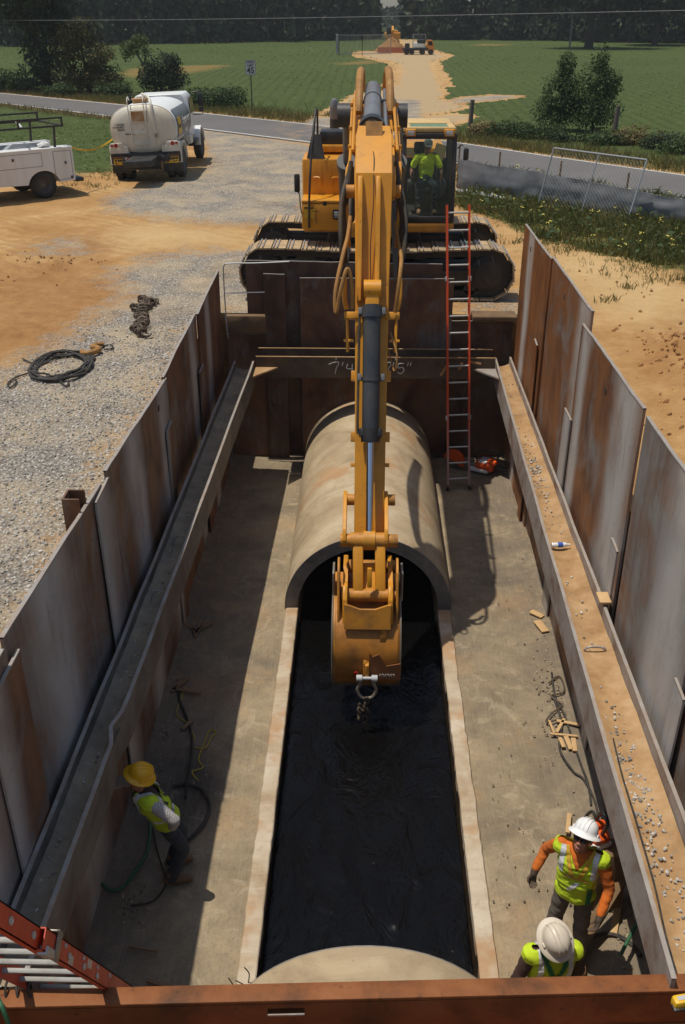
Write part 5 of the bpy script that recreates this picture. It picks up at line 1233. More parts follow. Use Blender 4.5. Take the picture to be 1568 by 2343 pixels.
    # hard hat
    if 'hat' in C:
        M = Hm @ Matrix.Translation((0, -.005, .055)) @ Matrix.Rotation(R(C.get('hat_tilt', 4)), 4, 'X')
        b = MB(); b.lathe([(.142, -.004), (.155, -.012), (.1585, -.010), (.150, .0), (.130, .010), (.118, .018), (.1165, .04), (.110, .072), (.095, .10), (.07, .122), (.035, .134), (0, .137)], M @ Matrix.Diagonal((.93, 1.08, 1, 1)), 40)
        ht = b.build('hard_hat', C['hat'], t, local=True, ang=60)
        b = MB()
        for x, r in ((0, .011), (.034, .007), (-.034, .007)): b.tube([M @ V((x, y, z)) for y, z in ((-.118, .045), (-.105, .09), (-.06, .128 - abs(x) * .12), (0, .137 - abs(x) * .12), (.06, .128 - abs(x) * .12), (.105, .09), (.118, .045))], r, 6, 4)
        b.build('hat_ridge', C['hat'], ht, local=True)
        for s in (-1, 1):
            b = MB(); b.box(M @ V((s * .112, -.01, .022)), (.02, .035, .022), (M.to_3x3()), .004); b.build('hat_slot', C['hat'], ht, local=True)
        b = MB(); b.lathe([(.107, -.006), (.112, -.006), (.112, .012), (.107, .012)], M @ Matrix.Diagonal((.93, 1.06, 1, 1)), 28); b.build('hat_band', m_black, ht, local=True)
    if C.get('glasses'):
        b = MB()
        for s in (-1, 1): b.sph(H(s * .034, .094, .012), (.030, .012, .019), HR, 2)
        b.tube([H(-.075, .0, .014), H(-.068, .075, .016), H(-.03, .10, .018), H(0, .104, .018), H(.03, .10, .018), H(.068, .075, .016), H(.075, .0, .014)], .005, 6, 3); b.build('sunglasses', m_shade, t, local=True)
    else:
        for s in (-1, 1):
            b = MB(); b.sph(H(s * .031, .082, .012), (.013, .008, .008), HR, 2); b.build('eye', m_shade, t, local=True)
    b = MB(); b.sph(H(0, .0965, -.069), (.022, .006, .007), HR, 2); b.build('mouth', m_lip, t, local=True)
    b = MB(); b.sph(H(0, -.03, .01), (.078, .082, .07), HR, 3)
    for f in [f for f in b.b.faces if (HR.to_matrix().inverted() @ (f.calc_center_median() - J['head'])).y > .02]: b.b.faces.remove(f)
    b.build('hair', C.get('hair', m_hair), t, local=True, ang=180)
    return t
vr = [('reflective_stripe', m_refl, lambda x, y, h: .09 < abs(x) < .145 and h > .30, .004), ('reflective_stripe', m_refl, lambda x, y, h: .17 < h < .27, .005)]
wr = person('man in white hard hat, sunglasses, orange sleeves and lime vest standing by the right wall', (1.92, 6.32, FZ + .02), R(157),
    dict(hr=(27, 0, -12), shR=(.19, -.02, 1.44), elR=(.33, -.13, 1.21), wrR=(.39, .01, 1.02), hdR=(.05, .25, -1), pnR=(-.6, .8, .2), curlR=.75,
         shL=(-.195, .0, 1.42), elL=(-.30, .03, 1.13), wrL=(-.27, .21, .93), hdL=(.1, .45, -.9), pnL=(.8, .3, .2), curlL=.8, knR=(.14, .05, .5), toR=(.17, .16, .04), anL=(-.14, -.04, .09), toL=(-.2, .12, .04)),
    dict(skin=m_skin, shirt=m_orshirt, trousers=m_trous, boots=m_boot, glove=m_glove, vest=m_vest, hat=m_hatw, hat_tilt=6, glasses=True,
         regions=[('reflective_stripe', m_refl, lambda x, y, h: .125 < x < .172 and h > .55, .004), ('reflective_stripe', m_refl, lambda x, y, h: -.172 < x < -.125 and h > .55, .004),
                  ('harness_strap', m_ystrap, lambda x, y, h: x > 0 and h > .53 and abs(x - (.028 + (h - .55) * .17)) < .019, .010), ('harness_strap', m_ystrap, lambda x, y, h: x < 0 and h > .53 and abs(-x - (.028 + (h - .55) * .17)) < .019, .010), ('harness_strap', m_ystrap, lambda x, y, h: y > .03 and abs(h - .53) < .03 and abs(x) < .11, .011),
                  ('reflective_stripe', m_refl, lambda x, y, h: y > 0 and .22 < h < .42 and abs(x + (h - .3) * .35 - .02) < .022, .005),
                  ('harness_strap', m_greenstrap, lambda x, y, h: y > 0 and h < .34 and abs(x + .135) < .02, .010),
                  ('chest_buckle', m_steelhook, lambda x, y, h: y > 0 and abs(h - .56) < .03 and abs(x - .06) < .03, .016)]))
wn = person('person seen from behind in cream hard hat and lime vest with green crossed straps', (1.49, 5.29, FZ + .03), R(8),
    dict(hr=(34, -8, 10), head=(-.03, -.05, 1.62), elR=(.25, .0, 1.15), wrR=(.24, .1, .92), elL=(-.26, .0, 1.15), wrL=(-.26, .1, .92)),
    dict(skin=m_skin2, shirt=m_darkshirt, trousers=m_jeans, boots=m_boot, vest=m_vest, hat=m_hatc, hat_tilt=-4,
         regions=[('reflective_stripe', m_refl, lambda x, y, h: .10 < x < .145, .004), ('reflective_stripe', m_refl, lambda x, y, h: -.145 < x < -.10, .004), ('reflective_stripe', m_refl, lambda x, y, h: .17 < h < .27, .005),
                  ('green_strap', m_greenstrap, lambda x, y, h: h > .55 and y < .02 and abs(abs(x) - (.012 + (h - .55) * .20)) < .021, .010)]))
wl = person('worker in yellow hard hat, lime vest and plaid shirt leaning back against the left wall', (-2.08, 7.25, FZ + .02), R(-72),
    dict(pel=(0, -.02, .84), waist=(0, -.08, .97), chest=(0, -.17, 1.14), neck=(0, -.25, 1.29), head=(0, -.24, 1.425), hr=(-24, 8, 0),
         shR=(.185, -.15, 1.23), elR=(.27, .05, 1.03), wrR=(.17, .02, .85), hdR=(-.5, -.1, -.6), pnR=(0, -1, 0), curlR=.45,
         shL=(-.185, -.21, 1.24), elL=(-.33, -.38, 1.13), wrL=(-.40, -.57, 1.03), hdL=(-.1, -.7, .5), pnL=(0, -1, -.2), curlL=.2,
         hipR=(.095, -.02, .80), knR=(.11, .12, .46), anR=(.12, -.04, .09), toR=(.14, .15, .04), hipL=(-.095, -.02, .80), knL=(-.13, .14, .46), anL=(-.12, .0, .09), toL=(-.13, .19, .04)),
    dict(skin=m_skin, shirt=m_darkshirt, sleeve=m_plaid, trousers=m_jeans, boots=m_boot, vest=m_vest, hat=m_haty, hat_tilt=0,
         regions=[('reflective_stripe', m_refl, lambda x, y, h: .09 < x < .14 and h > .3, .004), ('reflective_stripe', m_refl, lambda x, y, h: -.14 < x < -.09 and h > .3, .004), ('reflective_stripe', m_refl, lambda x, y, h: .2 < h < .3, .005),
                  ('harness_strap', m_black, lambda x, y, h: h > .5 and abs(x - .06) < .018, .009), ('harness_strap', m_black, lambda x, y, h: h > .5 and abs(x + .06) < .018, .009)]))
m_navy = paint('navy_trousers', (.014, .017, .026), .9)
op = person('operator in lime T-shirt and cap sitting in the cab of the yellow excavator', (1.13, 20.55, 1.56), R(180),
    dict(pel=(0, -.02, .60), waist=(0, -.05, .75), chest=(0, -.05, .94), neck=(0, -.04, 1.12), head=(-.02, .0, 1.265), shR=(.20, -.03, 1.05), elR=(.30, .02, .80), wrR=(.31, .26, .74), shL=(-.20, -.03, 1.05), elL=(-.30, .02, .80), wrL=(-.31, .26, .74),
         hipR=(.11, .02, .56), knR=(.17, .42, .56), anR=(.15, .50, .14), toR=(.16, .66, .08), hipL=(-.11, .02, .56), knL=(-.17, .42, .56), anL=(-.15, .50, .14), toL=(-.16, .66, .08), hr=(-10, 0, 8), curlR=.9, curlL=.9),
    dict(skin=m_skin2, shirt=m_lime, short=True, trousers=m_navy, boots=m_boot), group='construction workers')
# the operator's cap
hm = Matrix.Translation(V((1.13, 20.55, 1.56))) @ Matrix.Rotation(PI, 4, 'Z') @ Matrix.Translation((-.02, -.0, 1.265)) @ Euler((R(-10), 0, R(8))).to_matrix().to_4x4()
b = MB(); b.lathe([(.088, .04), (.09, .06), (.082, .10), (.055, .128), (0, .137)], hm, 24); b.prism([(-.08, .05), (-.06, .15), (0, .17), (.06, .15), (.08, .05)], hm @ V((0, 0, .045)), hm.to_3x3() @ V((1, 0, 0)), hm.to_3x3() @ V((0, 1, -.12)), .008)
b.build('cap', m_greycyl, op)
# ------------------------------------------------------------------ wheels
def wheel(par, c, axis, r, w, mr, dual=False, hub=m_white):
    "tyre with rim and hub, axis = outward direction"
    t = MB(); c = V(c); a = V(axis).normalized(); M = Matrix.Translation(c) @ frame(a).to_4x4()
    t.lathe([(r * .58, -w / 2), (r * .8, -w / 2 - .01), (r * .94, -w * .42), (r, -w * .3), (r, w * .3), (r * .94, w * .42), (r * .8, w / 2 + .01), (r * .58, w / 2)], M, 36)
    for k in range(30):
        q = 2 * PI * k / 30; t.box(M @ V((r * math.cos(q), r * math.sin(q), (.16 if k % 2 else -.16) * w)), (.02, .05, w * .5), (M @ Matrix.Rotation(q, 4, 'Z')).to_3x3())
    ty = t.build('tyre', m_rubber, par)
    b = MB(); b.lathe([(0, w * .12), (r * .16, w * .14), (r * .2, w * .05), (r * .42, -.02), (r * .52, w * .3), (r * .585, w * .48), (r * .585, -w * .4)], M, 30)
    for k in range(8): q = 2 * PI * k / 8; b.cyl(M @ V((r * .3 * math.cos(q), r * .3 * math.sin(q), -.02)), M @ V((r * .3 * math.cos(q), r * .3 * math.sin(q), .03)), .016, n=6)
    b.build('rim', mr, ty)
    return ty
m_rimd = paint('dirty_steel_rim', (.13, .12, .11), .6, .3, .2, 6, (.2, .15, .1), .5, 6)
# ------------------------------------------------------------------ water truck, seen from behind (local: +y forward, x right, z up)
TK = thing('water_truck', 'white water tank truck seen from behind on the gravel beside the road', 'truck', (-7.42, 33.9, .02), (0, R(-2.6), R(.2)))
TW = W(TK)
def tp(b, name, m, par=TK, **k):
    b.xf(TW); return b.build(name, m, par, **k)
tz, thw, thh = 1.62, 1.10, .76
def tank_ring(y, k=1.0):
    out = []
    for i in range(40):
        a = 2 * PI * i / 40; c, s_ = math.cos(a), math.sin(a); e = 2 / 2.5
        out.append(V((thw * k * math.copysign(abs(c) ** e, c), y, tz + thh * k * math.copysign(abs(s_) ** e, s_))))
    return out
b = MB(); b.loft([tank_ring(.10, .985), tank_ring(.13), tank_ring(1.0), tank_ring(2.0), tank_ring(3.05), tank_ring(3.1, .98)], caps=False); tank = tp(b, 'tank', m_tankw, ang=50)
b = MB(); b.loft([tank_ring(.10, .985), tank_ring(.03, .93), tank_ring(-.03, .7), tank_ring(-.055, .35), tank_ring(-.06, .02)], caps=False); tp(b, 'tank_head', m_cream, tank, ang=50)
b = MB(); b.loft([tank_ring(3.1, .98), tank_ring(3.16, .7), tank_ring(3.18, .02)], caps=False); tp(b, 'tank_head', m_tankw, tank, ang=50)
b = MB(); b.tube([p for p in tank_ring(.11, .995)], .014, 6, 1, True, False); b.box((.42, -.06, 1.6), (.014, .012, 1.3)); tp(b, 'weld_seam', m_cream, tank)
b = MB(); b.box((0, 1.5, .86), (2.1, 2.9, .14), None, .02); b.box((0, .9, .72), (.9, 4.6, .2), None, .02); tp(b, 'chassis', m_black)
b = MB(); b.box((.0, .02, .82), (2.0, .12, .12), None, .02); b.box((-.15, -.12, .60), (1.25, .10, .34), None, .02); b.box((-.15, -.12, .40), (1.3, .12, .05)); b.box((.55, .1, .72), (.5, .5, .2), None, .02); b.tube([(.5, -.1, .85), (.62, -.2, .75), (.6, -.22, .5)], .03, 7, 4); tp(b, 'rear_bumper', m_black)
b = MB(); b.box((-.13, -.175, .76), (1.1, .012, .05)); tp(b, 'reflector_bar', m_refl)
for k in range(4):
    b = MB(); b.box((-.55 + k * .28, -.184, .76), (.13, .008, .05)); tp(b, 'red_reflector', m_red)
for s in (-1, 1):
    # fender over the dual wheels, mud flap with lettering
    b = MB(); P = [(.62 * math.cos(a), .62 * math.sin(a)) for a in [PI * i / 14 for i in range(15)]] + [(.55 * math.cos(a), .55 * math.sin(a)) for a in [PI * i / 14 for i in range(14, -1, -1)]]
    b.prism(P, (s * .88 - .33, .55, .56), (0, 1, 0), (0, 0, 1), .66, 0); b.box((s * .88, -.03, .98), (.64, .05, .30), None, .02); b.box((s * .93, .05, 1.12), (.5, .2, .16), None, .03); tp(b, 'fender', m_cream)
    b = MB(); b.box((s * .86, -.06, .60), (.62, .015, .62)); fl_ = tp(b, 'mud_flap', m_rubber)
    b = MB(); b.box((s * .87, -.07, .67), (.5, .006, .30)); pl = tp(b, 'flap_plate', m_black, fl_)
    b = MB(); text_mb(b, 'Hertz', .19, fr((s * .87, -.0755, .625), (1, 0, 0), (0, 0, 1)), .002, .006)
    for zz in (.70, .53): b.box((s * .87, -.0755, zz + .03), (.46, .004, .016))
    for k_ in range(2): b.box((s * .87 + (k_ * 2 - 1) * .225, -.0755, .645), (.012, .004, .18))
    tp(b, 'flap_lettering', m_signy, fl_, ang=0)
    b = MB(); text_mb(b, 'Equipment Rental', .07, fr((s * .87, -.0755, .785), (1, 0, 0), (0, 0, 1)), .002); tp(b, 'flap_lettering', m_amber, fl_, ang=0)
    # lamps
    b = MB(); b.box((s * .93, -.04, 1.17), (.42, .08, .16), None, .05); lb = tp(b, 'lamp_bracket', m_cream)
    for dx, r, m in ((-.14, .065, m_lens), (.02, .065, m_red), (.15, .042, m_red)):
        b = MB(); x = s * .93 + dx * s; b.cyl((x, -.10, 1.17), (x, -.06, 1.17), r, n=20); tp(b, 'tail_lamp', m, lb)
    for dx in (0, .32):
        wheel(TK, TW @ V((s * (.72 + dx), .55, .50)), TW.to_3x3() @ V((s, 0, 0)), .50, .26, m_rimd)
    wheel(TK, TW @ V((s * .98, 5.0, .49)), TW.to_3x3() @ V((s, 0, 0)), .49, .28, m_rimd)
b = MB()   # ladder on the tank end
for x in (-.38, .14): b.tube([(x, .25, 2.52), (x, .1, 2.62), (x, -.04, 2.55), (x, -.10, 2.35), (x + .02, -.11, 1.15)], .018, 7, 4)
ld_ = tp(b, 'tank_ladder', m_cream)
for z in (2.22, 1.86, 1.52, 1.18):
    b = MB(); b.cyl((-.37, -.11, z), (.15, -.11, z), .016, n=8); tp(b, 'ladder_rung', m_cream, ld_)
b = MB(); b.box((-.1, -.058, 2.0), (.42, .012, .34)); b.box((.2, -.05, 1.95), (.03, .01, .5)); b.box((-.1, -.066, 2.17), (.42, .02, .04)); tp(b, 'rust_panel', m_rustw)
b = MB(); b.tube([(.0, .9, 2.46), (.0, .7, 2.64), (.05, .45, 2.66), (.3, .2, 2.55), (.38, -.06, 2.3), (.41, -.1, 1.8), (.44, -.11, 1.5)], .042, 9, 5); tp(b, 'fill_pipe', m_cream)
b = MB(); b.cyl((.44, -.11, 1.5), (.45, -.11, 1.38), .05, n=12); tp(b, 'pipe_valve', m_steelhook)
b = MB(); b.cyl((-.15, .9, tz + thh - .03), (-.15, .9, tz + thh + .10), .26, n=24); b.cyl((-.15, .9, tz + thh + .1), (-.15, .9, tz + thh + .13), .29, n=24); tp(b, 'tank_hatch', m_rustw)
b = MB()
for k_, tx in enumerate(('CONTENTS', 'NON-POTABLE', 'WATER')): text_mb(b, tx, .085, fr((-.68, -.062 + .02, 1.80 - k_ * .082), (1, .06, 0), (0, 0, 1)), .006, .001)
text_mb(b, 'RW-26734', .07, fr((-.42, -.06, 1.50), (1, .02, 0), (0, 0, 1)), .006, .001); tp(b, 'tank_lettering', m_black, tank, ang=0)
b = MB(); b.box((.06, -.068, 1.38), (.3, .006, .06)); tp(b, 'number_plate', m_lens, tank)
# banner on the right flank of the tank
b = MB()
def flank(a, y, o=.006):
    c, s_ = math.cos(a), math.sin(a); e = 2 / 2.5; return V(((thw + o) * math.copysign(abs(c) ** e, c), y, tz + (thh + o) * math.copysign(abs(s_) ** e, s_)))
def patch(b, y0, y1, a0, a1, o, n=8):
    g = [[b.v(flank(R(a0 + (a1 - a0) * i / n), y0 + (y1 - y0) * j / 4, o)) for j in range(5)] for i in range(n + 1)]
    for i in range(n):
        for j in range(4): b.b.faces.new((g[i][j], g[i][j + 1], g[i + 1][j + 1], g[i + 1][j]))
patch(b, .35, 3.0, -22, 38, .022); bn = tp(b, 'tank_banner', m_greycyl, tank, ang=60)
b = MB(); patch(b, .45, 1.0, -14, 16, .028); tp(b, 'banner_square', m_signy, tank, ang=60)
b = MB(); text_mb(b, 'Hertz', .22, fr(flank(0, .72, .034), (0, 1, 0), (0, 0, 1)), .002); tp(b, 'banner_lettering', m_black, tank, ang=0)
b = MB(); text_mb(b, 'Equipment', .34, fr(flank(R(5), 1.98, .030), (0, 1, 0), (0, 0, 1)), .002, .004); text_mb(b, 'Rental', .22, fr(flank(R(-12), 1.98, .030), (0, 1, 0), (0, 0, 1)), .002, .004); tp(b, 'banner_lettering', m_white, tank, ang=0)
# cab and bonnet
b = MB(); b.loft([[V((x * k, y, z)) for x, z in ((-.98, .95), (.98, .95), (1.0, 1.7), (.93, 2.3), (.82, 2.42), (-.82, 2.42), (-.93, 2.3), (-1.0, 1.7))] for y, k in ((3.32, .97), (3.38, 1.0), (4.5, 1.0), (4.7, .94))]); cb = tp(b, 'truck_cab', m_white, bev=.03)
b = MB(); b.loft([[V((x * k, y, z * kz)) for x, z in ((-.72, .7), (.72, .7), (.74, 1.35), (.55, 1.55), (-.55, 1.55), (-.74, 1.35))] for y, k, kz in ((4.65, 1.1, 1.05), (5.6, .95, .95), (5.85, .85, .9))]); tp(b, 'bonnet', m_white, bev=.03)
for s in (-1, 1):
    b = MB(); P = [(.62 * math.cos(a), .62 * math.sin(a)) for a in [PI * i / 14 for i in range(15)]] + [(.53 * math.cos(a), .53 * math.sin(a)) for a in [PI * i / 14 for i in range(14, -1, -1)]]
    b.prism(P, (s * .95 - .2, 5.0, .56), (0, 1, 0), (0, 0, 1), .40, 0); tp(b, 'front_fender', m_white)
    b = MB(); b.prism([(3.75, 1.72), (4.5, 1.72), (4.48, 2.24), (3.78, 2.26)], (s * 1.003 - .006, 0, 0), (0, 1, 0), (0, 0, 1), .014); tp(b, 'side_window', m_shade, cb, ang=0)
    b = MB(); b.box((s * 1.32, 4.4, 2.12), (.2, .06, .46), None, .03); b.box((s * 1.32, 4.4, 1.78), (.18, .06, .16), None, .03); mm = tp(b, 'truck_mirror', m_black, cb)
    b = MB(); b.tube([(s * 1.0, 4.4, 1.62), (s * 1.3, 4.42, 1.62), (s * 1.36, 4.42, 1.7), (s * 1.36, 4.42, 2.3), (s * 1.25, 4.42, 2.4), (s * .98, 4.42, 2.36)], .016, 7, 3); tp(b, 'mirror_arm', m_black, mm)
    b = MB(); b.box((s * 1.0, 3.75, .75), (.3, .8, .22), None, .03); tp(b, 'step_tank', m_black)
b = MB(); b.prism([(-.66, 0), (.66, 0), (.6, .5), (-.6, .5)], (0, 3.31, 1.72), (1, 0, 0), (0, 0, 1), .012); tp(b, 'rear_window', m_shade, cb, ang=0)
b = MB(); b.box((1.0, 2.5, 1.0), (.35, .5, .3), None, .03); b.tube([(1.02, 2.3, 1.3), (1.05, 2.7, 1.5), (1.05, 2.7, 1.1)], .02, 6, 2, False, False); tp(b, 'pump_box', m_cream)
# ------------------------------------------------------------------ utility pickup at the left edge (local: +x towards its rear)
a_ = R(40)
UT = thing('utility_truck', 'white service truck with tool-box body and black rack, cut by the left edge', 'truck', (-9.95, 30.6, 0), (0, 0, a_))
UW = W(UT)
def up(b, name, m, par=UT, **k):
    b.xf(UW); return b.build(name, m, par, **k)
b = MB()
arch = [(.52 * math.cos(a), .36 + .46 * math.sin(a)) for a in [PI * i / 12 for i in range(12, -1, -1)]]
P = [(-2.55, .52), (-.52, .44)] + arch[1:-1] + [(.52, .44), (1.02, .46), (1.02, 1.42), (-2.55, 1.42)]
b.prism(P, (0, .40, 0), (1, 0, 0), (0, 0, 1), .42, 0); b.box((-.76, .19, 1.43), (3.58, .44, .05), None, .02)
bd = up(b, 'tool_body', m_white, bev=.008)
b = MB(); b.prism(P, (0, 2.0, 0), (1, 0, 0), (0, 0, 1), .42, 0); b.box((-.76, 1.78, 1.43), (3.58, .44, .05), None, .02); up(b, 'tool_body', m_white, bev=.008)
b = MB(); b.box((-.76, .97, .8), (3.55, 1.2, .08)); b.box((-.76, .97, .62), (3.6, .8, .2)); up(b, 'load_bed', m_black)
b = MB()
for x0, x1, z0, z1 in ((-1.62, -.0, .95, 1.34), (.38, .95, .52, 1.34), (-2.45, -1.68, .56, 1.34)):
    for q, d_ in (((x0, z0), (x1, z0)), ((x1, z0), (x1, z1)), ((x1, z1), (x0, z1)), ((x0, z1), (x0, z0))): b.bar((q[0], -.024, q[1]), (d_[0], -.024, d_[1]), .012, .006, (0, 1, 0))
up(b, 'door_gap', m_greycyl, bd)
for x, z in ((-.9, 1.2), (.75, 1.0), (-1.78, .86), (.9, .56)):
    b = MB(); b.box((x, -.03, z), (.06, .02, .08), None, .005); up(b, 'latch', m_black, bd)
b = MB(); b.cyl((-1.5, -.022, .86), (-1.5, -.04, .86), .07, n=16); b.cyl((-1.5, -.04, .86), (-1.5, -.045, .86), .05, n=16); up(b, 'filler_cap', m_black, bd)
b = MB(); b.box((-2.3, -.028, .6), (.14, .012, .05)); up(b, 'side_marker', m_amber, bd)
b = MB(); b.box((1.16, .97, .46), (.26, 2.0, .12), None, .02); up(b, 'bumper', m_black)
for y in (.02, 1.92): wheel(UT, UW @ V((0, y + (.12 if y < 1 else -.12), .40)), UW.to_3x3() @ V((0, -1 if y < 1 else 1, 0)), .40, .26, m_rimd)
b = MB()     # rack
for y in (.06, 1.88):
    for z in (2.05, 2.28): b.bar((-3.6, y, z), (.85, y, z), .05, .05)
    for x in (.82, -.55, -1.9): b.bar((x, y, 2.02), (x, y, 2.3), .05, .05, (1, 0, 0))
    for x in (.5, -2.2): b.bar((x, y, 1.42), (x + .05, y, 2.05), .06, .06, (1, 0, 0))
b.bar((.82, .06, 2.05), (.82, 1.88, 2.05), .05, .05); up(b, 'rack', m_black)
b = MB(); b.bar((-.45, .06, 2.08), (.1, 1.88, 2.08), .05, .04); up(b, 'rack_crossbar', m_white)
b = MB(); b.bar((-1.8, .06, 2.08), (-1.25, 1.88, 2.08), .05, .04); up(b, 'rack_crossbar', m_white)
b = MB(); b.box((-3.35, .98, 1.0), (1.6, 1.9, 1.0), None, .12); b.box((-3.4, .98, 1.65), (1.3, 1.7, .6), None, .15); up(b, 'truck_cab', m_white)
b = MB(); b.box((-1.9, .95, 1.55), (1.1, .9, .34), None, .03); up(b, 'bed_box', m_black); b = MB(); b.box((-1.9, .95, 1.74), (1.1, .92, .04), None, .01); up(b, 'box_lid', m_white)
def on_ut(b, name, m, label, cat): b.xf(UW); return tag(b.build(name, m), label, cat)
b = MB(); b.sph((.25, .25, 1.53), (.18, .14, .08), None, 2); b.sph((.12, .22, 1.52), (.11, .1, .06), None, 2)
for v_ in b.b.verts: v_.co += V((mn.noise(v_.co * 14), mn.noise(v_.co * 14 + V((3, 3, 3))), mn.noise(v_.co * 14 + V((7, 1, 3))))) * .05
on_ut(b, 'white_bag', m_plaswh, 'crumpled white bag on top of the service truck body', 'bag')
b = MB(); b.prism([(-.6, 0), (.5, 0), (.2, .18), (-.3, .2)], (-.35, .9, 1.3), (1, 0, 0), (0, .2, .98), .5); on_ut(b, 'folded_sheet', m_plast, 'pale folded sheet lying in the bed of the service truck', 'sheet')
# caution tape from truck to tanker
p0 = UW @ V((1.0, .2, 1.42)); p1 = TW @ V((-1.1, .2, 1.35)); b = MB(); pts = [p0.lerp(p1, i / 10) - V((0, 0, .22 * math.sin(PI * i / 10))) for i in range(11)]
for q, r_ in zip(pts, pts[1:]): b.bar(q, r_, .05, .004, (0, 1, 0))
tag(b.build('caution_tape', m_signy), 'yellow caution tape stretched between the service truck and the tank truck', 'tape')
# ------------------------------------------------------------------ road sign, fence posts, silt fence, mesh panel
p = V((-6.5, 58.2, 0)); t = thing('road_sign', 'white SPEED LIMIT 45 road sign on a dark post in the grass beyond the road', 'road sign', p, (0, 0, R(3)))
b = MB(); b.bar((0, 0, -.2), (0, 0, 2.55), .06, .05, (0, 1, 0)); b.build('post', m_black, t, local=True)
b = MB(); b.prism([(-.29, 0), (.29, 0), (.29, .76), (-.29, .76)], (0, -.035, 1.78), (1, 0, 0), (0, 0, 1), -.008); sg = b.build('sign_plate', paint('sign_white', (.50, .51, .52), .5), t, local=True)
b = MB()
for a0, c0_ in (((-.275, .015), (.275, .015)), ((-.275, .745), (.275, .745)), ((-.275, .015), (-.275, .745)), ((.275, .015), (.275, .745))): b.bar((a0[0], -.047, 1.78 + a0[1]), (c0_[0], -.047, 1.78 + c0_[1]), .012, .004, (0, 1, 0))
text_mb(b, 'SPEED', .15, fr((0, -.047, 2.42), (1, 0, 0), (0, 0, 1)), .002, .002); text_mb(b, 'LIMIT', .15, fr((0, -.047, 2.26), (1, 0, 0), (0, 0, 1)), .002, .002); text_mb(b, '45', .42, fr((0, -.047, 2.00), (1, 0, 0), (0, 0, 1)), .002, .008)
b.build('sign_lettering', m_black, sg, local=True, ang=0)
for (x, y, h, lab) in ((4.84, 49.1, 1.3, 'weathered wooden fence post in the roadside weeds right behind the excavator cab'), (10.75, 45.2, 1.4, 'weathered wooden fence post right of the tall bush beyond the road')):
    b = MB(); b.cyl((x, y, -.3), (x + .06, y, h), .12, .10, n=12); tag(b.build('fence_post', paint('grey_post', (.12, .095, .075), .9, 0, .3, 6)), lab, 'post', 'old fence posts beyond the road')
# silt fence
SF = [at(1046, 430, z=0), at(1150, 447, z=0), at(1240, 462, z=0), at(1330, 477, z=0), at(1408, 491, z=0), at(1480, 504, z=0), at(1568, 520, z=0), at(1700, 545, z=0)]
t = thing('silt_fence', 'low black fabric silt fence on wooden stakes along the near side of the road', 'silt fence', SF[3])
b = MB(); rings = []; pts = catmull(SF, 8); n = len(pts)
for i, p in enumerate(pts):
    f = i / n; h = .92 - .25 * f + .05 * mn.noise(V((f * 14, 0, 0))) ; row = []
    for j in range(9):
        q = p + V((.05 * mn.noise(V((f * 30, j * .5, 2))), .05 * mn.noise(V((f * 18, j * .5, 5))) - .04 * math.sin(j / 8 * PI) , 0)); q.z = -.02 + h * j / 8; row.append(q)
    rings.append(row)
back = [[q + V((.01, .02, 0)) for q in row] for row in rings]
g = [[b.v(q) for q in row] + [b.v(q) for q in reversed(bk)] for row, bk in zip(rings, back)]
for i in range(n - 1):
    for j in range(17): b.b.faces.new((g[i][j], g[i + 1][j], g[i + 1][j + 1], g[i][j + 1]))
b.build('fabric', m_silt, t, ang=60)
for k, u_ in enumerate((1055, 1160, 1285, 1408, 1535, 1660)):
    f = min(range(n), key=lambda i: abs(pts[i].x - at(u_, 480, z=0).x)); p = pts[f]
    b = MB(); b.bar(p + V((0, .07, -.1)), p + V((.03, .08, 1.3 - .2 * f / n)), .05, .05, (0, 1, 0)); b.build('stake', m_wood, t)
b = MB(); g = []
for i in range(26):
    f = i / 25; p = SF[0].lerp(SF[1], f * 1.05) + V((-.1, -.55, 0)); g.append([b.v(p + V((0, -j * .13, .07 + .10 * mn.noise(V((i * .6, j, 2))) + .02))) for j in range(5)])
for i in range(25):
    for j in range(4): b.b.faces.new((g[i][j], g[i + 1][j], g[i + 1][j + 1], g[i][j + 1]))
tag(b.build('plastic_sheet', m_plast, ang=180), 'crumpled grey plastic sheet on the grass at the foot of the silt fence', 'plastic sheet')
# leaning chain-link panel
c00, c10 = at(1229, 477, z=0), at(1434, 513, z=0); c01, c11 = at(1268, 338, y=c00.y + .10), at(1481, 365, y=c10.y + .45)
t = thing('chain_link_gate', 'galvanised chain-link panel leaning against the black silt fence', 'fence panel', (c00 + c10) / 2)
L_ = lambda f, h: c00.lerp(c10, f).lerp(c01.lerp(c11, f), h)
b = MB()
for f in (0, .5, 1): b.cyl(L_(f, 0), L_(f, 1), .026 if f != .5 else .02, n=8)
b.cyl(L_(0, 1), L_(1, 1), .026, n=8); b.build('pipe_frame', m_galv, t)
b = MB(); nl_ = 26
for k in range(-nl_, nl_ * 2):
    for d in (1, -1):
        f0 = k / nl_; f1 = f0 + d * .62
        pa, pb = (f0, 0.), (f1, 1.)
        # clip to the frame
        lo_, hi_ = 0., 1.
        if pb[0] != pa[0]:
            ta, tb = (0 - pa[0]) / (pb[0] - pa[0]), (1 - pa[0]) / (pb[0] - pa[0]); lo_, hi_ = max(0, min(ta, tb)), min(1, max(ta, tb))
        if hi_ - lo_ > .02:
            b.cyl(L_(pa[0] + (pb[0] - pa[0]) * lo_, lo_), L_(pa[0] + (pb[0] - pa[0]) * hi_, hi_), .0014, n=3, caps=False)
b.build('wire_mesh', m_galv, t, ang=0)
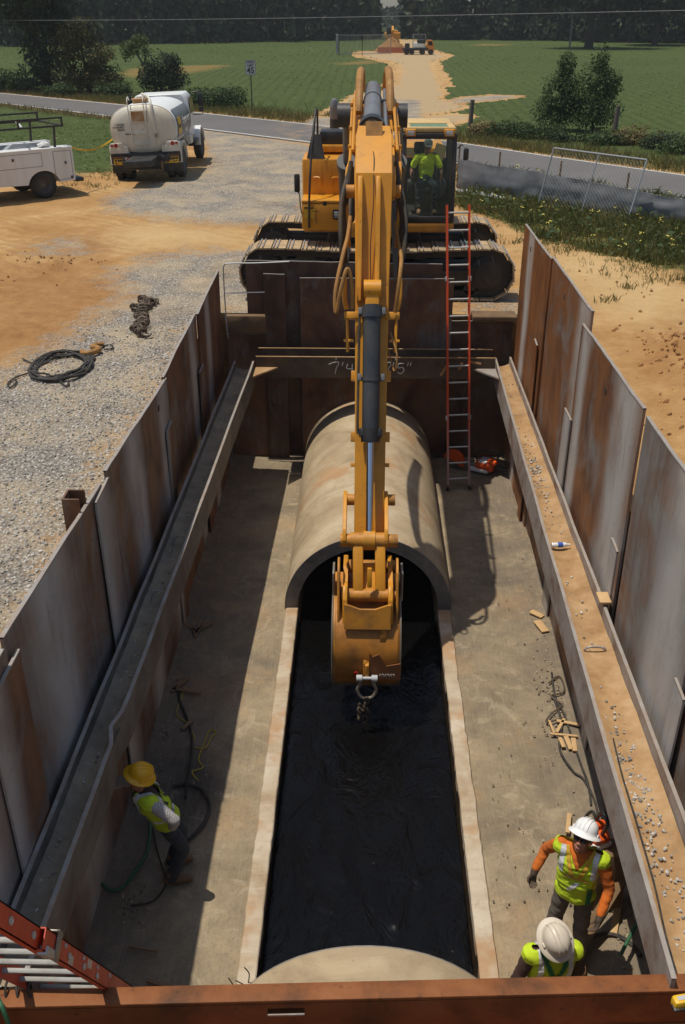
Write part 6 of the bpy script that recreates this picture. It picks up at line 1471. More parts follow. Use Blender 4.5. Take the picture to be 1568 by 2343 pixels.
# ------------------------------------------------------------------ far end of the line: digger, spoil heap, flatbed, fence
fx, fy = 3.5, 150.0
t = thing('excavator', 'small distant yellow excavator behind the spoil heap at the end of the dirt track', 'excavator', (fx, fy, 0))
def fp(b, name, m, par=t): b.xf(Matrix.Translation((fx, fy, 0)) @ Matrix.Scale(.6, 4)); return b.build(name, m, par)
for s in (-1, 1):
    b = MB(); b.box((s * 1.3, 0, .55), (.7, 4.6, 1.0), None, .35); fp(b, 'track', m_track)
b = MB(); b.box((0, 0, 1.9), (3.6, 4.0, 1.3), None, .2); b.box((0, .5, 2.7), (2.6, 2.0, .5), None, .15); fp(b, 'body', m_yellow)
b = MB(); b.box((-.9, -1.4, 2.9), (1.1, 1.5, 1.5), None, .15); fp(b, 'cab', m_black)
b = MB(); b.prism([(0, 1.8), (1.8, 4.0), (3.6, 3.0), (3.5, 2.4), (1.9, 3.2), (.5, 1.4)], (.2, -1, 0), (0, -1, 0), (0, 0, 1), .5, .05); fp(b, 'boom', m_yellow)
b = MB(); b.bar((.0, -4.4, 3.2), (.0, -3.9, .7), .4, .5, (0, 1, 0), .05); fp(b, 'stick', m_yellow)
b = MB(); b.prism([(-.6, 0), (.6, 0), (.5, .9), (-.4, 1.0), (-.7, .5)], (-.6, -3.9, .2), (0, 1, 0), (0, 0, 1), 1.3, .05); fp(b, 'bucket', m_yelldirty)
b = MB(); N = 40
rings = []
for k in range(9):
    f = k / 8; rings.append([V((2.9 + (1 - f) * 2.1 * math.cos(2 * PI * i / N) * (1 + .18 * mn.noise(V((math.cos(2 * PI * i / N) * 2, math.sin(2 * PI * i / N) * 2, f * 3)))), 128 + (1 - f) * 2.0 * math.sin(2 * PI * i / N), -.05 + 1.75 * f ** .9 + .15 * mn.noise(V((i * .7, k, 3))))) for i in range(N)])
b.loft(rings); tag(b.build('spoil_heap', m_earth, ang=60), 'orange heap of dug earth at the far end of the dirt track', 'dirt pile')
ff = thing('construction_fence', 'grey mesh fence panels round the distant pit left of the spoil heap', 'fence', (-1.5, 121, 0))
for (x0, y0, x1, y1) in ((-3.6, 123, -3.2, 119.5), (-3.2, 119.5, -.6, 119.3), (-.6, 119.3, 2.6, 121.5), (5.2, 122.5, 6.6, 122.5)):
    b = MB(); b.bar((x0, y0, 0), (x0, y0, 2.1), .08, .08); b.bar((x1, y1, 0), (x1, y1, 2.1), .08, .08); b.bar((x0, y0, 2.05), (x1, y1, 2.05), .06, .06); b.bar((x0, y0, .15), (x1, y1, .15), .06, .06)
    L2 = math.hypot(x1 - x0, y1 - y0)
    for k in range(int(L2 / .16)): f = k * .16 / L2; b.bar((x0 + (x1 - x0) * f, y0 + (y1 - y0) * f, .1), (x0 + (x1 - x0) * f, y0 + (y1 - y0) * f, 2.05), .025, .025)
    b.build('mesh_panel', m_galv, ff)
m_netting = paint('orange_netting', (.5, .16, .07), .8)
b = MB(); b.box((2.8, 124.0, .35), (3.2, .06, .6)); tag(b.build('safety_barrier', m_netting), 'low orange safety barrier in front of the distant spoil heap', 'barrier')
t = thing('flatbed_truck', 'distant dark flatbed truck with orange cab and pale load parked across the dirt track', 'truck', (5.7, 121, 0))
def ftp(b, name, m): b.xf(Matrix.Translation((5.95, 121, 0)) @ Matrix.Scale(.58, 4) @ Matrix.Translation((-5.8, -121, 0))); return b.build(name, m, t)
b = MB(); b.box((4.9, 121, 1.0), (5.0, 2.2, .45), None, .05); ftp(b, 'flatbed', m_black)
b = MB(); b.box((5.6, 121, 1.75), (2.1, 1.8, .9), None, .05); ftp(b, 'load', m_white)
b = MB(); b.box((6.0, 121, 2.35), (1.6, 1.9, .7), None, .08); ftp(b, 'load_cover', m_black)
b = MB(); b.box((3.3, 121, 1.6), (.9, 1.8, .8), None, .05); ftp(b, 'tool_crate', m_black)
b = MB(); b.loft([[V((x, y, z)) for x, z in ((7.1, .7), (8.5, .7), (8.5, 1.5), (8.1, 2.6), (7.1, 2.6))] for y in (120, 122)]); ftp(b, 'cab', paint('orange_cab', (.6, .2, .015), .4))
b = MB(); b.prism([(7.35, 1.7), (8.2, 1.7), (8.0, 2.4), (7.35, 2.4)], (0, 119.97, 0), (1, 0, 0), (0, 0, 1), .04); ftp(b, 'cab_window', m_shade)
for x in (3.2, 4.2, 6.2, 7.9):
    b = MB(); b.cyl((x, 119.9, .5), (x, 122.1, .5), .5, n=18); ftp(b, 'wheel', m_rubber)
# overhead wires and far pole
b = MB(); q0 = at(-60, 44, y=72); q1 = at(1650, 21, y=36); q0 += (q0 - q1) * .1
b.tube([q0.lerp(q1, i / 12) - V((0, 0, .12 * math.sin(PI * i / 12))) for i in range(13)], .012, 5, 1, False, False); tag(b.build('overhead_wire', m_black and paint('grey_wire', (.22, .22, .23), .6)), 'thin overhead wire crossing the whole photo in front of the woods', 'wire')
p = at(615, 90, z=0); p = V((-15.4, 166, 0)); b = MB(); b.cyl(p, p + V((0, 0, 11)), .16, .12, n=10); b.bar(p + V((-1.2, 0, 9.5)), p + V((1.2, 0, 9.5)), .12, .12); b.bar(p + V((-.5, -.3, 0)), p + V((-.5, -.3, 9)), .08, .08, (0, 1, 0)); tag(b.build('utility_pole', paint('pole_grey', (.11, .10, .09), .9)), 'thin grey utility pole standing in front of the far woods', 'utility pole')
p = V((26.4, 140, 0)); b = MB(); b.cyl(p, p + V((0, 0, 6)), .12, .10, n=8); b.box(p + V((0, 0, 5.6)), (.9, .12, .12)); tag(b.build('utility_pole', paint('pole_grey2', (.2, .2, .2), .9)), 'short pale pole beside the lone tree at the right edge of the field', 'utility pole')
# ------------------------------------------------------------------ vegetation
rv = random.Random(11)
def rdir(): 
    while 1:
        d = V((rv.uniform(-1, 1), rv.uniform(-1, 1), rv.uniform(-1, 1)))
        if .05 < d.length < 1: return d.normalized()
def leafquad(VV, FF, p, s, nrm):
    F = frame(nrm, rdir()); e = len(VV); a = rv.uniform(.6, 1) * s
    for x, y, z in ((-.5, 0, 0), (0, -.32, .05), (.5, 0, 0), (0, .32, .05)): VV.append(p + F @ V((x * a, y * a, z * a)))
    FF.append((e, e + 1, e + 2, e + 3))
def crown(lobes, n, size, gap=.0, freq=.9, flat=.35, side=False):
    VV, FF = [], []; tot = [l[1].x * l[1].y * l[1].z if isinstance(l[1], V) else l[1] ** 3 for l in lobes]
    tot = [t_ ** .72 for t_ in tot]
    for (c, r), k in zip(lobes, tot):
        c = V(c); r = r if isinstance(r, V) else V((r, r, r)); m = int(n * k / sum(tot)); seed = rv.random() * 99
        for _ in range(m):
            d = rdir(); q = rv.random() ** .42
            q *= 1 + .30 * mn.noise(d * 1.7 + V((seed, 0, 0))) + .18 * mn.noise(d * 4 + V((0, seed, 0)))
            p = c + V((d.x * r.x, d.y * r.y, d.z * r.z)) * q
            if mn.noise(p * freq) < gap - .35: continue
            nr = (d + rdir() * .9 + V((0, 0, flat))).normalized()
            if side: nr.z *= .25; nr.y -= .3; nr.normalize()
            leafquad(VV, FF, p, size * rv.uniform(.6, 1.3), nr)
    return VV, FF
def rawmesh(name, VV, FF, m, parent=None):
    me = bpy.data.meshes.new(name)
    if parent: inv = W(parent).inverted(); VV = [inv @ v_ for v_ in VV]
    me.from_pydata(VV, [], FF); me.materials.append(m); o = bpy.data.objects.new(name, me); COL.objects.link(o)
    if parent: o.parent = parent
    return o
LF = dict(dark=leafmat('dark_leaves', (.022, .034, .014), (.046, .064, .024), (.07, .088, .034), .2),
          olive=leafmat('olive_leaves', (.07, .062, .02), (.125, .105, .034), (.16, .125, .045)),
          green=leafmat('bush_leaves', (.030, .054, .017), (.068, .105, .031), (.11, .15, .045)),
          light=leafmat('light_leaves', (.055, .075, .02), (.10, .13, .036), (.14, .16, .05)),
          wood=leafmat('woods_leaves', (.020, .032, .015), (.040, .058, .025), (.06, .08, .034), .0),
          crop=leafmat('crop_leaves', (.085, .115, .032), (.12, .155, .045), (.19, .225, .08)),
          weed=leafmat('weed_blades', (.10, .11, .035), (.19, .18, .065), (.30, .25, .11), .35),
          dry=leafmat('dry_weeds', (.15, .105, .045), (.25, .18, .08), (.36, .27, .14)))
m_bark = paint('tree_bark', (.045, .036, .028), .95, 0, .3, 4, (.02, .016, .012), .5, 5, .5, 12)
m_barkl = paint('pale_bark', (.16, .13, .10), .95, 0, .3, 4)
def tree(label, base, lobes, n, size, leaf, trunk, name='tree', cat='tree', group=None, bark=m_bark, gap=.0, freq=.9):
    base = V(base); t = thing(name, label, cat, base, group=group)
    b = MB()
    for pts, r0, r1 in trunk: b.tube([base + V(p) for p in pts], lambda f, r0=r0, r1=r1: r0 + (r1 - r0) * f, 9, 5)
    b.build('trunk', bark, t)
    VV, FF = crown([(base + V(c), r) for c, r in lobes], n, size, gap, freq); rawmesh('crown', VV, FF, leaf, t); return t
G1 = 'trees and bushes along the far side of the road'
tree('tall dark tree overgrown to the ground at the upper left, cut by the top edge', (-21.4, 69.5, 0),
     [((-.1, 0, 1.5), V((1.6, 1.6, 1.7))), ((.1, 0, 3.6), V((1.75, 1.8, 2.2))), ((-.5, 0, 5.6), V((2.6, 2.2, 1.8))), ((.9, .3, 5.0), V((1.5, 1.6, 1.6))), ((-2.0, 0, 5.4), V((1.8, 1.6, 1.3))), ((0, 0, 8), V((3, 3, 2.2)))], 15000, .30, LF['dark'],
     [([(0, 0, -.2), (.1, 0, 3), (0, .1, 8)], .35, .12), ([(0, 0, 2.5), (-1.2, .1, 4.2), (-2.2, 0, 5.5)], .15, .05), ([(0, 0, 3), (1, .1, 4.5), (1.6, 0, 5.6)], .14, .05)], group=G1)
tree('bushy olive-green tree beside the tall dark tree at the upper left', (-18.3, 68.4, 0),
     [((-.2, 0, 3.6), V((1.5, 1.3, 1.0))), ((-1.1, 0, 2.6), V((1.0, 1.1, 1.2))), ((.8, 0, 2.2), V((1.3, 1.3, 1.1))), ((.6, -.2, 1.1), V((1.9, 1.4, 1.0))), ((-.9, 0, 1.1), V((1.4, 1.2, 1.0))), ((1.5, 0, .6), V((.9, 1, .6)))], 11000, .22, LF['olive'],
     [([(0, 0, -.2), (-.1, 0, 1.6), (-.3, 0, 4.1)], .15, .04), ([(0, 0, 1), (.7, 0, 2), (1, 0, 2.8)], .09, .03)], group=G1, gap=.06)
tree('small leaning tree with a thin pale crown above a dark bush beyond the road', (-14.4, 69.6, 0),
     [((-1.15, 0, 2.7), V((.9, .7, .55))), ((-.5, 0, 3.1), V((.7, .7, .4))), ((-1.6, 0, 2.2), V((.5, .5, .4))), ((-.1, 0, 2.4), V((.5, .5, .35)))], 1900, .17, LF['light'],
     [([(.4, 0, -.2), (.1, 0, .9), (-.5, 0, 1.8), (-1.0, 0, 2.7), (-1.3, 0, 3.0)], .12, .03), ([(-.4, 0, 1.7), (-.2, 0, 2.3), (-.1, 0, 2.8)], .06, .02)], group=G1, bark=m_barkl, gap=.10)
tree('rounded dark green bush right under the leaning tree beyond the road', (-13.7, 69.2, 0),
     [((.1, 0, 1.7), V((1.2, 1.1, .9))), ((-.6, 0, .9), V((1.1, 1.1, .9))), ((.7, 0, .9), V((1.2, 1.1, .9))), ((.9, 0, 1.9), V((.6, .6, .5)))], 7000, .2, LF['dark'], [([(0, 0, -.1), (0, 0, 1.2)], .08, .03)], name='bush', cat='bush', group=G1)
tree('low bush hugging the verge at the extreme upper left edge', (-24.6, 70, 0), [((0, 0, .6), V((1.5, 1.1, .9))), ((1.5, 0, .4), V((1.0, .9, .6)))], 3500, .2, LF['green'], [([(0, 0, -.1), (0, 0, .8)], .06, .02)], name='bush', cat='bush', group=G1)
for x, y, h, w_, lab, lf in ((-16.4, 67.0, .8, 1.3, 'low green bush at the foot of the olive tree', 'green'), (-19.8, 66.6, .8, 1.1, 'low green bush between the tall dark tree and the olive tree', 'green'), (-8.4, 59.6, 1.1, 1.6, 'weedy green bush just left of the speed limit sign', 'green'), (-10.2, 60.8, .9, 1.5, 'weedy bush in the verge behind the tank truck mirror', 'green')):
    tree(lab, (x, y, 0), [((0, 0, h * .5), V((w_, .9, h * .6))), ((.5, 0, h * .45), V((w_ * .6, .8, h * .65)))], 2600, .16, LF[lf], [([(0, 0, -.1), (0, 0, h * .7)], .05, .02)], name='bush', cat='bush', group=G1)
tree('tall pointed left half of the twin bush growing beyond the road on the right', (9.0, 49.0, 0), [((0, 0, .8), V((1.35, 1.1, .9))), ((.05, 0, 1.7), V((.95, .9, 1.0))), ((.1, 0, 2.75), V((.45, .45, .75)))], 8500, .14, LF['green'], [([(0, 0, -.1), (.05, 0, 1.6), (.1, 0, 3.2)], .06, .015)], name='bush', cat='bush', group=G1, gap=.05, freq=1.6)
tree('tall pointed right half of the twin bush growing beyond the road on the right', (10.55, 48.6, 0), [((0, 0, .8), V((1.3, 1.1, .9))), ((-.1, 0, 1.9), V((1.0, .9, 1.1))), ((0, 0, 3.0), V((.45, .45, .8))), ((.6, 0, 2.0), V((.6, .6, .7)))], 9000, .14, LF['green'], [([(0, 0, -.1), (-.05, 0, 1.6), (0, 0, 3.4)], .06, .015)], name='bush', cat='bush', group=G1, gap=.05, freq=1.6)
hz = [(6.3, 46.3, .9, .8, 'green', 'low bramble clump between the left fence post and the twin bush'), (7.6, 45.6, 1.1, .8, 'green', 'low bramble clump in front of the left half of the twin bush'), (9.0, 44.6, 1.1, .7, 'dark', 'dark low bramble clump in front of the twin bush'), (10.2, 43.6, .9, .6, 'green', 'low bramble clump left of the right fence post'), (5.4, 47.2, .8, .6, 'dry', 'brown dry weed clump right of the left fence post'),
      (11.3, 43.6, 1.0, .8, 'dry', 'brown dry weed clump right of the right fence post'), (12.8, 41.0, 1.1, .8, 'green', 'bramble clump at the right edge of the photo beyond the road'), (12.2, 42.4, .9, .7, 'dark', 'dark bramble clump near the right edge beyond the road'), (14.2, 40.2, 1.2, .8, 'green', 'last bramble clump beyond the road, cut by the right photo edge')]
for x, y, w_, h, lf, lab in hz:
    tree(lab, (x, y, 0), [((0, 0, h * .45), V((w_, .7, h * .6))), ((w_ * .6, .1, h * .35), V((w_ * .7, .6, h * .5))), ((-w_ * .6, 0, h * .3), V((w_ * .6, .6, h * .45)))], 2600, .12, LF[lf], [([(0, 0, -.1), (0, 0, h * .6)], .03, .015)], name='bramble', cat='bush', group=G1)
G2 = 'lone trees in the field'
tree('lone tree with a thick dark trunk standing in the right of the field', (28.4, 138, 0), [((0, 0, 7.2), V((6, 5, 3.2))), ((-3.5, 0, 8.5), V((4, 4, 3))), ((4, 0, 7.8), V((4.5, 4, 3))), ((1, 0, 11), V((5, 5, 3))), ((5.5, 0, 5.2), V((2.4, 2, 1.6))), ((-5, 0, 5.6), V((2.2, 2, 1.4)))], 9000, .75, LF['wood'],
     [([(0, 0, -.3), (.1, 0, 2), (.0, 0, 5), (.2, 0, 9)], .62, .3), ([(0, 0, 3.6), (2, 0, 5.5), (4, 0, 7.5)], .25, .1), ([(0, 0, 3.8), (-2, 0, 5.8), (-3.6, 0, 7.8)], .25, .1)], group=G2)
tree('second lone tree, half hidden against the woods at the far right', (39.6, 148.5, 0), [((0, 0, 6.2), V((5.5, 5, 3))), ((-3, 0, 7.5), V((4, 4, 3))), ((4, 0, 7), V((4, 4, 3))), ((0, 0, 10), V((5, 5, 3)))], 7500, .75, LF['wood'],
     [([(0, 0, -.3), (.1, 0, 2), (0, 0, 8)], .5, .25)], group=G2)
# the woods behind the field: one mass
EDGE = [(-150, 118), (-60, 138), (-33, 152), (-10, 170), (2.2, 182)], [(5.6, 182), (31, 172), (45, 157), (80, 140), (170, 112)]
def woods():
    VV, FF = [], []; TB = MB()
    for E in EDGE:
        for (x0, y0), (x1, y1) in zip(E, E[1:]):
            L = math.hypot(x1 - x0, y1 - y0); near = min(abs(x0), abs(x1)) < 46
            step = 4.2 if near else 7
            for i in range(int(L / step)):
                f = (i + rv.random()) / (L / step)
                for row in range(3):
                    x = x0 + (x1 - x0) * f + rv.uniform(-1.5, 1.5); y = y0 + (y1 - y0) * f + row * 6 + rv.uniform(-1.5, 1.5)
                    gx = 3.9 + (y - 172) * .0155
                    if abs(x - gx) < 5.6: continue
                    h = rv.uniform(13, 19); r = rv.uniform(2.6, 4.2); gz = groundz(x, y)
                    lob = [((x, y, gz + h * .62), V((r, r, h * .36))), ((x + rv.uniform(-1.5, 1.5), y - 1, gz + h * .3), V((r * .95, r * .9, h * .24)))]
                    if row == 0: lob += [((x + rv.uniform(-2, 2), y - 2, gz + 1.6), V((r * .9, r * .6, 2.0)))]
                    a, b_ = crown(lob, (900 if row == 0 else 500) if near else 260, 1.0 if near else 1.6, .05, .35, .35, True); e = len(VV)
                    VV += a; FF += [tuple(k + e for k in q) for q in b_]
                    if near: TB.cyl((x, y, gz - .3), (x + rv.uniform(-.4, .4), y, gz + h * .8), .24, .08, n=6, caps=False)
    # solid undergrowth so that no light comes through at the foot of the wood
    for E in EDGE:
        for (x0, y0), (x1, y1) in zip(E, E[1:]):
            L = math.hypot(x1 - x0, y1 - y0); m = int(L * 75)
            for _ in range(m):
                f = rv.random(); x = x0 + (x1 - x0) * f; y = y0 + (y1 - y0) * f + 16 * rv.random() ** .8
                gx = 3.9 + (y - 172) * .0155
                if abs(x - gx) < 2.0: continue
                leafquad(VV, FF, V((x, y, groundz(x, y) + 13 * rv.random() ** 1.15)), rv.uniform(1.2, 2.4), (rdir() * .55 + V((0, -1, -.1))).normalized())
    for _ in range(2600):      # far trees closing the lane
        y = rv.uniform(330, 520); x = 3.9 + (y - 172) * .0155 + rv.gauss(0, 11); leafquad(VV, FF, V((x, y, groundz(x, y) + rv.uniform(0, 5.8 + .5 * mn.noise(V((x * .3, 0, 0)))))), 2.4, rdir())
    for s in (-1, 1):
        for _ in range(2600):
            y = rv.uniform(185, 330); x = 3.9 + (y - 172) * .0155 + s * (2.6 + abs(rv.gauss(0, 2.5))); leafquad(VV, FF, V((x, y, groundz(x, y) + rv.uniform(0, 13))), 1.5, rdir())
    o = rawmesh('woods', VV, FF, LF['wood']); struct(o, 'stuff'); tr = TB.build('wood_trunks', m_bark, ang=60, stuff=True); struct(tr, 'stuff')
woods()
# crop, verge weeds and tufts: uncountable ground cover
def cover(name, pts, m, kind, h, spread, k):
    VV, FF = [], []
    for (x, y, s) in pts:
        z = groundz(x, y)
        for _ in range(k):
            if kind == 'leaf':
                p = V((x + rv.gauss(0, spread * s), y + rv.gauss(0, spread * s), z + h * s * rv.random())); leafquad(VV, FF, p, (.21 if h < .2 else h) * s * rv.uniform(.5, .9), (rdir() * .5 + V((0, 0, 1))).normalized())
            else:
                p = V((x + rv.gauss(0, spread), y + rv.gauss(0, spread), z - .02)); a = rv.random() * 2 * PI; w_ = h * s * .05; d = V((math.cos(a), math.sin(a), 0)); hh = h * s * rv.uniform(.5, 1.2); le = V((rv.gauss(0, .35), rv.gauss(0, .35), 0)) * hh
                e = len(VV); VV += [p - d * w_, p + d * w_, p + d * w_ * .6 + le * .45 + V((0, 0, hh * .6)), p + le + V((0, 0, hh))]; FF.append((e, e + 1, e + 2, e + 3))
    return struct(rawmesh(name, VV, FF, m), 'stuff')
pts = []
y = 54.0
while y < 150:
    st = .42 + (y - 50) * .012
    x = -40 - (y - 50) * .25
    hw = 30 + (y - 40) * .42
    for i in range(int(2 * hw / .76)):
        xx = -hw + i * .76
        if abs(xx / max(1, y)) > .42: continue
        yy = y + rv.uniform(-st, st) * .5; yf = yfar(xx)
        if yy < yf + 4.5 or rv.random() < .25: continue
        if hit(ZT, (xx, yy)) or hit(ZBARE, (xx, yy)) or hit(ZG, (xx, yy)): continue
        if rv.random() < .2 + .5 * (mn.noise(V((xx * .08, yy * .08, 4))) < -.15): continue
        pts.append((xx + rv.gauss(0, .05), yy, rv.uniform(.7, 1.2) * (1 + (y - 50) * .006)))
    y += st
cover('crop_plants', pts, LF['crop'], 'leaf', .13, .2, 3)
pts = []
for _ in range(5200):
    x = rv.uniform(-30, -8.2); y = rv.uniform(31, 66)
    if y < ynear(x) - 4.2 + rv.gauss(0, .5) and hit(ZV, (x, y)): pts.append((x, y, rv.uniform(.6, 1.2)))
cover('crop_plants', pts, LF['crop'], 'leaf', .15, .22, 4)
def inarea(P, n, test=lambda x, y: True):
    bb = BB(P); out = []
    while len(out) < n:
        x, y = rv.uniform(bb[0], bb[1]), rv.uniform(max(bb[2], 15), bb[3])
        if inside((x, y), P) and test(x, y): out.append((x, y, rv.uniform(.5, 1.3)))
    return out
gr_ok = lambda x, y: y < ynear(x) - .5 and mn.noise(V((x * .7, y * .7, 0))) > -.28
A = inarea(GRASS[1], 7200, gr_ok)
cover('weeds', A[:4200], LF['weed'], 'blade', .30, .10, 5); cover('weeds', A[4200:5800], LF['dry'], 'blade', .26, .10, 4); cover('weeds', A[5800:6700], LF['light'], 'leaf', .2, .12, 4); cover('weeds', A[6700:], LF['green'], 'leaf', .26, .14, 4)
fl_pts = [(x + .1, y, s) for x, y, s in A[:110]]
VV, FF = [], []
for x, y, s in fl_pts: 
    for _ in range(4): leafquad(VV, FF, V((x + rv.gauss(0, .03), y, groundz(x, y) + .28 * s + rv.uniform(0, .05))), .06, (rdir() * .4 + V((0, -.3, 1))).normalized())
struct(rawmesh('wildflowers', VV, FF, paint('flower_yellow', (.75, .62, .12), .8, 0, .2, 20)), 'stuff')
verge = []
for _ in range(9000):
    x = rv.uniform(-34, 17); y = yfar(x) + .5 + abs(rv.gauss(0, 2.4))
    if hit(ZT, (x, y)) or hit(ZG, (x, y)): continue
    verge.append((x, y, rv.uniform(.5, 1.3)))
cover('verge_grass', verge[:5000], LF['weed'], 'blade', .26, .14, 4); cover('verge_grass', verge[5000:], LF['dry'], 'blade', .26, .14, 4)
pts = [(x, ynear(x) - abs(rv.gauss(.8, .7)) - .3, rv.uniform(.4, 1)) for x in [rv.uniform(-28, -8) for _ in range(1500)]] + [(x, ynear(x) - rv.uniform(.4, 2), rv.uniform(.4, 1)) for x in [rv.uniform(3, 13) for _ in range(900)]]
cover('verge_grass', pts, LF['dry'], 'blade', .25, .1, 4)
pts = []
for cx, cy, n, r in [(at(u, v, z=0).x, at(u, v, z=0).y, n, r) for u, v, n, r in ((1290, 575, 26, .3), (1340, 570, 20, .25), (1450, 615, 30, .4), (1500, 640, 22, .3), (1250, 552, 22, .35), (1185, 515, 24, .35), (1400, 690, 6, .1), (1440, 660, 6, .12), (1180, 555, 8, .2), (1540, 610, 30, .4), (300, 400, 20, .5), (190, 425, 20, .5), (215, 400, 30, .6))]:
    for _ in range(n * 2): pts.append((cx + rv.gauss(0, r * 1.6), cy + rv.gauss(0, r), rv.uniform(.4, 1)))
cover('weeds', pts, LF['weed'], 'blade', .2, .05, 5)
# ------------------------------------------------------------------ clutter on the gravel
def G(u, v, h=0):
    p = at(u, v, z=0); p.z = groundz(p.x, p.y) + h; return p
t = thing('cable_coil', 'coil of thick black cable with looped ends lying on the gravel at the left', 'cable', G(140, 840))
c = G(140, 840); b = MB(); rc = random.Random(3); pts = []
for k in range(9 * 14):
    a = 2 * PI * k / 14; r = .40 + .09 * math.sin(k * .31) + rc.uniform(-.03, .03); pts.append(c + V((r * 1.12 * math.cos(a) + .05 * math.sin(k * .13), r * 1.55 * math.sin(a), .02 + .06 * rc.random())))
b.tube(pts, .017, 6, 2); b.build('coil_loops', m_cable, t)
for P in ([(85, 852), (60, 858), (35, 868), (18, 880), (25, 887), (38, 876), (33, 868)], [(95, 842), (70, 834), (52, 824)], [(190, 822), (215, 808), (240, 795), (256, 793), (258, 800), (238, 803)], [(105, 858), (130, 870), (150, 886), (158, 878), (140, 872)], [(180, 850), (205, 835), (218, 820), (200, 815)]):
    b = MB(); b.tube([G(u, v, .03) for u, v in P], .013, 6, 5); b.build('cable_end', m_cable, t)
c = G(212, 805, .05); b = MB(); b.tube([c + V(p) for p in ((-.16, -.08, 0), (-.1, -.2, 0), (.05, -.2, .02), (.14, -.08, .03), (.06, .04, .03), (-.02, .08, .02), (.02, .2, .02), (.14, .26, .02))], lambda f: .05 - .02 * abs(f - .4), 10, 5); tag(b.build('lifting_hook', m_yhose), 'yellowish steel lifting hook lying beside the coil of black cable', 'hook')
c = G(330, 735); t = thing('chain_pile', 'heap of dark rusty chain slings lying on the gravel left of the trench', 'chain', c)
b = MB(); rc = random.Random(9)
pathc = [G(u, v, .03) for u, v in ((318, 770), (312, 755), (318, 740), (322, 722), (335, 705), (345, 695), (330, 690), (345, 700), (335, 715), (325, 725), (330, 745), (322, 765), (330, 770), (322, 750), (332, 730), (318, 712), (310, 715), (335, 700), (355, 693))]
for i, p in enumerate(catmull(pathc, 6)):
    link(b, p + V((rc.uniform(-.05, .05), rc.uniform(-.05, .05), rc.uniform(0, .08))), Euler((rc.uniform(-1.5, 1.5), rc.uniform(1.2, 1.9), rc.random() * 6)), .1, .045, .018)
b.build('chain_links', m_chain, t)
for u, v in ((318, 768), (330, 772)):
    p = G(u, v, .05); b = MB(); b.tube([p + V(q) for q in ((0, .12, 0), (0, 0, .02), (.05, -.08, .02), (.12, -.06, .02), (.13, .02, .02))], .024, 8, 4); b.build('sling_hook', m_steelhook, t)
m_clod = paint('earth_clod', (.36, .19, .075), .95, 0, .2, 8, island=.35)
rc = random.Random(31)
def clods():
    k = rc.random()
    if k < .45: return rc.gauss(5.6, .5), rc.gauss(15.3, .9)
    if k < .7: return rc.gauss(6.5, .7), rc.gauss(14.2, 1.1)
    if k < .8: return rc.gauss(5.2, .5), rc.gauss(12.2, .8)
    if k < .86: return rc.gauss(-7.6, .8), rc.gauss(21.9, .6)
    return rc.uniform(3.6, 8), rc.uniform(10, 26)
stones('earth_clods', 800, clods, .038, m_clod, lambda x, y: groundz(x, y), rc)
# ------------------------------------------------------------------ clutter on the trench floor
def Fp(u, v, h=.03): p = at(u, v, z=FZ); p.z = FZ + h; return p
def cable(label, P, r, m, cat='cable', h=.05, name='cable'):
    b = MB(); b.tube([Fp(u, v, h) for u, v in P], r, 7, 5); return tag(b.build(name, m), label, cat)
def wood(u, v, L, w_, a, label, m=m_pine, grp='scraps of wood on the trench floor', h=.05, tilt=0):
    p = Fp(u, v, h + .01); b = MB(); b.box(p, (w_, L, .022), Euler((tilt, 0, a)), .003); return tag(b.build('wood_scrap', m), label, 'wood scrap', grp)
cable('black air hose snaking down the shaded left side of the trench floor', [(408, 1560), (410, 1600), (425, 1640), (440, 1690), (438, 1740), (430, 1790), (425, 1830)], .018, m_cable, 'hose', .04, 'hose')
cable('black hose looping on the floor right behind the worker in the yellow hat', [(395, 1805), (430, 1800), (465, 1815), (480, 1850), (470, 1885), (445, 1915), (425, 1930)], .02, m_cable, 'hose', .04, 'hose')
cable('tangled yellow rope on the shaded floor above the worker in the yellow hat', [(425, 1575), (412, 1610), (405, 1640), (430, 1660), (445, 1690), (440, 1710), (470, 1715), (485, 1690), (495, 1680), (480, 1675), (470, 1700), (455, 1740), (465, 1760), (440, 1770), (455, 1790)], .009, m_rope, 'rope', .03, 'rope')
cable('green hose hanging in a curve below the worker in the yellow hat', [(345, 1880), (345, 1930), (335, 1975), (310, 2015), (280, 2050), (255, 2055), (225, 2030), (205, 2000)], .02, m_hoseg, 'hose', .12, 'hose')
cable('thin dark cord trailing past the boots of the worker in the yellow hat', [(350, 1900), (360, 1950), (372, 1990), (380, 2030), (350, 2070), (300, 2080)], .011, m_cable, 'cable', .05)
cable('dark cable lying along the foot of the right wall beside the wood scraps', [(1262, 1545), (1270, 1600), (1290, 1640), (1310, 1700), (1330, 1760), (1345, 1800), (1352, 1850)], .014, m_cable)
cable('second dark cable along the foot of the right wall, nearer the standing worker', [(1265, 1600), (1285, 1660), (1280, 1720), (1310, 1770), (1335, 1790), (1360, 1840), (1372, 1900)], .014, m_cable)
cable('tangle of brown wire on the floor by the right wall', [(1255, 1570), (1280, 1555), (1290, 1590), (1260, 1600), (1285, 1620), (1262, 1640), (1250, 1660), (1290, 1650)], .012, m_chain, 'wire', .06, 'wire')
cable('black hose curling on the floor behind the standing worker with the white hat', [(1330, 2175), (1360, 2150), (1400, 2145), (1440, 2165), (1465, 2195)], .024, m_cable, 'hose', .05, 'hose')
cable('green hose slanting up from the floor in the lower right corner', [(1412, 2225), (1430, 2190), (1450, 2150), (1470, 2110)], .019, m_hoseg, 'hose', .25, 'hose')
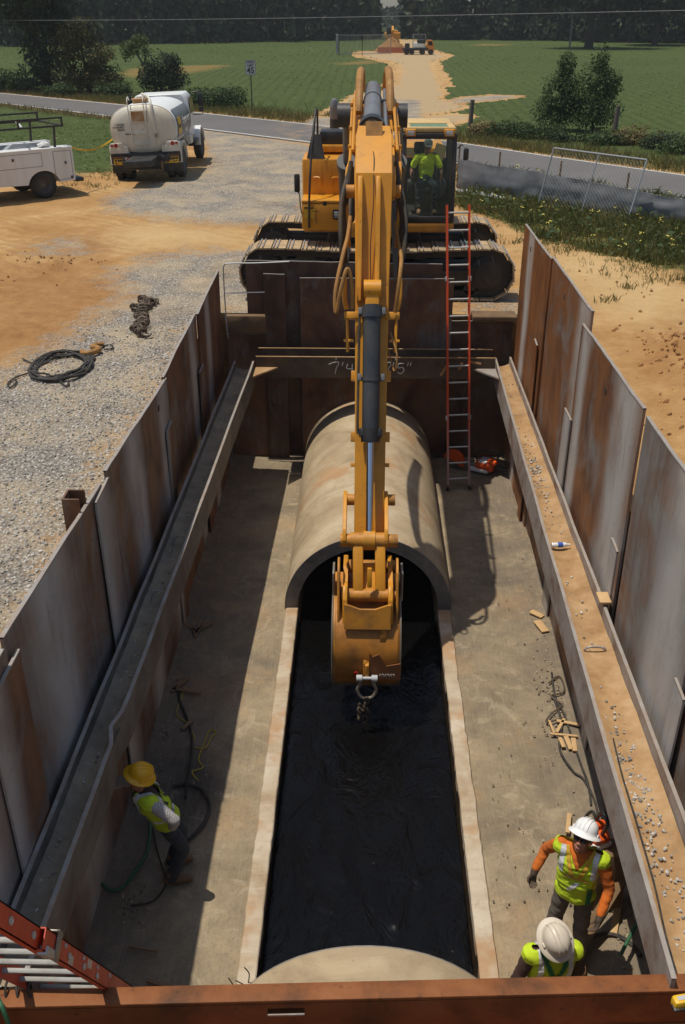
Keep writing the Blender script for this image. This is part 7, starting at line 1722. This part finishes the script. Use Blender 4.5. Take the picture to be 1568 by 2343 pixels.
for k, (u, v, L, w_, a) in enumerate(((1300, 1662, .3, .05, 1.3), (1282, 1668, .3, .04, -.5), (1290, 1690, .34, .035, 1.45), (1262, 1672, .26, .03, .1), (1285, 1707, .18, .05, .1), (1300, 1708, .24, .06, .1), (1313, 1712, .24, .06, -.1), (1238, 1440, .3, .12, .3), (1228, 1412, .22, .1, .8), (1300, 1892, .3, .05, -.25), (1395, 2045, .35, .07, -.2), (1408, 2110, .4, .07, -.35))):
    wood(u, v, L, w_, a, 'pale splintered scrap of wood on the sunlit floor by the right wall', grp='pale wood scraps by the right wall')
for k, (u, v, L, w_, a) in enumerate(((445, 1450, .34, .04, .35), (455, 1440, .34, .04, 0), (462, 1442, .36, .04, -.4), (470, 1440, .3, .04, -.8), (440, 1445, .3, .04, .8), (405, 1575, .3, .05, -.3), (415, 1572, .34, .05, -.5), (428, 1588, .4, .05, 1.4), (430, 1665, .22, .05, -.5), (365, 2270 - 10, .25, .04, 1.3), (330, 2180, .3, .025, 1.4))):
    wood(u, v, L, w_, a, 'grey scrap of wood on the shaded floor along the left wall', m_wood, 'grey wood scraps by the left wall')
rc = random.Random(21)
def rub():
    k = rc.random()
    u, v = (rc.gauss(1268, 25), rc.gauss(1560, 90)) if k < .35 else (rc.gauss(1440, 18), rc.gauss(2150, 40)) if k < .5 else (rc.gauss(290, 30), rc.gauss(2075, 22)) if k < .65 else (rc.gauss(372, 10), rc.gauss(1690, 30)) if k < .75 else (rc.uniform(1120, 1330), rc.uniform(1150, 2100))
    p = at(u, v, z=FZ); return max(-2.65, min(2.6, p.x)), p.y
stones('rubble', 420, rub, .016, paint('rubble_stone', (.30, .24, .17), .9, 0, .2, 9, island=.45), lambda x, y: FZ + .03, rc)
# timber and board by the standing worker
b = MB(); b.bar((2.06, 6.35, FZ + .12), (2.62, 6.98, FZ + .5), .12, .05, (0, 0, 1), .005); tag(b.build('board', m_timber), 'dark board leaning from the floor against the right wall behind the standing worker', 'board')
# cut-off saws
def saw(label, M, blade=True):
    t = thing('cut_off_saw', label, 'saw', M.translation)
    def sp(b, n, m): b.xf(M); return b.build(n, m, t)
    b = MB(); b.box((0, 0, .13), (.20, .30, .16), None, .05); b.box((.0, -.12, .22), (.18, .16, .08), None, .035); sp(b, 'housing', m_sawor)
    b = MB(); b.box((.0, .08, .06), (.22, .32, .07), None, .03); b.box((0.02, .02, .18), (.21, .16, .09), None, .03); sp(b, 'engine_cover', m_plaswh)
    b = MB(); b.tube([(0, -.14, .2), (0, -.2, .34), (0, -.02, .38), (0, .12, .34), (0, .15, .2)], .017, 8, 5); b.tube([(.0, -.16, .12), (0, -.36, .14), (0, -.38, .25), (0, -.18, .27)], .02, 8, 4); sp(b, 'handle', m_black)
    b = MB(); b.bar((-.05, .1, .12), (-.05, .5, .12), .05, .09, (0, 0, 1), .01); sp(b, 'cutting_arm', m_steelhook)
    b = MB(); b.cyl((-.09, .5, .14), (-.085, .5, .14), .16, n=28); sp(b, 'blade', m_track)
    b = MB(); P = [(.18 * math.cos(a), .18 * math.sin(a)) for a in [PI * (.05 + i / 14 * 1.1) for i in range(15)]] + [(0, 0)]; b.prism(P, (-.115, .5, .14), (0, 1, 0), (0, 0, 1), .06, .004); sp(b, 'blade_guard', m_sawor)
    return t
saw('orange and white cut-off saw on the trench floor by the foot of the tall ladder', Matrix.Translation((2.33, 17.3, FZ + .02)) @ Matrix.Rotation(R(62), 4, 'Z') @ Matrix.Scale(1.25, 4))
saw('orange cut-off saw propped upright against the right wall behind the man in the white hat', Matrix.Translation((2.34, 6.95, FZ + .78)) @ Matrix.Rotation(R(20), 4, 'Z') @ Matrix.Rotation(R(-70), 4, 'X'))
b = MB(); b.bar((2.45, 7.0, FZ + .02), (2.45, 7.0, FZ + .80), .3, .25, (0, 1, 0), .02); tag(b.build('crate', m_timber), 'dark wooden block standing at the right wall under the propped saw', 'block')
# tape measure on the near beam
q = at(1556, 2302, z=-.74); t = thing('tape_measure', 'yellow and black tape measure on the beam at the lower right corner', 'tape measure', (q.x, q.y, -.749))
b = MB(); b.box((q.x, q.y, -.70), (.12, .075, .095), Euler((0, 0, .2)), .02); b.build('case', m_signy, t)
b = MB(); b.box((q.x, q.y - .02, -.72), (.128, .06, .03), Euler((0, 0, .2)), .01); b.build('grip', m_black, t)
b = MB(); b.box((q.x + .0, q.y + .0, -.6515), (.06, .03, .004), Euler((0, 0, .2))); b.build('case_label', m_lens, t)
# rebar whiskers at the near end of the left rim
b = MB(); rc = random.Random(4)
for k in range(9): x = -1.2 + rc.uniform(-.06, .06); y = 5.6 + rc.uniform(-.15, .5); b.tube([(x, y, FZ), (x + rc.uniform(-.04, .04), y, FZ + .15), (x - rc.uniform(0, .1), y + rc.uniform(-.05, .05), FZ + rc.uniform(.2, .34))], .006, 5, 3)
struct(b.build('wire_bristle', m_chain), 'stuff')
# ------------------------------------------------------------------ near ladder in the lower left corner
XN = -1.9
m_rungd = paint('dusty_rung', (.33, .325, .30), .6, .1, .15, 9, (.2, .17, .13), .5, 8)
n0, n1 = V((XN, 3.30, 1.42)), V((XN, 4.80, -1.30)); dn = (n1 - n0).normalized(); wn_ = V((0, dn.z, -dn.y))
if wn_.z > 0: wn_ = -wn_                       # across the rail, towards the underside
foot = n0 + dn * ((FZ - n0.z) / dn.z)
t = thing('extension_ladder', 'red-orange ladder cut by the lower left corner, its broad rail dotted with rung rivets', 'ladder', foot)
def lp(f, w_, o): return n0 + dn * f + wn_ * w_ + V((o, 0, 0))
FL = Matrix((dn, wn_, V((1, 0, 0)))).transposed()
RW = .122; LL = (foot - n0).length
for nm, f0, f1, off in (('rail', -.9, .95, .0), ('rail', .72, LL, .035)):
    b = MB(); b.box(lp((f0 + f1) / 2, RW / 2, off), (f1 - f0, RW, .007), FL)
    for q in (.004, RW - .004): b.box(lp((f0 + f1) / 2, q, off - .018), (f1 - f0, .008, .043), FL)
    b.build(nm, m_orange2, t); b = MB(); b.box(lp((f0 + f1) / 2, RW / 2, off - .60), (f1 - f0, RW, .007), FL); b.build('rail', m_orange2, t)
for f, w_, o in ((.20, .06, .004), (.62, .06, .004), (1.28, .07, .039), (1.66, .075, .039), (2.04, .08, .039), (1.16, .028, .039), (1.62, .03, .039), (2.02, .03, .039), (2.4, .03, .039)):
    b = MB(); r = .022 if w_ > .05 else .014; M = Matrix.Translation(lp(f, w_, o)) @ FL.to_4x4(); b.lathe([(r, 0), (r, .006), (r * .7, .008), (r * .55, .002), (0, .002)], M @ Matrix.Diagonal((1.5, 1, 1, 1)), 16); b.build('rung_end', m_alu, t)
b = MB(); b.box(lp(.98, .06, .048), (.085, .17, .010), FL, .003); b.box(lp(.94, -.012, .02), (.1, .01, .07), FL, .002); b.build('rail_bracket', m_steelhook, t)
b = MB(); b.box(lp(.86, .11, .02), (.16, .05, .06), FL, .008); b.build('rail_lock', m_alu, t)
for f, w_, s in ((1.33, .085, .05), (1.80, .04, .05)):
    b = MB(); b.box(lp(f, w_, .0395), (s * 2.2, s, .002), FL); b.build('rail_sticker', m_alu, t)
for k in range(14):
    f = -.55 + k * .40
    if f > LL - .1: break
    b = MB(); c_ = lp(f + .06, .075, -.31); b.box(c_, (.045, .032, .58), FL, .008); b.build('rung', m_rungd, t)
b = MB()
for k, u in enumerate((20, 45, 72)):
    p = at(u, 2238, z=-.72); b.tube([p, p + V((.01, -.1, .01)), p + V((.03 + k * .02, -.16, -.16)), p + V((.04 + k * .03, -.17, -.5)), p + V((.05, -.2, -.9))], .009, 6, 4)
tag(b.build('cable_bundle', m_cable), 'bundle of dark cords hanging over the near beam at the lower left', 'cable')
p = at(0, 2300, z=-.7); b = MB(); b.tube([p + V((-.1, .1, .03)), p + V((0, .0, .06)), p + V((.05, -.06, .02)), p + V((.1, -.1, -.2))], .016, 7, 4); tag(b.build('hose', m_hoseg), 'green hose end at the lower left corner of the near beam', 'hose')
